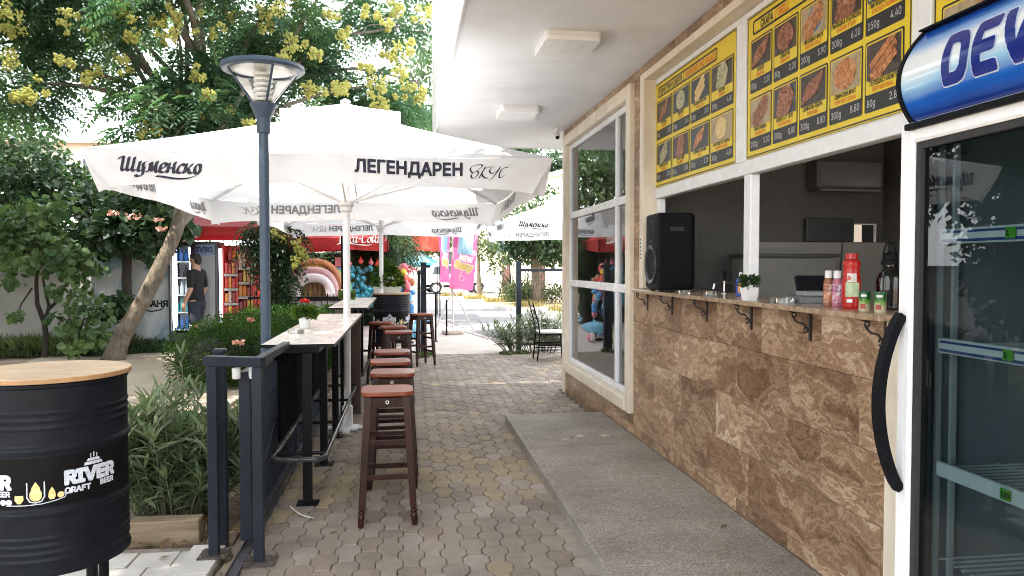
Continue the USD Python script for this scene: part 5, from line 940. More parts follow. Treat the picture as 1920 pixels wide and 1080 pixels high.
oll = leafmat('oleander_leaf', (0.070, 0.110, 0.050), (0.29, 0.34, 0.185), spec=.4, rough=.42, trans=.22, ns=5)
weed = leafmat('weed_leaf', (0.04, 0.065, 0.02), (0.18, 0.22, 0.08), trans=.3, ns=3)
rg = np.random.default_rng(21)

# golden rain tree leaning over the terrace
gr = thing('golden_rain_tree', 'tall leaning tree with feathery leaves and yellow seed clusters above the parasols', 'tree')
tk = np.array([at(212, 662, 13.1), at(240, 610, 13.1), at(272, 557, 13.1), at(305, 490, 13.1), at(333, 425, 13.2), at(352, 350, 13.5), at(362, 290, 14.0), at(372, 200, 13.9), at(385, 110, 13.8)])
tk[0][2] = -0.05
from scipy.interpolate import CubicSpline
cs = CubicSpline(np.linspace(0, 1, len(tk)), tk); tt = np.linspace(0, 1, 40); TP = cs(tt)
trunk = tube(TP, 0.135 - 0.055 * tt + .07 * np.exp(-tt * 25), 18); nv = trunk.vertices
nv += (meshkit.fbm(nv * np.array([9, 9, 3.0]), 3)[:, None] - .5) * .035
obj('trunk', trunk, bark, gr, smooth=True)
B1 = [(60, 30, 14.2, 1.0), (30, 165, 13.6, .75), (130, 100, 14.4, .65), (235, 50, 15, .9), (335, 120, 13.6, 1.0), (300, 225, 13.2, .85), (360, 215, 13, .8), (420, 50, 14, .95), (430, 185, 13.6, .7), (525, 50, 14, .9), (560, 150, 14.6, .8), (640, 25, 14.2, .85), (620, 125, 15, .75), (700, 155, 14.6, .85), (745, 45, 14.2, 1.0), (785, 150, 15, .75), (690, 215, 15.2, .6), (490, 250, 14, .6), (320, 15, 13, 1), (160, -60, 13, 1.1), (520, -70, 13, 1.2), (720, -90, 13.5, 1.2), (330, -110, 13, 1.3), (20, -80, 13.5, 1.2), (760, 225, 16, .6), (480, 130, 15.5, .8)]
bl1 = []
for px, py, Y, r in B1:
    c = at(px, py, Y); bl1.append((*c, r * 1.05, r, r * .82)); f = min(0.95, 0.45 + 0.5 * rg.random()); st0 = cs(f)
    if py < 260: obj('limb', limb(st0, c + rg.normal(0, .1, 3), .055 + .03 * rg.random(), .012, rg), barkp, gr, smooth=True)
bl1 += [(-3.3, 8.15, 7.0, 1.3, .75, .7), (-1.9, 8.2, 7.2, 1.2, .75, .7), (-4.6, 8.4, 7.0, 1.4, 1.4, .9), (-2.5, 10.2, 7.6, 1.3, 1.3, .8)]  # last clumps out of view overhead, placed to shade the far pavers
for c in bl1[-4:]: obj('limb', limb(cs(.97), c[:3], .07, .012, rg), barkp, gr, smooth=True)
P, u = blob_pts(bl1[:-4], 10500, rg, .42, .495, 1.1); P2, u2 = blob_pts(bl1[-4:], 2600, rg, .4); P, u = np.vstack([P, P2]), np.vstack([u, u2]); obj('crown', pinnate_tree(P, u, rg, (.30, .50), 7), kl, gr, kind='stuff')
tw = []
for c in bl1:
    for _ in range(7):
        d = nrm(rg.normal(0, 1, 3)); tw.append(tube([np.array(c[:3]), np.array(c[:3]) + d * np.array(c[3:]) * .5 + rg.normal(0, .05, 3), np.array(c[:3]) + d * np.array(c[3:]) * .95], [.012, .008, .003], 4, caps=False))
obj('twigs', cat(tw), barkp, gr, kind='stuff')
def pod_cluster(c, r, rg, n=85):
    V, F = [], []; sub_ = [(rg.normal(0, .55, 3) * r * np.array([1, 1, .8]), r * rg.uniform(.30, .55)) for _ in range(rg.integers(5, 9))]
    for _ in range(n):
        o_, rr = sub_[rg.integers(len(sub_))]; p = o_ + nrm(rg.normal(0, 1, 3)) * rr * rg.random() ** .4; s = rg.uniform(.016, .030); k = len(V)
        o = rg.normal(0, .2, 3); V += [p + np.array(w) * s + o * s for w in ((0, 0, -1.2), (1, 0, 0), (-.5, .87, 0), (-.5, -.87, 0), (0, 0, 1.0))]; F += [(k + a_, k + b_, k + c_) for a_, b_, c_ in ((0, 2, 1), (0, 3, 2), (0, 1, 3), (4, 1, 2), (4, 2, 3), (4, 3, 1))]
    return mesh_of(np.array(V) + c, F)
PODS = [(15, 60), (62, 165), (42, 178), (120, 112), (122, 30), (182, 60), (205, 32), (245, 60), (238, 112), (300, 40), (312, 68), (395, 45), (405, 28), (512, 22), (500, 48), (432, 25), (530, 112), (545, 82), (292, 172), (300, 200), (284, 215), (288, 245), (374, 140), (386, 176), (412, 214), (470, 232), (592, 100), (640, 162), (628, 168), (722, 40), (742, 14), (732, 100), (762, 172), (720, 196), (790, 182), (545, 8), (10, 20), (330, 30), (655, 70), (690, 20), (770, 90), (575, 175), (690, 120), (232, 18), (20, 110), (615, 30), (788, 30), (748, 140), (705, 165), (160, 140)]
for px, py in PODS:
    obj('seed_cluster', pod_cluster(at(px, py, 12.3 + .8 * rg.random()), rg.uniform(.13, .21), rg, 130), podm, gr, kind='stuff')
# dense dark trees behind the boundary wall
dk = thing('broadleaf_tree', 'dense dark green tree rising behind the white wall at the left edge', 'tree')
obj('trunk', limb((-7.6, 18, -.05), at(60, 330, 18), .16, .06, rg), barkd, dk, smooth=True)
bl2 = [(*at(px, py, Y), r, r, r * .85) for px, py, Y, r in [(15, 285, 18, 1.2), (60, 350, 17.5, 1.1), (150, 365, 18, .8), (215, 345, 18, .7), (200, 395, 17, .9), (285, 375, 17, .8), (330, 400, 16.5, .5), (110, 430, 16.8, .8), (15, 430, 16.8, 1.0), (235, 290, 18.5, .4), (-60, 340, 17, 1.3), (60, 480, 17, .8)]]
P, u = blob_pts(bl2, 15000, rg, .45, .38, 1.2); obj('crown', broad_tree(P, u, rg, (.10, .19), .7), bro, dk, kind='stuff')
# broad-leaved vine over the red tent and dark stem by the kiosk
vt = thing('mulberry_tree', 'dark-stemmed tree with broad leaves in front of the white printed kiosk', 'tree')
obj('trunk', tube([at(238, 660, 14.0) * np.array([1, 1, 0]), at(240, 600, 14.0), at(237, 520, 14), at(239, 465, 14)], [.10, .085, .08, .08], 12), barkd, vt, smooth=True)
obj('limb', limb(at(239, 470, 14), at(275, 440, 13.8), .05, .02, rg), barkd, vt, smooth=True); obj('limb', limb(at(238, 475, 14), at(205, 455, 13.8), .05, .02, rg), barkd, vt, smooth=True)
P, u = blob_pts([(*at(px, py, Y), r, r, r * .8) for px, py, Y, r in [(260, 435, 13.7, .45), (300, 420, 13.6, .4), (215, 435, 13.7, .45), (285, 470, 13.7, .3), (180, 450, 14, .4), (330, 425, 13.7, .35), (250, 390, 14, .4), (310, 390, 14, .35), (225, 570, 13.9, .22), (205, 590, 13.8, .2)]], 1500, rg, .5); obj('crown', broad_tree(P, u, rg, (.10, .19), .95, heart=True), redb if False else bro, vt, kind='stuff')
pm('coral_petal', (0.52, 0.20, 0.13), .6, .25, 30)
for px, py, s_ in ((212, 401, .06), (251, 407, .09), (297, 414, .05), (303, 431, .06)):
    c_ = at(px, py, 12.9); obj('blossom_cluster', mv(tuft(34, s_, s_, -s_ * .5, .05, .5, rg), c_), pm('pale_coral_petal', (0.62, 0.33, 0.25), .6, .25, 30), vt, kind='stuff')
# small round-leaved tree in front of the wall
rb = thing('redbud_tree', 'young tree with round heart-shaped leaves and thin dark stems before the white wall', 'tree')
S0 = at(84, 668, 13.6); S0[2] = -.05
for pts, r0, r1 in (([S0, at(86, 630, 13.6), at(83, 605, 13.6), at(70, 570, 13.6), at(68, 530, 13.6), at(72, 480, 13.6), at(74, 430, 13.6)], .055, .02), ([at(83, 605, 13.6), at(92, 575, 13.6), at(85, 545, 13.6), at(80, 520, 13.5)], .035, .018), ([at(91, 580, 13.6), at(112, 560, 13.6), at(125, 530, 13.5), at(150, 490, 13.5)], .03, .012), ([at(72, 500, 13.6), at(40, 460, 13.5), at(10, 440, 13.5)], .025, .01), ([at(60, 540, 13.6), at(40, 570, 13.5), at(30, 600, 13.4)], .015, .008), ([at(140, 655, 13.4), at(150, 620, 13.4), at(160, 590, 13.4)], .03, .012)):
    obj('stem', tube(pts, np.linspace(r0, r1, len(pts)), 8), barkd, rb, smooth=True)
bl3 = [(*at(px, py, Y), r, r, r * .75) for px, py, Y, r in [(60, 430, 13.5, .62), (110, 470, 13.4, .6), (150, 500, 13.4, .42), (20, 470, 13.4, .6), (90, 400, 13.7, .5), (150, 530, 13.3, .3), (30, 425, 13.6, .5), (165, 570, 13.3, .35), (130, 600, 13.3, .33), (190, 590, 13.4, .28), (185, 630, 13.3, .3), (150, 640, 13.2, .3), (30, 590, 13.3, .17), (20, 525, 13.3, .2), (110, 545, 13.3, .2), (210, 640, 13.4, .22)]]
P, u = blob_pts(bl3, 1150, rg, .5)
order_ = np.argsort(P[:, 1]); P, u = P[order_], u[order_]
def leaves_as_parts(P, u, parent, mat, n_single, **kw):
    for i in range(min(n_single, len(P))): obj('leaf', broad_tree(P[i:i + 1], u[i:i + 1], rg, **kw), mat, parent)
    if len(P) > n_single: obj('foliage', broad_tree(P[n_single:], u[n_single:], rg, **kw), mat, parent, kind='stuff')
leaves_as_parts(P, u, rb, redb, 300, L=(.085, .15), asp=1.0, heart=True, droop=.6)
# pinnate trees by the far fence
for lab, bs_, tr_, n_, pods in (('drooping dark feathery tree by the fence behind the lamp post', [(500, 458, 13.4, .27), (522, 490, 13.5, .26), (528, 535, 13.6, .22), (490, 435, 13.3, .28), (540, 450, 13.4, .22), (515, 565, 13.6, .15)], [(536, 640, 13.7), (534, 540, 13.7), (526, 470, 13.6)], 520, [(562, 468), (556, 492), (520, 438)]),
                                ('drooping dark feathery tree between the parasol poles behind the toys', [(690, 465, 19, .5), (735, 465, 19, .55), (705, 510, 18.5, .4), (720, 440, 19, .6), (672, 440, 19, .4), (748, 452, 18, .35)], [(708, 600, 19.3), (706, 520, 19.3), (715, 450, 19.3)], 1100, [(762, 452), (752, 447)])):
    t_ = thing('feathery_tree', lab, 'tree'); a_ = [at(*q) for q in tr_]; a_[0][2] = -.05
    obj('trunk', tube(a_, np.linspace(.09, .05, 3), 10), barkd, t_, smooth=True)
    P, u = blob_pts([(*at(px, py, Y), r, r, r) for px, py, Y, r in bs_], n_, rg, .5); obj('crown', pinnate_tree(P, u, rg, (.20, .34), 7, 1.1), kd, t_, kind='stuff')
    for px, py in pods: obj('seed_cluster', pod_cluster(at(px, py, bs_[0][2] - .3), .16, rg), podm, t_, kind='stuff')
# street trees and far trees
sy = thing('street_tree', 'dark rounded street tree on the verge behind the right-hand mesh fence', 'tree')
obj('trunk', tube([(4.97, 28.4, -.05), at(1006, 530, 28.2), at(1003, 500, 28.2), at(998, 460, 28), at(1000, 400, 28)], [.21, .18, .16, .14, .09], 12), bark, sy, smooth=True)
for q in ((960, 440), (1040, 450), (1020, 400)): obj('limb', limb(at(1000, 480, 28), at(*q, 28), .1, .03, rg), bark, sy, smooth=True)
P, u = blob_pts([(*at(px, py, 28), r, r, r * .8) for px, py, r in [(965, 465, .75), (1010, 462, .9), (985, 478, .5), (1000, 440, 1.1), (1045, 458, 1.0), (1040, 480, .6), (975, 430, 1.0), (1070, 440, 1.2), (1010, 400, 1.4), (955, 455, .5)]], 5200, rg, .5, .36, 1.1); obj('crown', broad_tree(P, u, rg, (.14, .24), .6), bro, sy, kind='stuff')
yt = thing('young_street_tree', 'thin young street tree with pale leaves right of the pink flags', 'tree')
obj('trunk', tube([(3.35, 34.5, -.05), at(897, 510, 34.5), at(896, 440, 34.5)], [.13, .10, .06], 10), bark, yt, smooth=True)
P, u = blob_pts([(*at(px, py, 34), r, r, r * .7) for px, py, r in [(920, 470, .8), (945, 480, .8), (905, 450, .9), (930, 500, .5)]], 700, rg, .6); obj('crown', broad_tree(P, u, rg, (.14, .22), .6), weed, yt, kind='stuff')
ft_ = thing('background_tree', 'large green tree far beyond the street above the right-hand parasol', 'tree')
obj('trunk', limb((7.6, 46, 0), at(1020, 330, 46), .35, .15, rg), bark, ft_)
P, u = blob_pts([(*at(px, py, Y), r, r, r * .8) for px, py, Y, r in [(990, 300, 46, 1.7), (1045, 310, 46, 2.0), (1045, 360, 45, 1.6), (965, 285, 47, 1.4), (1090, 330, 46, 2), (1010, 350, 46, 1.4)]], 7000, rg, .5, .38, .6); obj('crown', broad_tree(P, u, rg, (.25, .42), .6), bro, ft_, kind='stuff')
ft2 = thing('background_tree', 'tall pale green tree behind the golden rain tree left of the soffit', 'tree')
obj('trunk', limb((-1.6, 24, 0), at(700, 200, 24), .25, .1, rg), bark, ft2)
P, u = blob_pts([(*at(px, py, Y), r, r, r * .85) for px, py, Y, r in [(640, 200, 24, 1.0), (740, 200, 24, 1.2), (790, 110, 25, 1.2), (720, 70, 25, 1.0), (790, 230, 24, .9), (600, 235, 23, .9), (650, 310, 20, 1.5), (560, 330, 20.5, 1.5), (770, 300, 20, 1.3), (700, 340, 19.5, 1.2)]], 8500, rg, .5, .44, .8); obj('crown', broad_tree(P, u, rg, (.16, .28), .5), leafmat('pale_far_leaf', (0.055, 0.10, 0.05), (0.19, 0.26, 0.13), trans=.4, ns=.6), ft2, kind='stuff')  # last clumps hidden behind the parasol, placed to darken the window reflections
ft4 = thing('background_tree', 'small green tree far down the street between blue parasol and flags', 'tree')
obj('trunk', limb((1.0, 50, 0), at(800, 455, 50), .2, .1, rg), bark, ft4)
P, u = blob_pts([(*at(px, py, 50), r, r, r * .8) for px, py, r in [(800, 462, 1.0), (780, 450, 1.3), (830, 440, 1.5), (700, 455, 1.8), (740, 465, 1.3)]], 2200, rg, .5); obj('crown', broad_tree(P, u, rg, (.25, .4), .6), weed, ft4, kind='stuff')
# big tree out of view beside the terrace, crown placed overhead to shade the foreground
sh_ = thing('shade_tree', 'large dark tree out of view overhead to the left, placed to shade the foreground', 'tree')
obj('trunk', limb((-7.2, -0.8, -.05), (-5.4, 0.6, 6.2), .3, .12, rg, n=12), bark, sh_, smooth=True)
bl4 = [(-3.3, 1.6, 6.6, 2.0, 2.0, 1.2), (-5.2, -.4, 7.2, 2.3, 2.3, 1.4), (-5.4, 3.4, 6.9, 1.9, 1.9, 1.2), (-2.3, -1.2, 6.9, 1.8, 1.8, 1.1), (-3.6, -.2, 7.6, 2.0, 2.0, .9), (-6.8, 1.4, 5.2, 1.4, 1.4, 1.6), (-2.4, 2.8, 7.0, 1.4, 1.3, .9), (-7.4, 4.4, 4.4, 1.3, 1.2, 1.8), (-1.3, 1.2, 7.2, 1.5, 1.6, .9), (-8.5, 2.5, 2.4, 1.3, 1.5, 1.6), (-1.9, 0.2, 6.4, 1.5, 1.5, .7), (-2.9, 2.3, 7.5, 1.6, 1.6, .7)]
for c in bl4[1:9]: obj('limb', limb((-5.6, .4, 5.4), c[:3], .10, .02, rg), bark, sh_, smooth=True)
P, u = blob_pts(bl4, 36000, rg, .45, .24, .9); obj('crown', broad_tree(P, u, rg, (.16, .28), .6), bro, sh_, kind='stuff')
# unseen second tree, placed to shade path and wall and darken fridge reflections
sh2 = thing('shade_tree', 'dark leafy tree out of view further left, placed to shade the path and wall and darken the fridge glass', 'tree')
obj('trunk', limb((-9.6, 9.0, -.05), (-9.0, 9.6, 6.0), .26, .1, rg, n=12), bark, sh2, smooth=True)
bl5 = [(-8.4, 8.2, 6.4, 1.9, 1.9, 1.5), (-9.4, 10.6, 6.8, 2.0, 2.0, 1.5), (-7.4, 6.4, 7.2, 1.7, 1.7, 1.1), (-11.0, 12.8, 6.8, 2.2, 2.2, 1.5), (-13.2, 13.6, 6.6, 2.0, 1.8, 1.4), (-9.4, 7.6, 4.2, 1.6, 1.5, 1.5), (-10.6, 9.4, 3.2, 1.6, 1.6, 1.6), (-8.6, 5.6, 5.0, 1.3, 1.3, 1.4), (-7.2, 8.6, 7.6, 1.6, 1.5, .9), (-10.2, 14.4, 7.4, 1.6, 1.4, 1.1), (-8.4, 12.6, 3.9, 1.6, 1.4, 1.9), (-7.2, 10.2, 4.3, 1.2, 1.2, 1.7), (-10.6, 13.2, 4.6, 1.8, 1.6, 2.0), (-6.8, 8.3, 4.8, 1.2, 1.2, 1.6), (-8.3, 11.4, 1.7, 1.3, 1.1, 1.7), (-7.4, 9.2, 1.5, 1.1, 1.1, 1.5), (-9.6, 13.4, 1.6, 1.2, 1.0, 1.6)]
for c in bl5[:-3]: obj('limb', limb((-9.1, 9.5, 5.2), c[:3], .09, .02, rg), bark, sh2, smooth=True)
P, u = blob_pts(bl5, 40000, rg, .45, .26, .9); obj('crown', broad_tree(P, u, rg, (.16, .28), .6), bro, sh2, kind='stuff')
# hedge
hd = thing('clipped_hedge', 'clipped dark green hedge between the garden path and the bar table', 'hedge')
HB = []
for y in np.arange(9.9, 13.3, .42):
    f = (y - 9.9) / 3.4
    for x in np.arange(-2.62 + .12 * f, -1.05, .42): HB.append((x + rg.normal(0, .05), y + rg.normal(0, .05), .38 + .09 * f, .34, .34, .42 + .05 * rg.random()))
HB += [(-2.45, 9.75, .4, .42, .4, .40), (-1.3, 9.2, .35, .3, .4, .36), (-1.25, 8.5, .3, .25, .35, .32)]
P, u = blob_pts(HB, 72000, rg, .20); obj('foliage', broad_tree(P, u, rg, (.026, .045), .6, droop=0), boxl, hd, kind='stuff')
obj('branch_core', cat([mv(trimesh.creation.icosphere(1, 1.0), s=1).apply_transform(np.diag([b[3] * .6, b[4] * .6, b[5] * .62, 1])).apply_translation(b[:3]) for b in HB]), pm('hedge_inside', (0.012, 0.016, 0.008), .95, .3, 9), hd, kind='stuff')  # dark lumps added inside the foliage to stop see-through
obj('blossom', mv(tuft(26, .04, .03, -.02, .05, .5, rg), at(447, 643, 9.45)), pm('pale_coral_petal', (0.62, 0.33, 0.25), .6), hd); obj('blossom', mv(tuft(20, .03, .03, -.02, .04, .5, rg), at(470, 600, 10.2)), MATS['coral_petal'], hd)
# oleanders
def oleander(label, cx, cy, rx, ry, h, n_stems, rg, single=0, lean=None, L=(.10, .17)):
    o = thing('oleander_bush', label, 'bush'); B, D = [], []; ST = []
    for i in range(n_stems):
        a, q = rg.random() * 2 * PI, math.sqrt(rg.random()); p0 = np.array([cx + .5 * rx * q * math.cos(a), cy + .5 * ry * q * math.sin(a), 0.0]); hh = h * rg.uniform(.45, 1.0) * (1 - .25 * q)
        p1 = np.array([cx + rx * q * math.cos(a) * 1.0, cy + ry * q * math.sin(a), hh]) + (np.array(lean) * rg.random() if lean is not None else 0)
        tq = np.linspace(0, 1, 5)[:, None]; path = p0 + (p1 - p0) * tq; path[:, 2] = hh * (tq[:, 0] ** .8); ST.append(tube(path, np.linspace(.006, .003, 5), 5, caps=False))
        for t in np.arange(.22, 1.0, .09):
            pp = p0 + (p1 - p0) * t; pp[2] = hh * t ** .8
            a0 = rg.random() * 2 * PI
            for k in range(3):
                a_ = a0 + k * 2.1 + rg.normal(0, .25); B.append(pp); D.append((math.cos(a_), math.sin(a_), rg.uniform(-.1, .95) if t < .9 else rg.uniform(.5, 1.6)))
        for k in range(4):
            a_ = rg.random() * 2 * PI; B.append(p1 * 1.0); D.append((.6 * math.cos(a_), .6 * math.sin(a_), 1.0))
    B, D = np.array(B), nrm(np.array(D)); s = nrm(np.cross(D, np.array([0, 0, 1.0]) + rg.normal(0, .3, D.shape))); nn = np.cross(s, D); l = rg.uniform(*L, len(B))
    od = np.argsort(np.hypot(B[:, 0], B[:, 1])); B, D, s, nn, l = B[od], D[od], s[od], nn[od], l[od]
    def lance(i0, i1):
        b, d, ss, n_, ll = B[i0:i1], D[i0:i1], s[i0:i1], nn[i0:i1], l[i0:i1, None]; w = ll * .062; g = np.array([0, 0, -1.0])
        P = [b, b + d * ll * .3 + ss * w + n_ * w * .3, b + d * ll * .3 - ss * w + n_ * w * .3, b + d * ll * .3, b + d * ll * .68 + ss * w * .85 + n_ * w * .2 + g * ll * .05, b + d * ll * .68 - ss * w * .85 + n_ * w * .2 + g * ll * .05, b + d * ll * .68 + g * ll * .05, b + d * ll + g * ll * .16]
        F = np.array([(0, 1, 3), (0, 3, 2), (1, 4, 6), (1, 6, 3), (3, 6, 5), (3, 5, 2), (4, 7, 6), (6, 7, 5)]); k = len(b)
        return mesh_of(np.stack(P, 1).reshape(-1, 3), (F[None] + 8 * np.arange(k)[:, None, None]).reshape(-1, 3))
    for i in range(min(single, len(B))): obj('leaf', lance(i, i + 1), oll, o, smooth=True)
    obj('foliage', lance(single, len(B)), oll, o, smooth=True, kind='stuff'); obj('stems', cat(ST), pm('oleander_stem', (0.12, 0.12, 0.07), .7), o, kind='stuff'); return o
oleander('leafy oleander bush with long narrow leaves between the near barrel and the gate', -1.42, 4.86, .46, .36, .80, 132, rg, 300, L=(.12, .20))
oleander('lone oleander shoot taller than its neighbours behind the near bush', -1.62, 5.75, .08, .08, .98, 4, rg, 0)
oleander('oleander bush with white blossoms on the right-hand mesh fence behind the chair', 2.35, 13.0, .62, .26, .82, 60, rg, 0)
oleander('sprawling oleander at the foot of the right gate post', 1.86, 13.15, .32, .25, .62, 22, rg, 0, lean=(-.35, -.1, .05))
for q in ((1010, 585), (1018, 590), (1003, 596)): obj('blossom', mv(tuft(40, .07, .05, 0, .06, .5, rg), at(*q, 12.9)), MATS['white_petal'], '/World/oleander_bush_002')
# weeds and grass
def weeds(label, pts, n, h, rg, mat=weed):
    V, F = [], []
    for _ in range(n):
        i = rg.integers(len(pts)); cx, cy, r = pts[i]; a, q = rg.random() * 2 * PI, r * math.sqrt(rg.random()); p = np.array([cx + q * math.cos(a), cy + q * math.sin(a), -.02]); l = h * rg.uniform(.35, 1.1); d = nrm(np.array([rg.normal(0, .4), rg.normal(0, .4), 1.0])); s = nrm(np.cross(d, rg.normal(0, 1, 3))) * (.008 + .02 * rg.random()); k = len(V); b = np.array([d[0], d[1], -.2]) * l * .4
        V += [p - s * .5, p + s * .5, p + d * l * .55 + s + b * .3, p + d * l * .55 - s + b * .3, p + d * l + b]; F += [(k, k + 1, k + 2), (k, k + 2, k + 3), (k + 3, k + 2, k + 4)]
    return obj('weeds', mesh_of(np.array(V), F), mat, kind='stuff', label=label, cat='weeds')
weeds('tall mixed weeds and grass along the foot of the white wall', [(x, 14.0 + rg.normal(0, .25), .45) for x in np.arange(-8.5, -4.9, .3)], 3800, .42, rg)
weeds('low green weeds at the foot of the white kiosk and tree', [(-4.9, 14.1, .3), (-4.5, 14.2, .25), (-5.3, 13.9, .3)], 1000, .3, rg, bro)
weeds('short grass tufts at the foot of the gate posts', [(1.75, 12.85, .14), (.35, 12.95, .14), (.28, 12.6, .1), (2.0, 12.9, .14)], 420, .10, rg)
weeds('dry grass on the street verge', [(x, y, .5) for x, y in ((2.2, 36), (3, 33), (3.6, 30), (4.4, 27), (5.2, 24), (6.2, 21.5), (4.8, 33), (5.2, 30))], 3000, .35, rg, leafmat('straw_blade', (0.18, 0.14, 0.05), (0.42, 0.34, 0.15), ns=2))
weeds('low tufts of weeds in the planting bed beside the gate', [(-1.2, 6.2, .3), (-1.5, 7.0, .35), (-1.25, 8.0, .3), (-1.9, 7.3, .3), (-1.7, 6.2, .25)], 900, .28, rg)
# spiky plant and bush by the cream wall
yk = thing('spiky_plant', 'dark spiky clump of leaves against the cream wall behind the fence', 'plant'); cc = at(975, 545, 30); cc[2] = 0
obj('leaves', cat([tube([cc + np.array([rg.normal(0, .3), rg.normal(0, .2), 0]), cc + np.array([x := rg.normal(0, .7), rg.normal(0, .4), rg.uniform(.8, 1.6)])], [.035, .004], 3) for _ in range(90)]), kd, yk, kind='stuff')
hb_ = thing('low_bush', 'low dry bushes on the verge under the street tree', 'bush'); P, u = blob_pts([(*at(px, 548, 28.5), .5, .5, .35) for px in (975, 990, 1030, 1045, 960)], 1500, rg, .5); obj('foliage', broad_tree(P, u, rg, (.08, .15), .6), weed, hb_, kind='stuff')
iv = thing('ivy_hedge', 'tall ivy-covered hedge closing the yard behind the tents and toys', 'hedge')
P, u = blob_pts([(x, 19.6 + .2 * math.sin(x * 3), 1.0, .55, .35, 1.25) for x in np.arange(-8.0, -.6, .45)], 13000, rg, .3); obj('foliage', broad_tree(P, u, rg, (.07, .13), .8), bro, iv, kind='stuff'); obj('hedge_core', box(-8.3, -.7, 19.55, 19.75, 0, 1.85), MATS['hedge_inside'], iv)
# fallen leaves and timber edging of the bed
ed = thing('bed_edging', 'weathered timber block edging the oleander bed', 'edging')
tim = pm('weathered_timber', (0.20, 0.145, 0.085), .85, .35, 5, col2=(0.33, 0.25, 0.16), stretch=(.4, 6, 6), bump=.5, bs=40, detail=8)
e_ = box(-1.545, -1.165, 4.375, 4.475, -.03, .115, .006); vv = e_.vertices; vv[:, 2] += (meshkit.fbm(vv * 9, 2) - .5) * .012; obj('timber', e_, tim, ed); obj('timber', box(-2.6, -1.55, 4.385, 4.48, -.03, .108, .006), tim, ed)
P = np.column_stack([rg.uniform(-1.6, -1.0, 420), rg.uniform(4.32, 5.6, 420), rg.uniform(-.015, .012, 420)]); nn = nrm(rg.normal(0, .35, (420, 3)) + np.array([0, 0, 1])); d = nrm(np.cross(nn, rg.normal(0, 1, (420, 3)))); V, F = quads(P, d, np.cross(nn, d), nn, rg.uniform(.04, .10, 420), .018)
obj('fallen_leaves', mesh_of(V, F), leafmat('dead_leaf', (0.14, 0.085, 0.035), (0.34, 0.24, 0.12), ns=9, trans=.1), kind='stuff', label='dry fallen leaves on the soil under the oleander', cat='leaves')
for k, (x, y) in enumerate(((-1.22, 4.18), (-1.30, 4.10), (1.35, 6.1), (1.72, 3.9), (.55, 6.4), (-.45, 4.35))):
    V, F = quads(np.array([[x, y, .094 if x > 1 else .006]]), np.array([[.8, .6, 0]]), np.array([[.6, -.8, 0]]), np.array([[0, 0, 1.0]]), .07, .02, .3); obj('fallen_leaf', mesh_of(V, F), MATS['dead_leaf'], label=['dry leaf on the pale tiles near the barrel', 'second dry leaf on the pale tiles, nearer the camera', 'dry leaf on the far half of the granite step', 'dry leaf on the near half of the granite step by the wall', 'dry leaf on the pavers left of the granite step', 'dry leaf on the pavers in front of the bar table'][k], cat='leaf')
# ------------------------------------------------------------------ background: wall, kiosk, fridges, tents, toys, street
rb_ = np.random.default_rng(5)
wallm = pm('old_white_wall', (0.40, 0.385, 0.355), .9, .16, 1.1, col2=(0.54, 0.525, 0.49), bump=.25, bs=25, detail=9)
bw = thing('boundary_wall', 'old white plastered boundary wall behind the young trees at left', 'wall')
obj('masonry', box(-14, -5.35, 15.35, 15.55, -.1, 1.46), wallm, bw); obj('coping', box(-14, -5.3, 15.30, 15.60, 1.4605, 1.53, .01), pm('wall_coping', (0.20, 0.17, 0.14), .9, .3, 6, bump=.4, bs=30), bw)
hs = thing('distant_house', 'pale house with dark windows far behind the trees at upper left', 'house')
obj('walls', box(-17.5, -11.9, 33, 40, 0, 6.5), pm('house_render', (0.62, 0.56, 0.48), .9, .06, 1), hs); obj('roof', hullm([(-17.9, 32.5, 6.501), (-11.5, 32.5, 6.501), (-17.9, 40.5, 6.501), (-11.5, 40.5, 6.501), (-15.2, 36.5, 7.3), (-14.2, 36.5, 7.3)]), pm('roof_tile', (0.36, 0.27, 0.20), .9, .2, 8), hs)
for x in (-16.4, -14.8, -13.2):
    for z in (1.4, 4.6):
        wn_ = obj('window', box(x, x + 1.1, 32.97, 33.03, z, z + 1.4), whitep, hs); obj('window_pane', box(x + .08, x + 1.02, 32.95, 32.969, z + .08, z + 1.32), pm('far_pane', (0.05, 0.06, 0.07), .1), wn_)
kprint = usdkit.material(stage, '/World/Looks/water_print', {'g': ('geometry', {}), 'm': ('mapping', {'scale': (1.0, 1.0, .6)}), 'n': ('noise_texture', {'scale': 1.6, 'detail': 5.0, 'distortion': 1.8}), 'r': ('rgb_ramp', {'ramp': [(0.38, (0.22, 0.36, 0.46)), (0.48, (0.46, 0.54, 0.58)), (0.56, (0.60, 0.63, 0.64)), (0.7, (0.66, 0.68, 0.68))]}), 'p': ('principled_bsdf', {'roughness': .45})}, [('g.position', 'm.vector'), ('m.vector', 'n.vector'), ('n.fac', 'r.fac'), ('r.color', 'p.base_color')], surface='p.BSDF')
ks = thing('kiosk', 'white kiosk panelled with a pale blue water print and black lettering', 'kiosk')
obj('body', box(-5.72, -4.36, 14.62, 16.3, 0, 2.12), kprint, ks); obj('roof', box(-5.80, -4.30, 14.56, 16.4, 2.121, 2.18, .01), whitep, ks)
def btext(nm, txt, h, x, y, z, mt, par, mirror=False, bold=3, shear=0, sq=1.0, smp=1.0):
    m = put(flat(tshape(txt, h, bold=bold, shear=shear, squeeze=sq, simp=smp)), (x, y, z), (-1 if mirror else 1, 0, 0), (0, 0, 1))
    if mirror: m.faces = m.faces[:, ::-1]
    return obj(nm, m, mt, par)
btext('lettering', 'Баня', .15, -4.98, 14.612, 1.66, mblk, ks); btext('lettering', 'БАНЯ', .11, -4.80, 14.612, .78, mblk, ks)
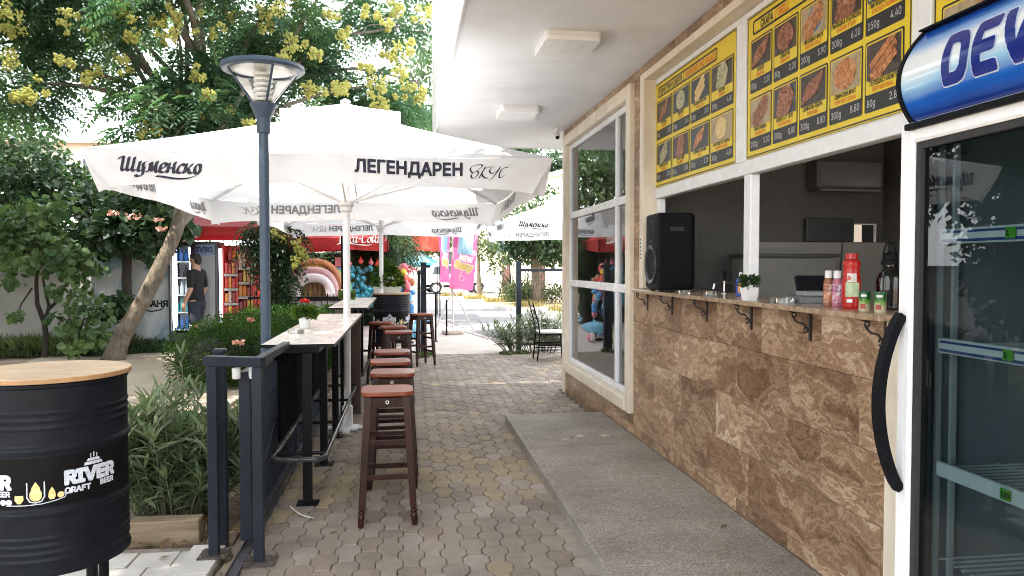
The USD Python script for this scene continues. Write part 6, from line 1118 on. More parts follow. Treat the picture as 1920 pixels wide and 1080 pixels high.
obj('swoosh', put(flat(LineString([(0, 0), (.12, -.03), (.28, 0), (.33, .04)]).buffer(.012)), (-4.80, 14.612, .72), (1, 0, 0), (0, 0, 1)), mblk, ks)
led = pm('led_strip', (0.9, 0.95, 1.0), .5, emit=2.0); dkgrey = pm('fridge_dark_grey', (0.055, 0.058, 0.065), .4, .1, 6)
def kiosk_fridge(label, x0, x1, header, open_door):
    f = thing('display_fridge', label, 'fridge'); y0, y1, z1 = 14.42, 15.0, 1.98
    obj('cabinet', [box(x0, x0 + .04, y0, y1, .02, z1), box(x1 - .04, x1, y0, y1, .02, z1), box(x0 + .041, x1 - .041, y1 - .04, y1, .02, z1), box(x0 + .041, x1 - .041, y0, y1 - .041, .02, .30), box(x0 + .041, x1 - .041, y0, y1 - .041, z1 - .06, z1)], dkgrey, f)
    obj('liner', box(x0 + .042, x1 - .042, y1 - .05, y1 - .041, .31, z1 - .07), pm('bright_liner', (0.55, 0.62, 0.66), .5, .05), f)
    cols = [pm('drink_' + n, c, .3, .3, 30) for n, c in (('blue', (.03, .12, .35)), ('teal', (.05, .30, .33)), ('white', (.55, .6, .6)), ('dark', (.03, .02, .03)))]
    for i, z in enumerate((.36, .68, 1.0, 1.32, 1.62)):
        s = obj('shelf', box(x0 + .045, x1 - .045, y0 + .1, y1 - .06, z - .02, z), pm('shelf_white', (0.7, 0.72, 0.72), .4), f)
        n = int((x1 - x0 - .12) / .085)
        for k in range(n): obj('bottle', mv(lathe([(0, 0), (.032, 0), (.032, .15), (.012, .2), (.012, .235), (0, .235)], 10), (x0 + .1 + .085 * k, y0 + .18, z + .001)), cols[(i + (k > 2) * (i % 2)) % 4], s)
    for x in ((x0 + .06, x1 - .075) if open_door else (x1 - .075,)): obj('led_strip', box(x, x + .018, y0 + .04, y0 + .058, .34, z1 - .1), led, f)
    dots = [box(x0 + .10 + .018 * c, x0 + .111 + .018 * c, y0 + .03, y0 + .034, .4 + .03 * k, .418 + .03 * k) for c in range(3) for k in range(48)] if open_door else None
    if dots: obj('led_grid', cat(dots), led, f, kind='stuff')
    if header:
        h = obj('door', [box(x0, x0 + .03, y0 - .05, y0 - .01, .28, z1), box(x1 - .03, x1, y0 - .05, y0 - .01, .28, z1), box(x0 + .031, x1 - .031, y0 - .05, y0 - .01, .28, .33), box(x0 + .031, x1 - .031, y0 - .05, y0 - .01, z1 - .05, z1)], dkgrey, f)
        obj('header', box(x0 + .031, x1 - .031, y0 - .045, y0 - .02, z1 - .25, z1 - .051), pm('header_blue', (0.16, 0.24, 0.38), .4, .3, 4), h); btext('header_lettering', 'DEVIN', .085, x1 - .06, y0 - .0465, z1 - .19, pm('header_navy', (0.02, 0.03, 0.12), .4), h, mirror=True)
        obj('door_pane', box(x0 + .031, x1 - .031, y0 - .034, y0 - .03, .331, z1 - .251), pm('frosted_pane', (0.36, 0.38, 0.41), .35, .25, 3, stretch=(3, 1, .3)), h)
    return f
kiosk_fridge('lit drinks fridge with dotted light strips beside the white kiosk', -4.32, -3.89, False, True); kiosk_fridge('drinks fridge with blue mirrored header, behind the man in black', -3.86, -3.46, True, False)
obj('lit_column', box(-3.425, -3.375, 14.40, 14.44, .25, 1.86), pm('lit_column', (0.85, 0.9, 0.92), .5, emit=.75), label='tall white lit light column between the fridge and the red snack rack', cat='light column')
# snack rack
rk = thing('snack_rack', 'red snack rack with rows of orange and red packets right of the fridges', 'rack')
redp = pm('rack_red', (0.42, 0.018, 0.014), .4, .15, 4); pk = [pm('packet_' + n, c, .3, .35, 18) for n, c in (('red', (.5, .03, .02)), ('orange', (.62, .20, .02)), ('yellow', (.65, .42, .04)), ('pale', (.55, .4, .32)), ('wine', (.22, .015, .015)))]
obj('back_panel', box(-3.36, -2.74, 14.86, 14.90, .05, 1.92), redp, rk); obj('side_panel', box(-2.79, -2.74, 14.2, 14.859, .05, 1.80), redp, rk); obj('side_panel', box(-3.40, -3.361, 14.5, 14.9, .05, 1.92), redp, rk)
for z in (.28, .55, .82, 1.09, 1.36):
    for s0, (xa, xb, yy) in enumerate(((-3.35, -3.10, 14.48), (-3.08, -2.80, 14.40))):
        zz = z + (.12 if s0 else 0); sh = obj('shelf', [box(xa, xb, yy, 14.85, zz - .012, zz), box(xa, xb, yy - .008, yy - .001, zz - .02, zz + .028)], pm('rack_shelf', (0.40, 0.38, 0.36), .4), rk)
        n = 4
        for k in range(n):
            w_ = (xb - xa) / n; x_ = xa + w_ * (k + .5); hgt = .17 + .05 * rb_.random(); p = rslab(lambda i: rrect(w_ * .9 - 2 * i, .05 - i, .012), 0, hgt, .008); obj('packet', mv(p, (x_, yy + .035 + .01 * rb_.random(), zz + .03), rz=rb_.normal(0, .12)), pk[rb_.choice(5, p=[.36, .24, .12, .12, .16])], sh)
for k in range(7): obj('hanging_packet', mv(rslab(lambda i: rrect(.07 - 2 * i, .03 - i, .008), 0, .17, .006), (-3.32 + .085 * k, 14.80 - .03 * (k % 2), 1.64 + .03 * rb_.random()), rz=rb_.normal(0, .2)), pk[k % 5], rk)
# ------------------------------------------------------------------ person
def hullpair(a, ra, b, rb2, n=1):
    s = trimesh.creation.icosphere(2, 1.0).vertices; ra, rb2 = np.broadcast_to(ra, 3), np.broadcast_to(rb2, 3)
    return manifold3d.Manifold.hull_points(np.vstack([s * ra + a, s * rb2 + b]).astype(np.float32))
def body_of(bones, ref=.02, it=8):
    m = hullpair(*bones[0])
    for b in bones[1:]: m = m + hullpair(*b)
    m = m.refine_to_length(ref).to_mesh(); t = trimesh.Trimesh(m.vert_properties[:, :3], m.tri_verts); trimesh.smoothing.filter_taubin(t, iterations=it); return t
skin = pm('skin', (0.40, 0.235, 0.165), .55, .08, 12); tee = pm('black_tee', (0.010, 0.010, 0.013), .9, .2, 12, bump=.3, bs=30); shorts = pm('dark_shorts', (0.022, 0.026, 0.042), .9, .2, 12, bump=.3, bs=30); hair = pm('dark_hair', (0.016, 0.012, 0.009), .7, .3, 60, bump=.5, bs=200)
A = lambda *p: np.array(p, float)
man = thing('person', 'person in black t-shirt and dark shorts standing in front of the fridges, side on', 'person', (-3.70, 13.95, 0), rotz=PI / 2 - .25)
# local frame: faces +y, x to the right-hand side
W3 = [(A(0, 0, 1.44), (.10, .075, .05), A(0, .012, 1.56), (.055, .06, .05)), (A(0, .015, 1.57), (.055, .06, .04), A(0, .03, 1.65), (.070, .088, .085)), (A(0, .035, 1.66), (.075, .092, .088), A(0, .05, 1.60), (.052, .062, .055)), (A(0, .128, 1.625), .012, A(0, .115, 1.655), .010), (A(-.076, .02, 1.635), (.010, .018, .028), A(-.07, .02, 1.635), (.010, .018, .026)), (A(.076, .02, 1.635), (.010, .018, .028), A(.07, .02, 1.635), (.010, .018, .026)),
      (A(-.15, 0, 1.42), (.07, .075, .06), A(.15, 0, 1.42), (.07, .075, .06)), (A(0, .01, 1.36), (.17, .105, .08), A(0, .02, 1.10), (.145, .105, .09)), (A(0, .02, 1.10), (.145, .105, .09), A(0, .0, .95), (.155, .115, .09))]
for sx in (-1, 1):
    sh0, el, wr = A(sx * .205, 0, 1.40), A(sx * .245, -.02, 1.12), A(sx * .235, .09, .90)
    W3 += [(sh0, .056, el, .043), (el, .043, wr, .029), (wr, .029, wr + A(0, .02, -.08), (.020, .034, .03))]
    for k, (dy, l) in enumerate(((-.025, .070), (-.008, .082), (.010, .078), (.026, .062))): W3.append((wr + A(0, .02 + dy, -.085), .0095, wr + A(-sx * .012, .028 + dy * 1.1, -.085 - l), .007))
    W3.append((wr + A(0, .045, -.04), .011, wr + A(-sx * .012, .062, -.105), .008))
    hip, kn, an_ = A(sx * .095, 0, .90), A(sx * .10, .02 + .03 * sx, .50), A(sx * .10, -.02 + .05 * sx, .09)
    W3 += [(hip, .085, kn, .056), (kn, .056, kn * .45 + an_ * .55 + A(0, -.018, .05), .052), (kn * .45 + an_ * .55 + A(0, -.018, .05), .052, an_, .036), (an_ - A(0, .03, .04), (.034, .034, .045), an_ + A(0, .15, -.058), (.042, .04, .028))]
obj('body', body_of(W3, .02, 6), skin, man, smooth=True)
T3 = [(A(-.155, 0, 1.415), (.078, .086, .065), A(.155, 0, 1.415), (.078, .086, .065)), (A(0, .01, 1.37), (.183, .12, .085), A(0, .022, 1.12), (.162, .122, .08)), (A(0, .022, 1.12), (.162, .122, .08), A(0, .008, .93), (.176, .138, .05))] + [(A(sx * .20, 0, 1.40), .068, A(sx * .236, -.014, 1.19), .062) for sx in (-1, 1)]
obj('t_shirt', body_of(T3, .02, 5), tee, man, smooth=True)
S3 = [(A(0, .005, .97), (.165, .125, .03), A(0, 0, .86), (.17, .13, .06))] + [(A(sx * .095, .0, .88), (.098, .115, .06), A(sx * .103, .022 + .028 * sx, .53), (.085, .09, .03)) for sx in (-1, 1)]
obj('shorts', body_of(S3, .02, 5), shorts, man, smooth=True)
H3 = [(A(0, .02, 1.685), (.080, .094, .072), A(0, -.012, 1.655), (.078, .082, .07)), (A(0, -.02, 1.64), (.074, .072, .06), A(0, -.03, 1.59), (.06, .05, .04)), (A(0, .06, 1.725), (.06, .055, .035), A(0, .0, 1.72), (.07, .07, .04))]
obj('hair', body_of(H3, .018, 3), hair, man, smooth=True)
for sx in (-1, 1): obj('eye', mv(trimesh.creation.icosphere(1, .011), (sx * .03, .122, 1.658)), pm('eye_dark', (0.05, 0.035, 0.03), .2), man); obj('shoe', hullpair(A(sx * .10, -.05 + .05 * sx, .045), (.045, .05, .045), A(sx * .10, .15 + .05 * sx, .03), (.048, .06, .03)), pm('grey_shoe', (0.12, 0.12, 0.13), .7), man, smooth=30)
obj('mouth', box(-.022, .022, .110, .117, 1.578, 1.584), pm('lip', (0.30, 0.12, 0.10), .5), man)
# ------------------------------------------------------------------ red tents
tred = pm('tent_red', (0.36, 0.018, 0.018), .7, .12, 2, bump=.2, bs=9, trans=.3); tpale = pm('tent_faded_red', (0.62, 0.13, 0.085), .75, .12, 2, bump=.2, bs=9, trans=.35); scriptw = pm('tent_white_script', (0.75, 0.73, 0.72), .7, .05)
def tent(label, x0, x1, y0, y1, ze, zp, mat, dz=.22, script=False, sag=.05, legs=True):
    t = thing('canopy_tent', label, 'canopy tent'); cx, cy = (x0 + x1) / 2, (y0 + y1) / 2
    c = [np.array(p, float) for p in ((x0, y0, ze), (x1, y0, ze), (x1, y1, ze), (x0, y1, ze))]; ap = np.array([cx, cy, zp])
    for k in range(4):
        a, b = c[k], c[(k + 1) % 4]
        def f(u, w, a=a, b=b):
            e = a + (b - a) * u[:, None]; p = e + (ap - e) * w[:, None]; p[:, 2] -= sag * np.sin(PI * w) * (1 + .6 * np.sin(PI * u)); return p
        obj('roof_panel', grid(f, 13, 9), mat, t, smooth=True)
        o = np.array([(b - a)[1], -(b - a)[0], 0]); o /= np.linalg.norm(o)
        def g(u, w, a=a, b=b, o=o, k=k):
            p = a + (b - a) * u[:, None]; n = meshkit.noise(np.column_stack([u * 7, w * 1.5, np.full(len(u), k * 3.0)])) - .5; p = p + o * (.004 + .06 * w * n)[:, None]; p[:, 2] -= w * (dz - .05 * np.sin(PI * u)) ; return p
        vl = obj('valance', grid(g, 41, 6), mat, t, smooth=True)
        if script and k == 0:
            S = [[(.55, 1.15), (.5, 1.45), (.15, 1.3), (0, .6), (.2, .05), (.55, .12), (.9, .55)], [(1.15, .9), (.92, .7), (.95, .15), (1.2, .05), (1.38, .5), (1.15, .9), (1.5, .8)], [(1.95, .78), (1.75, .92), (1.55, .5), (1.7, .05), (2.05, .3)], [(2.5, .85), (2.2, .85), (2.1, .25), (2.3, .02), (2.5, .5), (2.55, .9), (2.5, .3), (2.65, .02), (2.85, .25)], [(2.9, .62), (3.2, .62)],
                 [(3.95, 1.15), (3.9, 1.45), (3.55, 1.3), (3.4, .6), (3.6, .05), (3.95, .12), (4.3, .55)], [(4.55, .9), (4.32, .7), (4.35, .15), (4.6, .05), (4.78, .5), (4.55, .9), (4.9, .8)], [(4.95, .4), (5.25, 1.3), (5.1, 1.5), (5.0, .8), (5.1, .05), (5.35, .25)], [(5.85, .85), (5.55, .85), (5.45, .25), (5.65, .02), (5.85, .5), (5.9, .9), (5.85, .3), (6.0, .02), (6.25, .3)], [(-.3, -.25), (1.5, -.1), (3.2, -.32), (5, -.28)]]
            sh = fit(affinity.skew(pen(S, .2, .06, 40, .1), 12, origin=(0, 0)), .95); m = flat(sh); v = np.asarray(m.vertices); L = x1 - x0; u = (script + v[:, 0]) / L; w = (.165 - v[:, 1]) / (dz - .05 * np.sin(PI * u)); P = g(u, w); P[:, 1] -= .006
            obj('script_lettering', trimesh.Trimesh(P, m.faces, process=False), scriptw, vl, kind='stuff')
    if legs:
        for p in c: obj('leg', box(p[0] - .018, p[0] + .018, p[1] - .018 + (.04 if p[1] == y0 else -.04), p[1] + .018 + (.04 if p[1] == y0 else -.04), 0, ze - .01), blackm, t)
    return t
tent('red canopy tent over the kiosk, fridges and snack rack', -5.2, -2.45, 13.95, 16.9, 2.24, 2.95, tred, .20, legs=False)
tent('red canopy tent with white script on its valance, over the inflatable toys', -2.75, -.42, 16.6, 19.0, 2.14, 2.75, tred, .30, script=1.25)
tent('faded red canopy tent in the distance between dark tree and pink flags', -.35, .95, 21.5, 23.5, 2.38, 2.7, tpale, .42)
# ------------------------------------------------------------------ toys
def infl(nm, par, path, r, mat, n=14): return obj(nm, tube(path, r, n), mat, par, smooth=True)
pinkv = pm('pink_vinyl', (0.42, 0.22, 0.22), .3, .1, 4, coat=.3); whv = pm('white_vinyl', (0.52, 0.46, 0.45), .22, .06, 4, coat=.4); orv = pm('orange_vinyl', (0.36, 0.13, 0.05), .35, .1, 4); ygv = pm('olive_vinyl', (0.38, 0.32, 0.06), .35, .1, 4); grv = pm('green_vinyl', (0.03, 0.26, 0.12), .35, .1, 4)
ia = thing('inflatable_arch', 'pink and white inflatable play arch with rainbow back on a stand', 'inflatable toy', (-1.95, 16.2, .86))
arch = lambda rx, rz, z0=0, pw=2.4: [(rx * np.sign(math.cos(a)) * abs(math.cos(a)) ** (2 / pw), 0, z0 + rz * abs(math.sin(a)) ** (2 / pw)) for a in np.linspace(PI, 0, 21)]
infl('front_arch', ia, arch(.36, .42), .10, whv); infl('pink_arch', ia, [(x, .12, z) for x, _, z in arch(.44, .56)], .10, pinkv); infl('orange_arch', ia, [(x, .26, z) for x, _, z in arch(.55, .76)], .075, orv); infl('yellow_green_arch', ia, [(x, .30, z) for x, _, z in arch(.62, .70)], .07, ygv); infl('green_arch', ia, [(x + .10, .34, z) for x, _, z in arch(.62, .60)], .08, grv)
obj('back_panel', box(-.5, .5, .20, .23, 0, .5), pm('toy_back_panel', (0.30, 0.13, 0.08), .5, .35, 9, stretch=(4, 1, .3)), ia); obj('inner_bars', [box(-.2 + .1 * k, -.17 + .1 * k, .17, .195, 0, .3) for k in range(5)], ygv, ia)
sd = thing('toy_stand', 'low dark stand carrying the inflatable arch', 'stand', (-1.95, 16.3, 0)); obj('top', box(-.65, .65, -.25, .35, .80, .84), blackm, sd)
for x in (-.6, .6):
    for y in (-.2, .3): obj('leg', box(x - .02, x + .02, y - .02, y + .02, 0, .799), blackm, sd)
obj('skirt', box(-.62, .62, -.235, -.225, .1, .799), pm('stand_cloth', (0.25, 0.25, 0.24), .9, .2, 4), sd)
tq = pm('turquoise_ball', (0.03, 0.21, 0.28), .3, .3, 8, rnd=.35); rdt = pm('red_toy', (0.60, 0.06, 0.05), .35, .2, 8); pkt = pm('pink_toy', (0.62, 0.16, 0.20), .35, .2, 8); blt = pm('blue_toy', (0.08, 0.25, 0.52), .35, .2, 8); yet = pm('yellow_toy', (0.62, 0.45, 0.05), .35, .2, 8); sbt = pm('sky_blue_toy', (0.18, 0.45, 0.62), .3, .15, 6, coat=.3)
ico = trimesh.creation.icosphere(2, 1.0)
bn = thing('ball_bag', 'tall hanging net bags of turquoise balls between the parasol poles', 'ball bag', (-1.0, 16.9, 0))
for k in range(110):
    x, y, z = rb_.uniform(-.36, .36), rb_.uniform(-.15, .12), rb_.uniform(.62, 1.5)
    obj('ball', mv(ico.copy().apply_scale(.052) if False else trimesh.creation.icosphere(1, .055), (x, y, z)), tq, bn, smooth=True)
for x in (-.36, 0, .36): obj('net_bag', tube([(x, -.02, .55), (x, -.02, 1.58)], .008, 5), blackm, bn)
for k, (x, z) in enumerate(((-.25, 1.58), (.0, 1.63), (.22, 1.60), (.36, 1.57))): obj('toy_head', [mv(trimesh.creation.icosphere(2, .055), (x, -.05, z)), mv(lathe([(0, 0), (.03, 0), (.0, .09)], 8), (x, -.05, z + .04))], rdt if k % 2 else pkt, bn, smooth=True)
obj('flag_panel', box(-.62, -.40, .02, .04, .95, 1.50), sbt, bn); obj('red_pack', box(-.56, -.30, -.02, .0, 1.52, 1.72), pkt, bn)
blp = thing('black_post', 'slim black fence post right behind the pole of the large parasol', 'post', (-1.155, 13.9, 0)); obj('shaft', box(-.022, .022, -.022, .022, -.02, 2.17, .003), blackm, blp)
for k in range(3): obj('hinge', box(.0225, .05, -.015, .015, .4 + .6 * k, .47 + .6 * k), blackm, blp)
# fence with thin bars behind the hedge
bf = thing('bar_fence', 'low black bar fence behind the hedge under the drooping tree', 'fence')
for x in np.arange(-2.72, -1.2, .11): obj('bar', box(x, x + .016, 13.60, 13.616, .05, 1.5 if x < -2.0 else 1.05), blackm, bf)
obj('rail', [box(-2.75, -2.02, 13.5995 - .02, 13.5995, 1.40, 1.44), box(-2.75, -1.2, 13.5795, 13.5995, .95, .99), box(-2.75, -1.2, 13.5795, 13.5995, .12, .16)], blackm, bf)
# toy display near the gate
ty = thing('toy_display', 'pole hung with red and orange inflatable toys beside the far barrel', 'toy display', (-.02, 15.0, 0)); obj('pole', tube([(0, 0, 0), (0, 0, 1.62)], .014, 8), blackm, ty); obj('base', lathe([(0, 0), (.16, 0), (.16, .03), (0, .04)], 16), blackm, ty)
for k in range(26):
    a = rb_.random() * 2 * PI; r_ = .13 * rb_.random() ** .5 + .03; z = rb_.uniform(.95, 1.52); obj('toy', mv(ico.copy().apply_transform(np.diag([.07, .055, .085, 1])), (r_ * math.cos(a), r_ * math.sin(a), z), rx=rb_.normal(0, .5)), [rdt, pkt, orv, rdt, yet, blt][k % 6], ty, smooth=True)
for k in range(14):
    a = rb_.random() * 2 * PI; z = rb_.uniform(.5, .95); obj('toy', mv(ico.copy().apply_transform(np.diag([.06, .055, .075, 1])), (.12 * math.cos(a), .12 * math.sin(a), z)), [blt, sbt, yet, pkt][k % 4], ty, smooth=True)
dp = thing('inflatable_dolphin', 'pale blue inflatable dolphin leaning at the foot of the toy pole', 'inflatable toy', (.12, 14.75, .02), rotz=.3)
t = np.linspace(0, 1, 16); dpth = np.column_stack([-.32 + .62 * t, 0 * t, .14 + .10 * np.sin(PI * t) + .34 * np.clip(t - .6, 0, 1)]); obj('body', tube(dpth, .02 + .125 * np.sin(PI * np.clip(t * .95 + .03, 0, 1)) ** .8, 16), sbt, dp, smooth=True)
obj('fin', hullm([(-.05, -.01, .30), (-.05, .01, .30), (.10, 0, .33), (.06, 0, .46)]), sbt, dp); obj('tail_fluke', hullm([(.28, -.12, .44), (.28, .12, .44), (.33, 0, .36), (.36, -.14, .52), (.36, .14, .52), (.30, 0, .42)]), sbt, dp); obj('flipper', hullm([(-.1, -.09, .18), (-.02, -.09, .17), (-.02, -.24, .08), (-.05, -.1, .16)]), sbt, dp)
obj('belly', mv(ico.copy().apply_transform(np.diag([.2, .075, .04, 1])), (-.08, 0, .10)), whv, dp, smooth=True)
for k, (x, y, c, nm) in enumerate(((.26, 14.6, pkt, 'pink beach ball on the ground beside the inflatable dolphin'), (-.18, 14.5, yet, 'yellow beach ball behind the far barrel'))):
    b_ = thing('beach_ball', nm, 'ball', (x, y, .10)); 
    for j in range(6):
        g_ = grid(lambda u, w: .1 * np.column_stack([np.sin(PI * w) * np.cos((j + u) * PI / 3), np.sin(PI * w) * np.sin((j + u) * PI / 3), -np.cos(PI * w)]), 5, 11); obj('panel', g_, c if j % 2 else whitep, b_, smooth=True)
def beach_parasol(label, loc, R, h, z, c1, c2):
    p = thing('beach_parasol', label, 'parasol', loc); 
    for k in range(8):
        obj('panel', grid(lambda u, w: np.column_stack([R * w * np.cos((k + u) * PI / 4) * (1 - .04 * np.sin(PI * u)), R * w * np.sin((k + u) * PI / 4) * (1 - .04 * np.sin(PI * u)), z + h * (1 - w ** 1.7)]), 7, 9), c1 if k % 2 else c2, p, smooth=True)
        obj('fringe', grid(lambda u, w: np.column_stack([R * np.cos((k + u) * PI / 4) * (1 - .04 * np.sin(PI * u)), R * np.sin((k + u) * PI / 4) * (1 - .04 * np.sin(PI * u)), z - .10 * w * (1 - .4 * np.sin(PI * u))]), 7, 2), c2 if k % 2 else c1, p)
    obj('pole', tube([(0, 0, 0), (0, 0, z + h)], .02, 8), whitep, p); return p
turq = pm('turquoise_cloth', (0.10, 0.50, 0.58), .8, .08, 3, trans=.35); palet = pm('pale_turquoise_cloth', (0.40, 0.70, 0.72), .8, .08, 3, trans=.35); beach_parasol('turquoise beach parasol open beyond the gate, left of the pink flags', (.20, 22.0, 0), .72, .34, 1.62, turq, palet)
beach_parasol('pink beach parasol lower and left of the turquoise one', (-.32, 20.8, 0), .62, .24, 1.42, pm('pink_cloth', (0.62, 0.12, 0.16), .8, .1, 3, trans=.35), pm('pale_pink_cloth', (0.72, 0.45, 0.45), .8, .1, 3, trans=.35))
# plants on the far barrel
bp = thing('flower_planter', 'green planter with white and yellow flowers on the far drum table', 'planter', (-.30, 12.15, 1.106)); obj('trough', hullm([(sx * .2, sy * .07, 0) for sx in (-1, 1) for sy in (-1, 1)] + [(sx * .23, sy * .09, .1) for sx in (-1, 1) for sy in (-1, 1)]), pm('trough_white', (0.6, 0.6, 0.56), .5), bp)
P, u = blob_pts([(-.13, 0, .24, .13, .11, .17), (.02, .02, .27, .12, .11, .19), (.15, 0, .2, .11, .1, .14), (-.03, 0, .40, .08, .08, .12), (.1, .0, .36, .06, .06, .12)], 1300, rg, .45); obj('plant', broad_tree(P, u, rg, (.04, .09), .5, droop=-.2), boxl, bp, kind='stuff'); obj('plant', tuft(300, .22, .2, .08, .07, .4, rg), MATS['geranium_leaf'], bp, kind='stuff')
for k, (x, y, z) in enumerate(((-.02, -.12, .16), (.10, -.12, .14), (.05, -.13, .22), (.16, -.1, .2), (-.1, -.12, .2))): obj('blossom', mv(tuft(30, .03, .025, 0, .03, .5, rg), (x, y, z)), [MATS['white_petal'], pm('yellow_petal', (0.68, 0.55, 0.10), .6)][k % 2], bp)
# ------------------------------------------------------------------ gate posts, mesh fence, chair, flags
gp = thing('gate_post', 'dark square gate post left of the gateway beside the turned stool', 'post', (.30, 13.35, 0)); obj('shaft', box(-.05, .05, -.05, .05, -.02, 1.58, .004), anth, gp); obj('cap', box(-.056, .056, -.056, .056, 1.5805, 1.60, .006), anth, gp)
for z in (.5, 1.15, 1.5): obj('hinge', box(.051, .12, -.02, .02, z, z + .05, .003), anth, gp)
obj('second_post', box(-.11, -.055, -.03, .03, -.02, 1.46, .004), anth, gp)
mf = thing('mesh_fence', 'dark steel mesh fence with square post right of the gateway', 'fence'); obj('post', box(1.985, 2.075, 13.45, 13.54, -.02, 1.62, .004), anth, mf); obj('post', box(4.3, 4.36, 13.46, 13.52, -.02, 1.55, .004), anth, mf)
obj('top_rail', box(2.076, 4.299, 13.47, 13.52, 1.43, 1.48, .003), anth, mf); obj('bottom_rail', box(2.076, 4.299, 13.47, 13.52, .08, .12, .003), anth, mf)
obj('wire_mesh', [box(x, x + .005, 13.493, 13.498, .121, 1.429) for x in np.arange(2.1, 4.3, .05)] + [box(2.077, 4.298, 13.4985, 13.5035, z, z + .005) for z in np.arange(.3, 1.42, .16)], anth, mf, kind='stuff')
ch = thing('iron_chair', 'black iron garden chair with pale cushion beside the fence at the building corner', 'chair', (2.33, 12.0, 0)); bar = lambda p, q, w=.022: beam(p, q, w)
for y in (-.2, .2):
    obj('rear_leg', [bar((-.25, y, 0), (-.21, y, .43)), tube([(-.21, y, .43), (-.23, y, .6), (-.28, y, .78), (-.33, y, .96)], .012, 6)], blackm, ch); obj('front_leg', bar((.24, y, 0), (.21, y, .43)), blackm, ch)
obj('seat_frame', [bar((-.22, y, .43), (.23, y, .43), .026) for y in (-.2, .2)] + [bar((x, -.2, .43), (x, .2, .43), .026) for x in (-.22, .22)], blackm, ch); obj('cushion', rslab(lambda i: rrect(.44 - 2 * i, .40 - 2 * i, .05), .444, .48, .012), pm('pale_cushion', (0.55, 0.52, 0.46), .9, .1, 8), ch)
for k in range(6): f_ = k / 6; obj('back_slat', bar((-.225 - .105 * f_ ** 1.3 - .002, -.19, .55 + .40 * f_), (-.225 - .105 * f_ ** 1.3 - .002, .19, .55 + .40 * f_), .018), blackm, ch)
obj('side_rail', [bar((-.235, y, .18), (.225, y, .18), .016) for y in (-.2, .2)] + [bar((-.22, y, .26), (.22, y, .26), .03) for y in (-.19, .19)], blackm, ch)
fgp = pm('flag_pink', (0.72, 0.18, 0.38), .8, .06, 3, trans=.4); fgb = pm('flag_blue_print', (0.16, 0.42, 0.62), .8, .3, 5, col2=(0.45, 0.66, 0.78), stretch=(1, 1, .35)); fgl = pm('flag_pale_pink', (0.78, 0.42, 0.55), .8, .05, 3); fgd = pm('flag_magenta', (0.50, 0.09, 0.26), .8, .05, 3); gold = pm('flag_gold', (0.66, 0.48, 0.14), .6, .1, 20)
ts_ = thing('flag_stand', 'white steel tripod stand of the pink advertising flags on the pavement', 'flag stand', (1.04, 16.9, 0)); steel = pm('white_steel', (0.62, 0.55, 0.53), .4, .1, 9); hubz = .98
for a in (-2.6, -.3, 1.5, 3.6): obj('leg', tube([(.02 * math.cos(a), .02 * math.sin(a), hubz), (.52 * math.cos(a), .42 * math.sin(a), .0)], .016, 8), steel, ts_)
for a, b in ((-2.6, -.3), (-.3, 1.5), (1.5, 3.6), (3.6, -2.6)): obj('spreader', tube([(.36 * math.cos(a), .29 * math.sin(a), .3), (.36 * math.cos(b), .29 * math.sin(b), .3)], .010, 6), steel, ts_)
obj('mast', tube([(0, 0, 0.05), (0, 0, 2.35)], .018, 8), steel, ts_); obj('hub', lathe([(0, .94), (.05, .94), (.05, 1.03), (0, 1.03)], 12), steel, ts_); obj('weight_bag', rslab(lambda i: rrect(.5 - 2 * i, .4 - 2 * i, .1), .0, .08, .02), pm('sand_bag', (0.5, 0.42, 0.36), .9), ts_)
obj('outrigger', tube([(0, 0, 1.0), (.30, .02, 1.6), (.62, .03, 2.42)], .012, 8), steel, ts_)
def flag(label, O, ux, uy, w, h, flip):
    f = thing('advertising_flag', label, 'flag'); O, ux, uy = A(*O), A(*ux), A(*uy); n_ = np.cross(ux, uy); n_ /= np.linalg.norm(n_)
    def S(x, y, off=0): return O + x[:, None] * ux + y[:, None] * uy + n_ * (off + .03 * np.sin(x * 9 + y * 4 + flip))[:, None]
    def patch(sh, off): 
        b = sh.bounds; m = cat([flat(g) for x in np.arange(b[0], b[2], .05) for y_ in np.arange(b[1], b[3], .06) for g in [sh.intersection(sbox(x, y_, x + .05, y_ + .06))] if g.area > 1e-9]); v = np.asarray(m.vertices); return trimesh.Trimesh(S(v[:, 0], v[:, 1], np.full(len(v), off)), m.faces, process=False)
    c = obj('cloth', grid(lambda u, v: S(u * w, v * h, np.zeros(len(u))), 15, 15), fgp, f, smooth=True)
    k = w / .56
    obj('blue_print', patch(sbox(.12 * k, .62 * h, w - .10 * k, h), .006), fgb, c); obj('magenta_print', patch(sbox(.0, .72 * h, .10 * k, h), .006), fgd, c); obj('pale_spot', patch(Point(w - .06 * k, .66 * h).buffer(.07 * k), .005), fgl, c)
    s = affinity.scale(tshape('NEW', .12, bold=4, squeeze=.8), k, 1, origin=(0, 0)); s = affinity.rotate(affinity.translate(s, .16 * k, .50 * h), -8 if flip else -4); obj('white_lettering', patch(s, .012), scriptw, c, kind='stuff')
    s = affinity.scale(tshape('Sexy', .15, bold=4, squeeze=.85), k * 1.0, 1, origin=(0, 0)); s = affinity.rotate(affinity.translate(s, .07 * k, .36 * h), -8 if flip else -4); obj('lettering_outline', patch(s.buffer(.016), .014), scriptw, c); obj('gold_lettering', patch(s, .019), gold, c, kind='stuff'); obj('round_emblem', patch(affinity.scale(Point(.28 * k, .2 * h).buffer(.06), k, 1).difference(affinity.scale(Point(.28 * k, .2 * h).buffer(.045), k, 1)), .012), fgl, c)
    return f
flag('pink advertising flag with blue print and gold lettering, front one nearer the street', (.945, 16.86, 1.03), (.985, .1, -.12), (.10, 0, 1.0), .555, 1.28, 1)
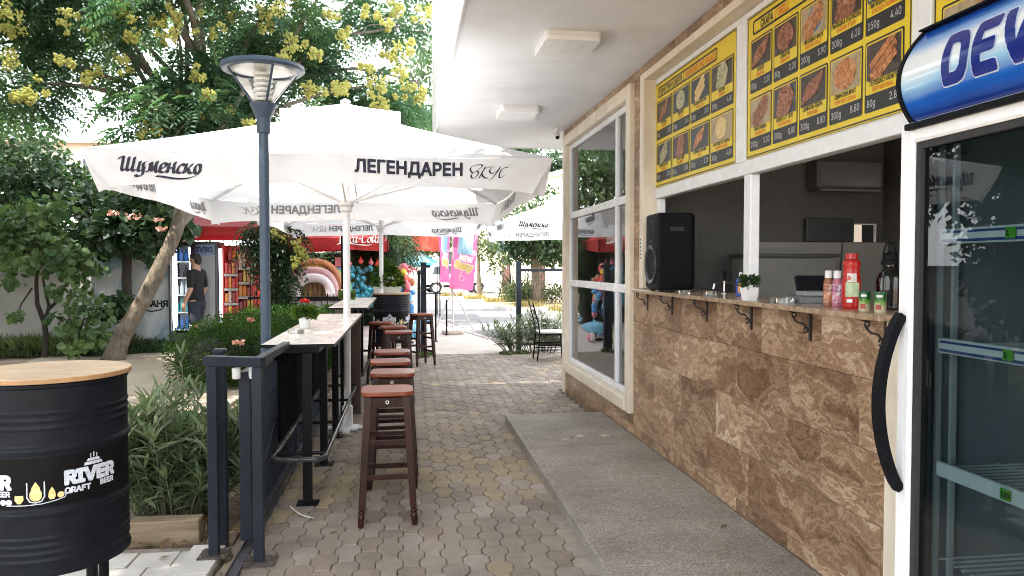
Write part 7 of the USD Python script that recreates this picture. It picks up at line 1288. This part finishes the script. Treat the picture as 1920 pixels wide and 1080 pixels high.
flag('pink advertising flag, narrower one angled behind at the left of the stand', (.745, 17.0, 1.16), (.80, .62, -.07), (.0, 0, 1.0), .30, 1.12, 0)
for k, (x, y, h_, lb) in enumerate(((.585, 15.2, 1.0, 'slim black post left of the flag stand'), (.88, 16.6, .78, 'short slim black post directly before the flag stand'))): q_ = thing('slim_post', lb, 'post', (x, y, 0)); obj('shaft', lathe([(0, 0), (.018, 0), (.018, h_), (0, h_ + .01)], 10), blackm, q_); obj('foot', lathe([(0, 0), (.05, 0), (.05, .012), (0, .014)], 12), blackm, q_)
# ------------------------------------------------------------------ car
cr = thing('parked_car', 'white compact car parked side-on across the street behind the flags', 'car', (2.62, 41.7, 0), rotz=.16)
cpaint = pm('white_car_paint', (0.62, 0.63, 0.64), .25, .04, 2, coat=.6); cgl = pm('car_window', (0.025, 0.03, 0.035), .08, .1, 3)
cp = Polygon([(-1.85, .30), (-1.90, .55), (-1.86, .95), (-1.68, 1.02), (-1.42, 1.50), (-1.15, 1.60), (.25, 1.60), (.55, 1.52), (1.05, 1.06), (1.72, .92), (1.88, .70), (1.86, .32)]).buffer(-.06).buffer(.06, 4)
for x in (-1.17, 1.19): cp = cp.difference(Point(x, .30).buffer(.36, 12))
def side_ext(poly, w, y=0.0):
    m = prism(poly, w, -w / 2); v = m.vertices; m2 = trimesh.Trimesh(np.column_stack([v[:, 0], v[:, 2] + y, v[:, 1]]), m.faces[:, ::-1], process=False)
    return m2
bod = side_ext(cp, 1.64); v = bod.vertices; k = np.clip((v[:, 2] - .95) / .65, 0, 1); v[:, 1] *= 1 - .16 * k; obj('body', bod, cpaint, cr, smooth=25)
for sg in (-1, 1):
    for nm, pg_ in (('side_window', [(-1.36, 1.05), (-1.24, 1.45), (-.62, 1.50), (-.62, 1.05)]), ('side_window', [(-.54, 1.05), (-.54, 1.50), (.22, 1.49), (.22, 1.05)]), ('quarter_window', [(.30, 1.05), (.30, 1.46), (.86, 1.09), (.86, 1.05)])):
        m = flat(Polygon(pg_)); q = np.asarray(m.vertices); kk = np.clip((q[:, 1] - .95) / .65, 0, 1); fcs = m.faces if sg < 0 else m.faces[:, ::-1]; obj(nm, trimesh.Trimesh(np.column_stack([q[:, 0], sg * (.82 * (1 - .16 * kk) + .006), q[:, 1]]), fcs, process=False), cgl, cr)
    for x in (-1.17, 1.19):
        wl = obj('wheel', mv(lathe([(0, -.09), (.20, -.09), (.295, -.08), (.30, 0), (.295, .08), (.2, .09), (0, .09)], 28), (x, sg * .72, .30), rx=PI / 2), rubber, cr, smooth=30); obj('rim', mv(lathe([(0, .0), (.06, .012), (.19, .0), (.19, -.02)], 20), (x, sg * .815, .30), rx=PI / 2 * -sg * -1 if False else (PI / 2 if sg < 0 else -PI / 2)), alu, wl)
    obj('door_handle', box(-.02, .12, sg * .825 - .01, sg * .825 + .01, .93, .955), blackpl, cr); obj('side_mirror', mv(ico.copy().apply_transform(np.diag([.08, .09, .07, 1])), (.78, sg * .90, 1.06)), blackpl, cr); obj('headlight', mv(ico.copy().apply_transform(np.diag([.12, .14, .08, 1])), (1.74, sg * .60, .76)), cgl, cr)
    obj('tail_light', box(-1.885, -1.84, sg * .66 - .08, sg * .66 + .08, .72, .98, .01), pm('tail_red', (.3, .02, .02), .3), cr); obj('sill_trim', box(-.78, .80, sg * .822 - .01, sg * .822 + .01, .34, .46), blackpl, cr)
obj('windscreen', hullm([(.60, -.58, 1.49), (.60, .58, 1.49), (1.06, -.66, 1.09), (1.06, .66, 1.09), (.63, 0, 1.515), (1.09, 0, 1.10)]), cgl, cr); obj('front_bumper', box(1.80, 1.92, -.70, .70, .30, .52, .03), blackpl, cr)
# ------------------------------------------------------------------ cream building on the right of the street
cb = thing('cream_building', 'long cream house wall with a window and brown doors beyond the street', 'building')
p0, p1 = np.array([4.15, 46.0]), np.array([9.6, 20.5]); d = (p1 - p0) / np.linalg.norm(p1 - p0); nrm_ = np.array([d[1], -d[0]]); Lw = np.linalg.norm(p1 - p0)
nrm_ = -nrm_ if nrm_[0] > 0 else nrm_
cbm = pm('cream_render', (0.66, 0.58, 0.45), .9, .05, .8, bump=.15, bs=30)
def onw(s0, s1, z0, z1, o0, o1): 
    q = [p0 + d * s + nrm_ * o for s in (s0, s1) for o in (o0, o1)]; return hullm([(*a, z) for a in q for z in (z0, z1)])
obj('wall', onw(0, Lw, 0, 5.6, -6, 0), cbm, cb); obj('cornice', onw(-.1, Lw + .1, 5.601, 5.8, -6.1, .15), whitep, cb); obj('plinth', onw(0, Lw, 0, .35, .001, .03), pm('plinth_grey', (0.40, 0.37, 0.32), .9, .15, 3), cb)
def s_of(px, py=520):
    dr = at(px, py, 1.0)[:2]; M_ = np.array([dr, -d]).T; t_, s_ = np.linalg.solve(M_, p0); return s_
for a, b in ((913, 930), (931.5, 948)):
    w_ = obj('window', onw(s_of(a), s_of(b), 2.15, 3.25, .001, .05), whitep, cb); obj('window_pane', onw(s_of(a + 1.3), s_of(b - 1.3), 2.25, 3.15, .051, .06), pm('grey_blue_pane', (0.10, 0.13, 0.16), .08, .2, 3), w_)
brown = pm('brown_door', (0.075, 0.022, 0.016), .45, .2, 5)
for a, b, z in ((944, 957, 2.05), (1003, 1022, 2.05)):
    dr_ = obj('door', onw(s_of(a), s_of(b), .03, z, .032, .08), brown, cb)
    for q in (.15, .75, 1.35): obj('door_panel', onw(s_of(a + 3), s_of(b - 3), q, q + .45, .081, .09), pm('brown_panel', (0.10, 0.03, 0.022), .4, .2, 5), dr_)
obj('paper_notice', onw(s_of(949), s_of(953), 1.35, 1.75, .091, .096), pm('notice_paper', (0.6, 0.58, 0.55), .8), dr_ if False else cb)
wb_ = thing('distant_building', 'pale building closing the far end of the street behind the car', 'building'); obj('walls', box(-10, 4.0, 62, 70, 0, 7), pm('pale_far_render', (0.62, 0.60, 0.56), .9, .05, .6), wb_); obj('roof', box(-10.3, 4.3, 61.7, 70.3, 7.001, 7.3), MATS['roof_tile'], wb_)
for x in np.arange(-9, 3.2, 2.4):
    for z in (1.3, 4.3): w_ = obj('window', box(x, x + 1.2, 61.95, 62.02, z, z + 1.5), whitep, wb_); obj('window_pane', box(x + .1, x + 1.1, 61.93, 61.949, z + .1, z + 1.4), MATS['far_pane'], w_)
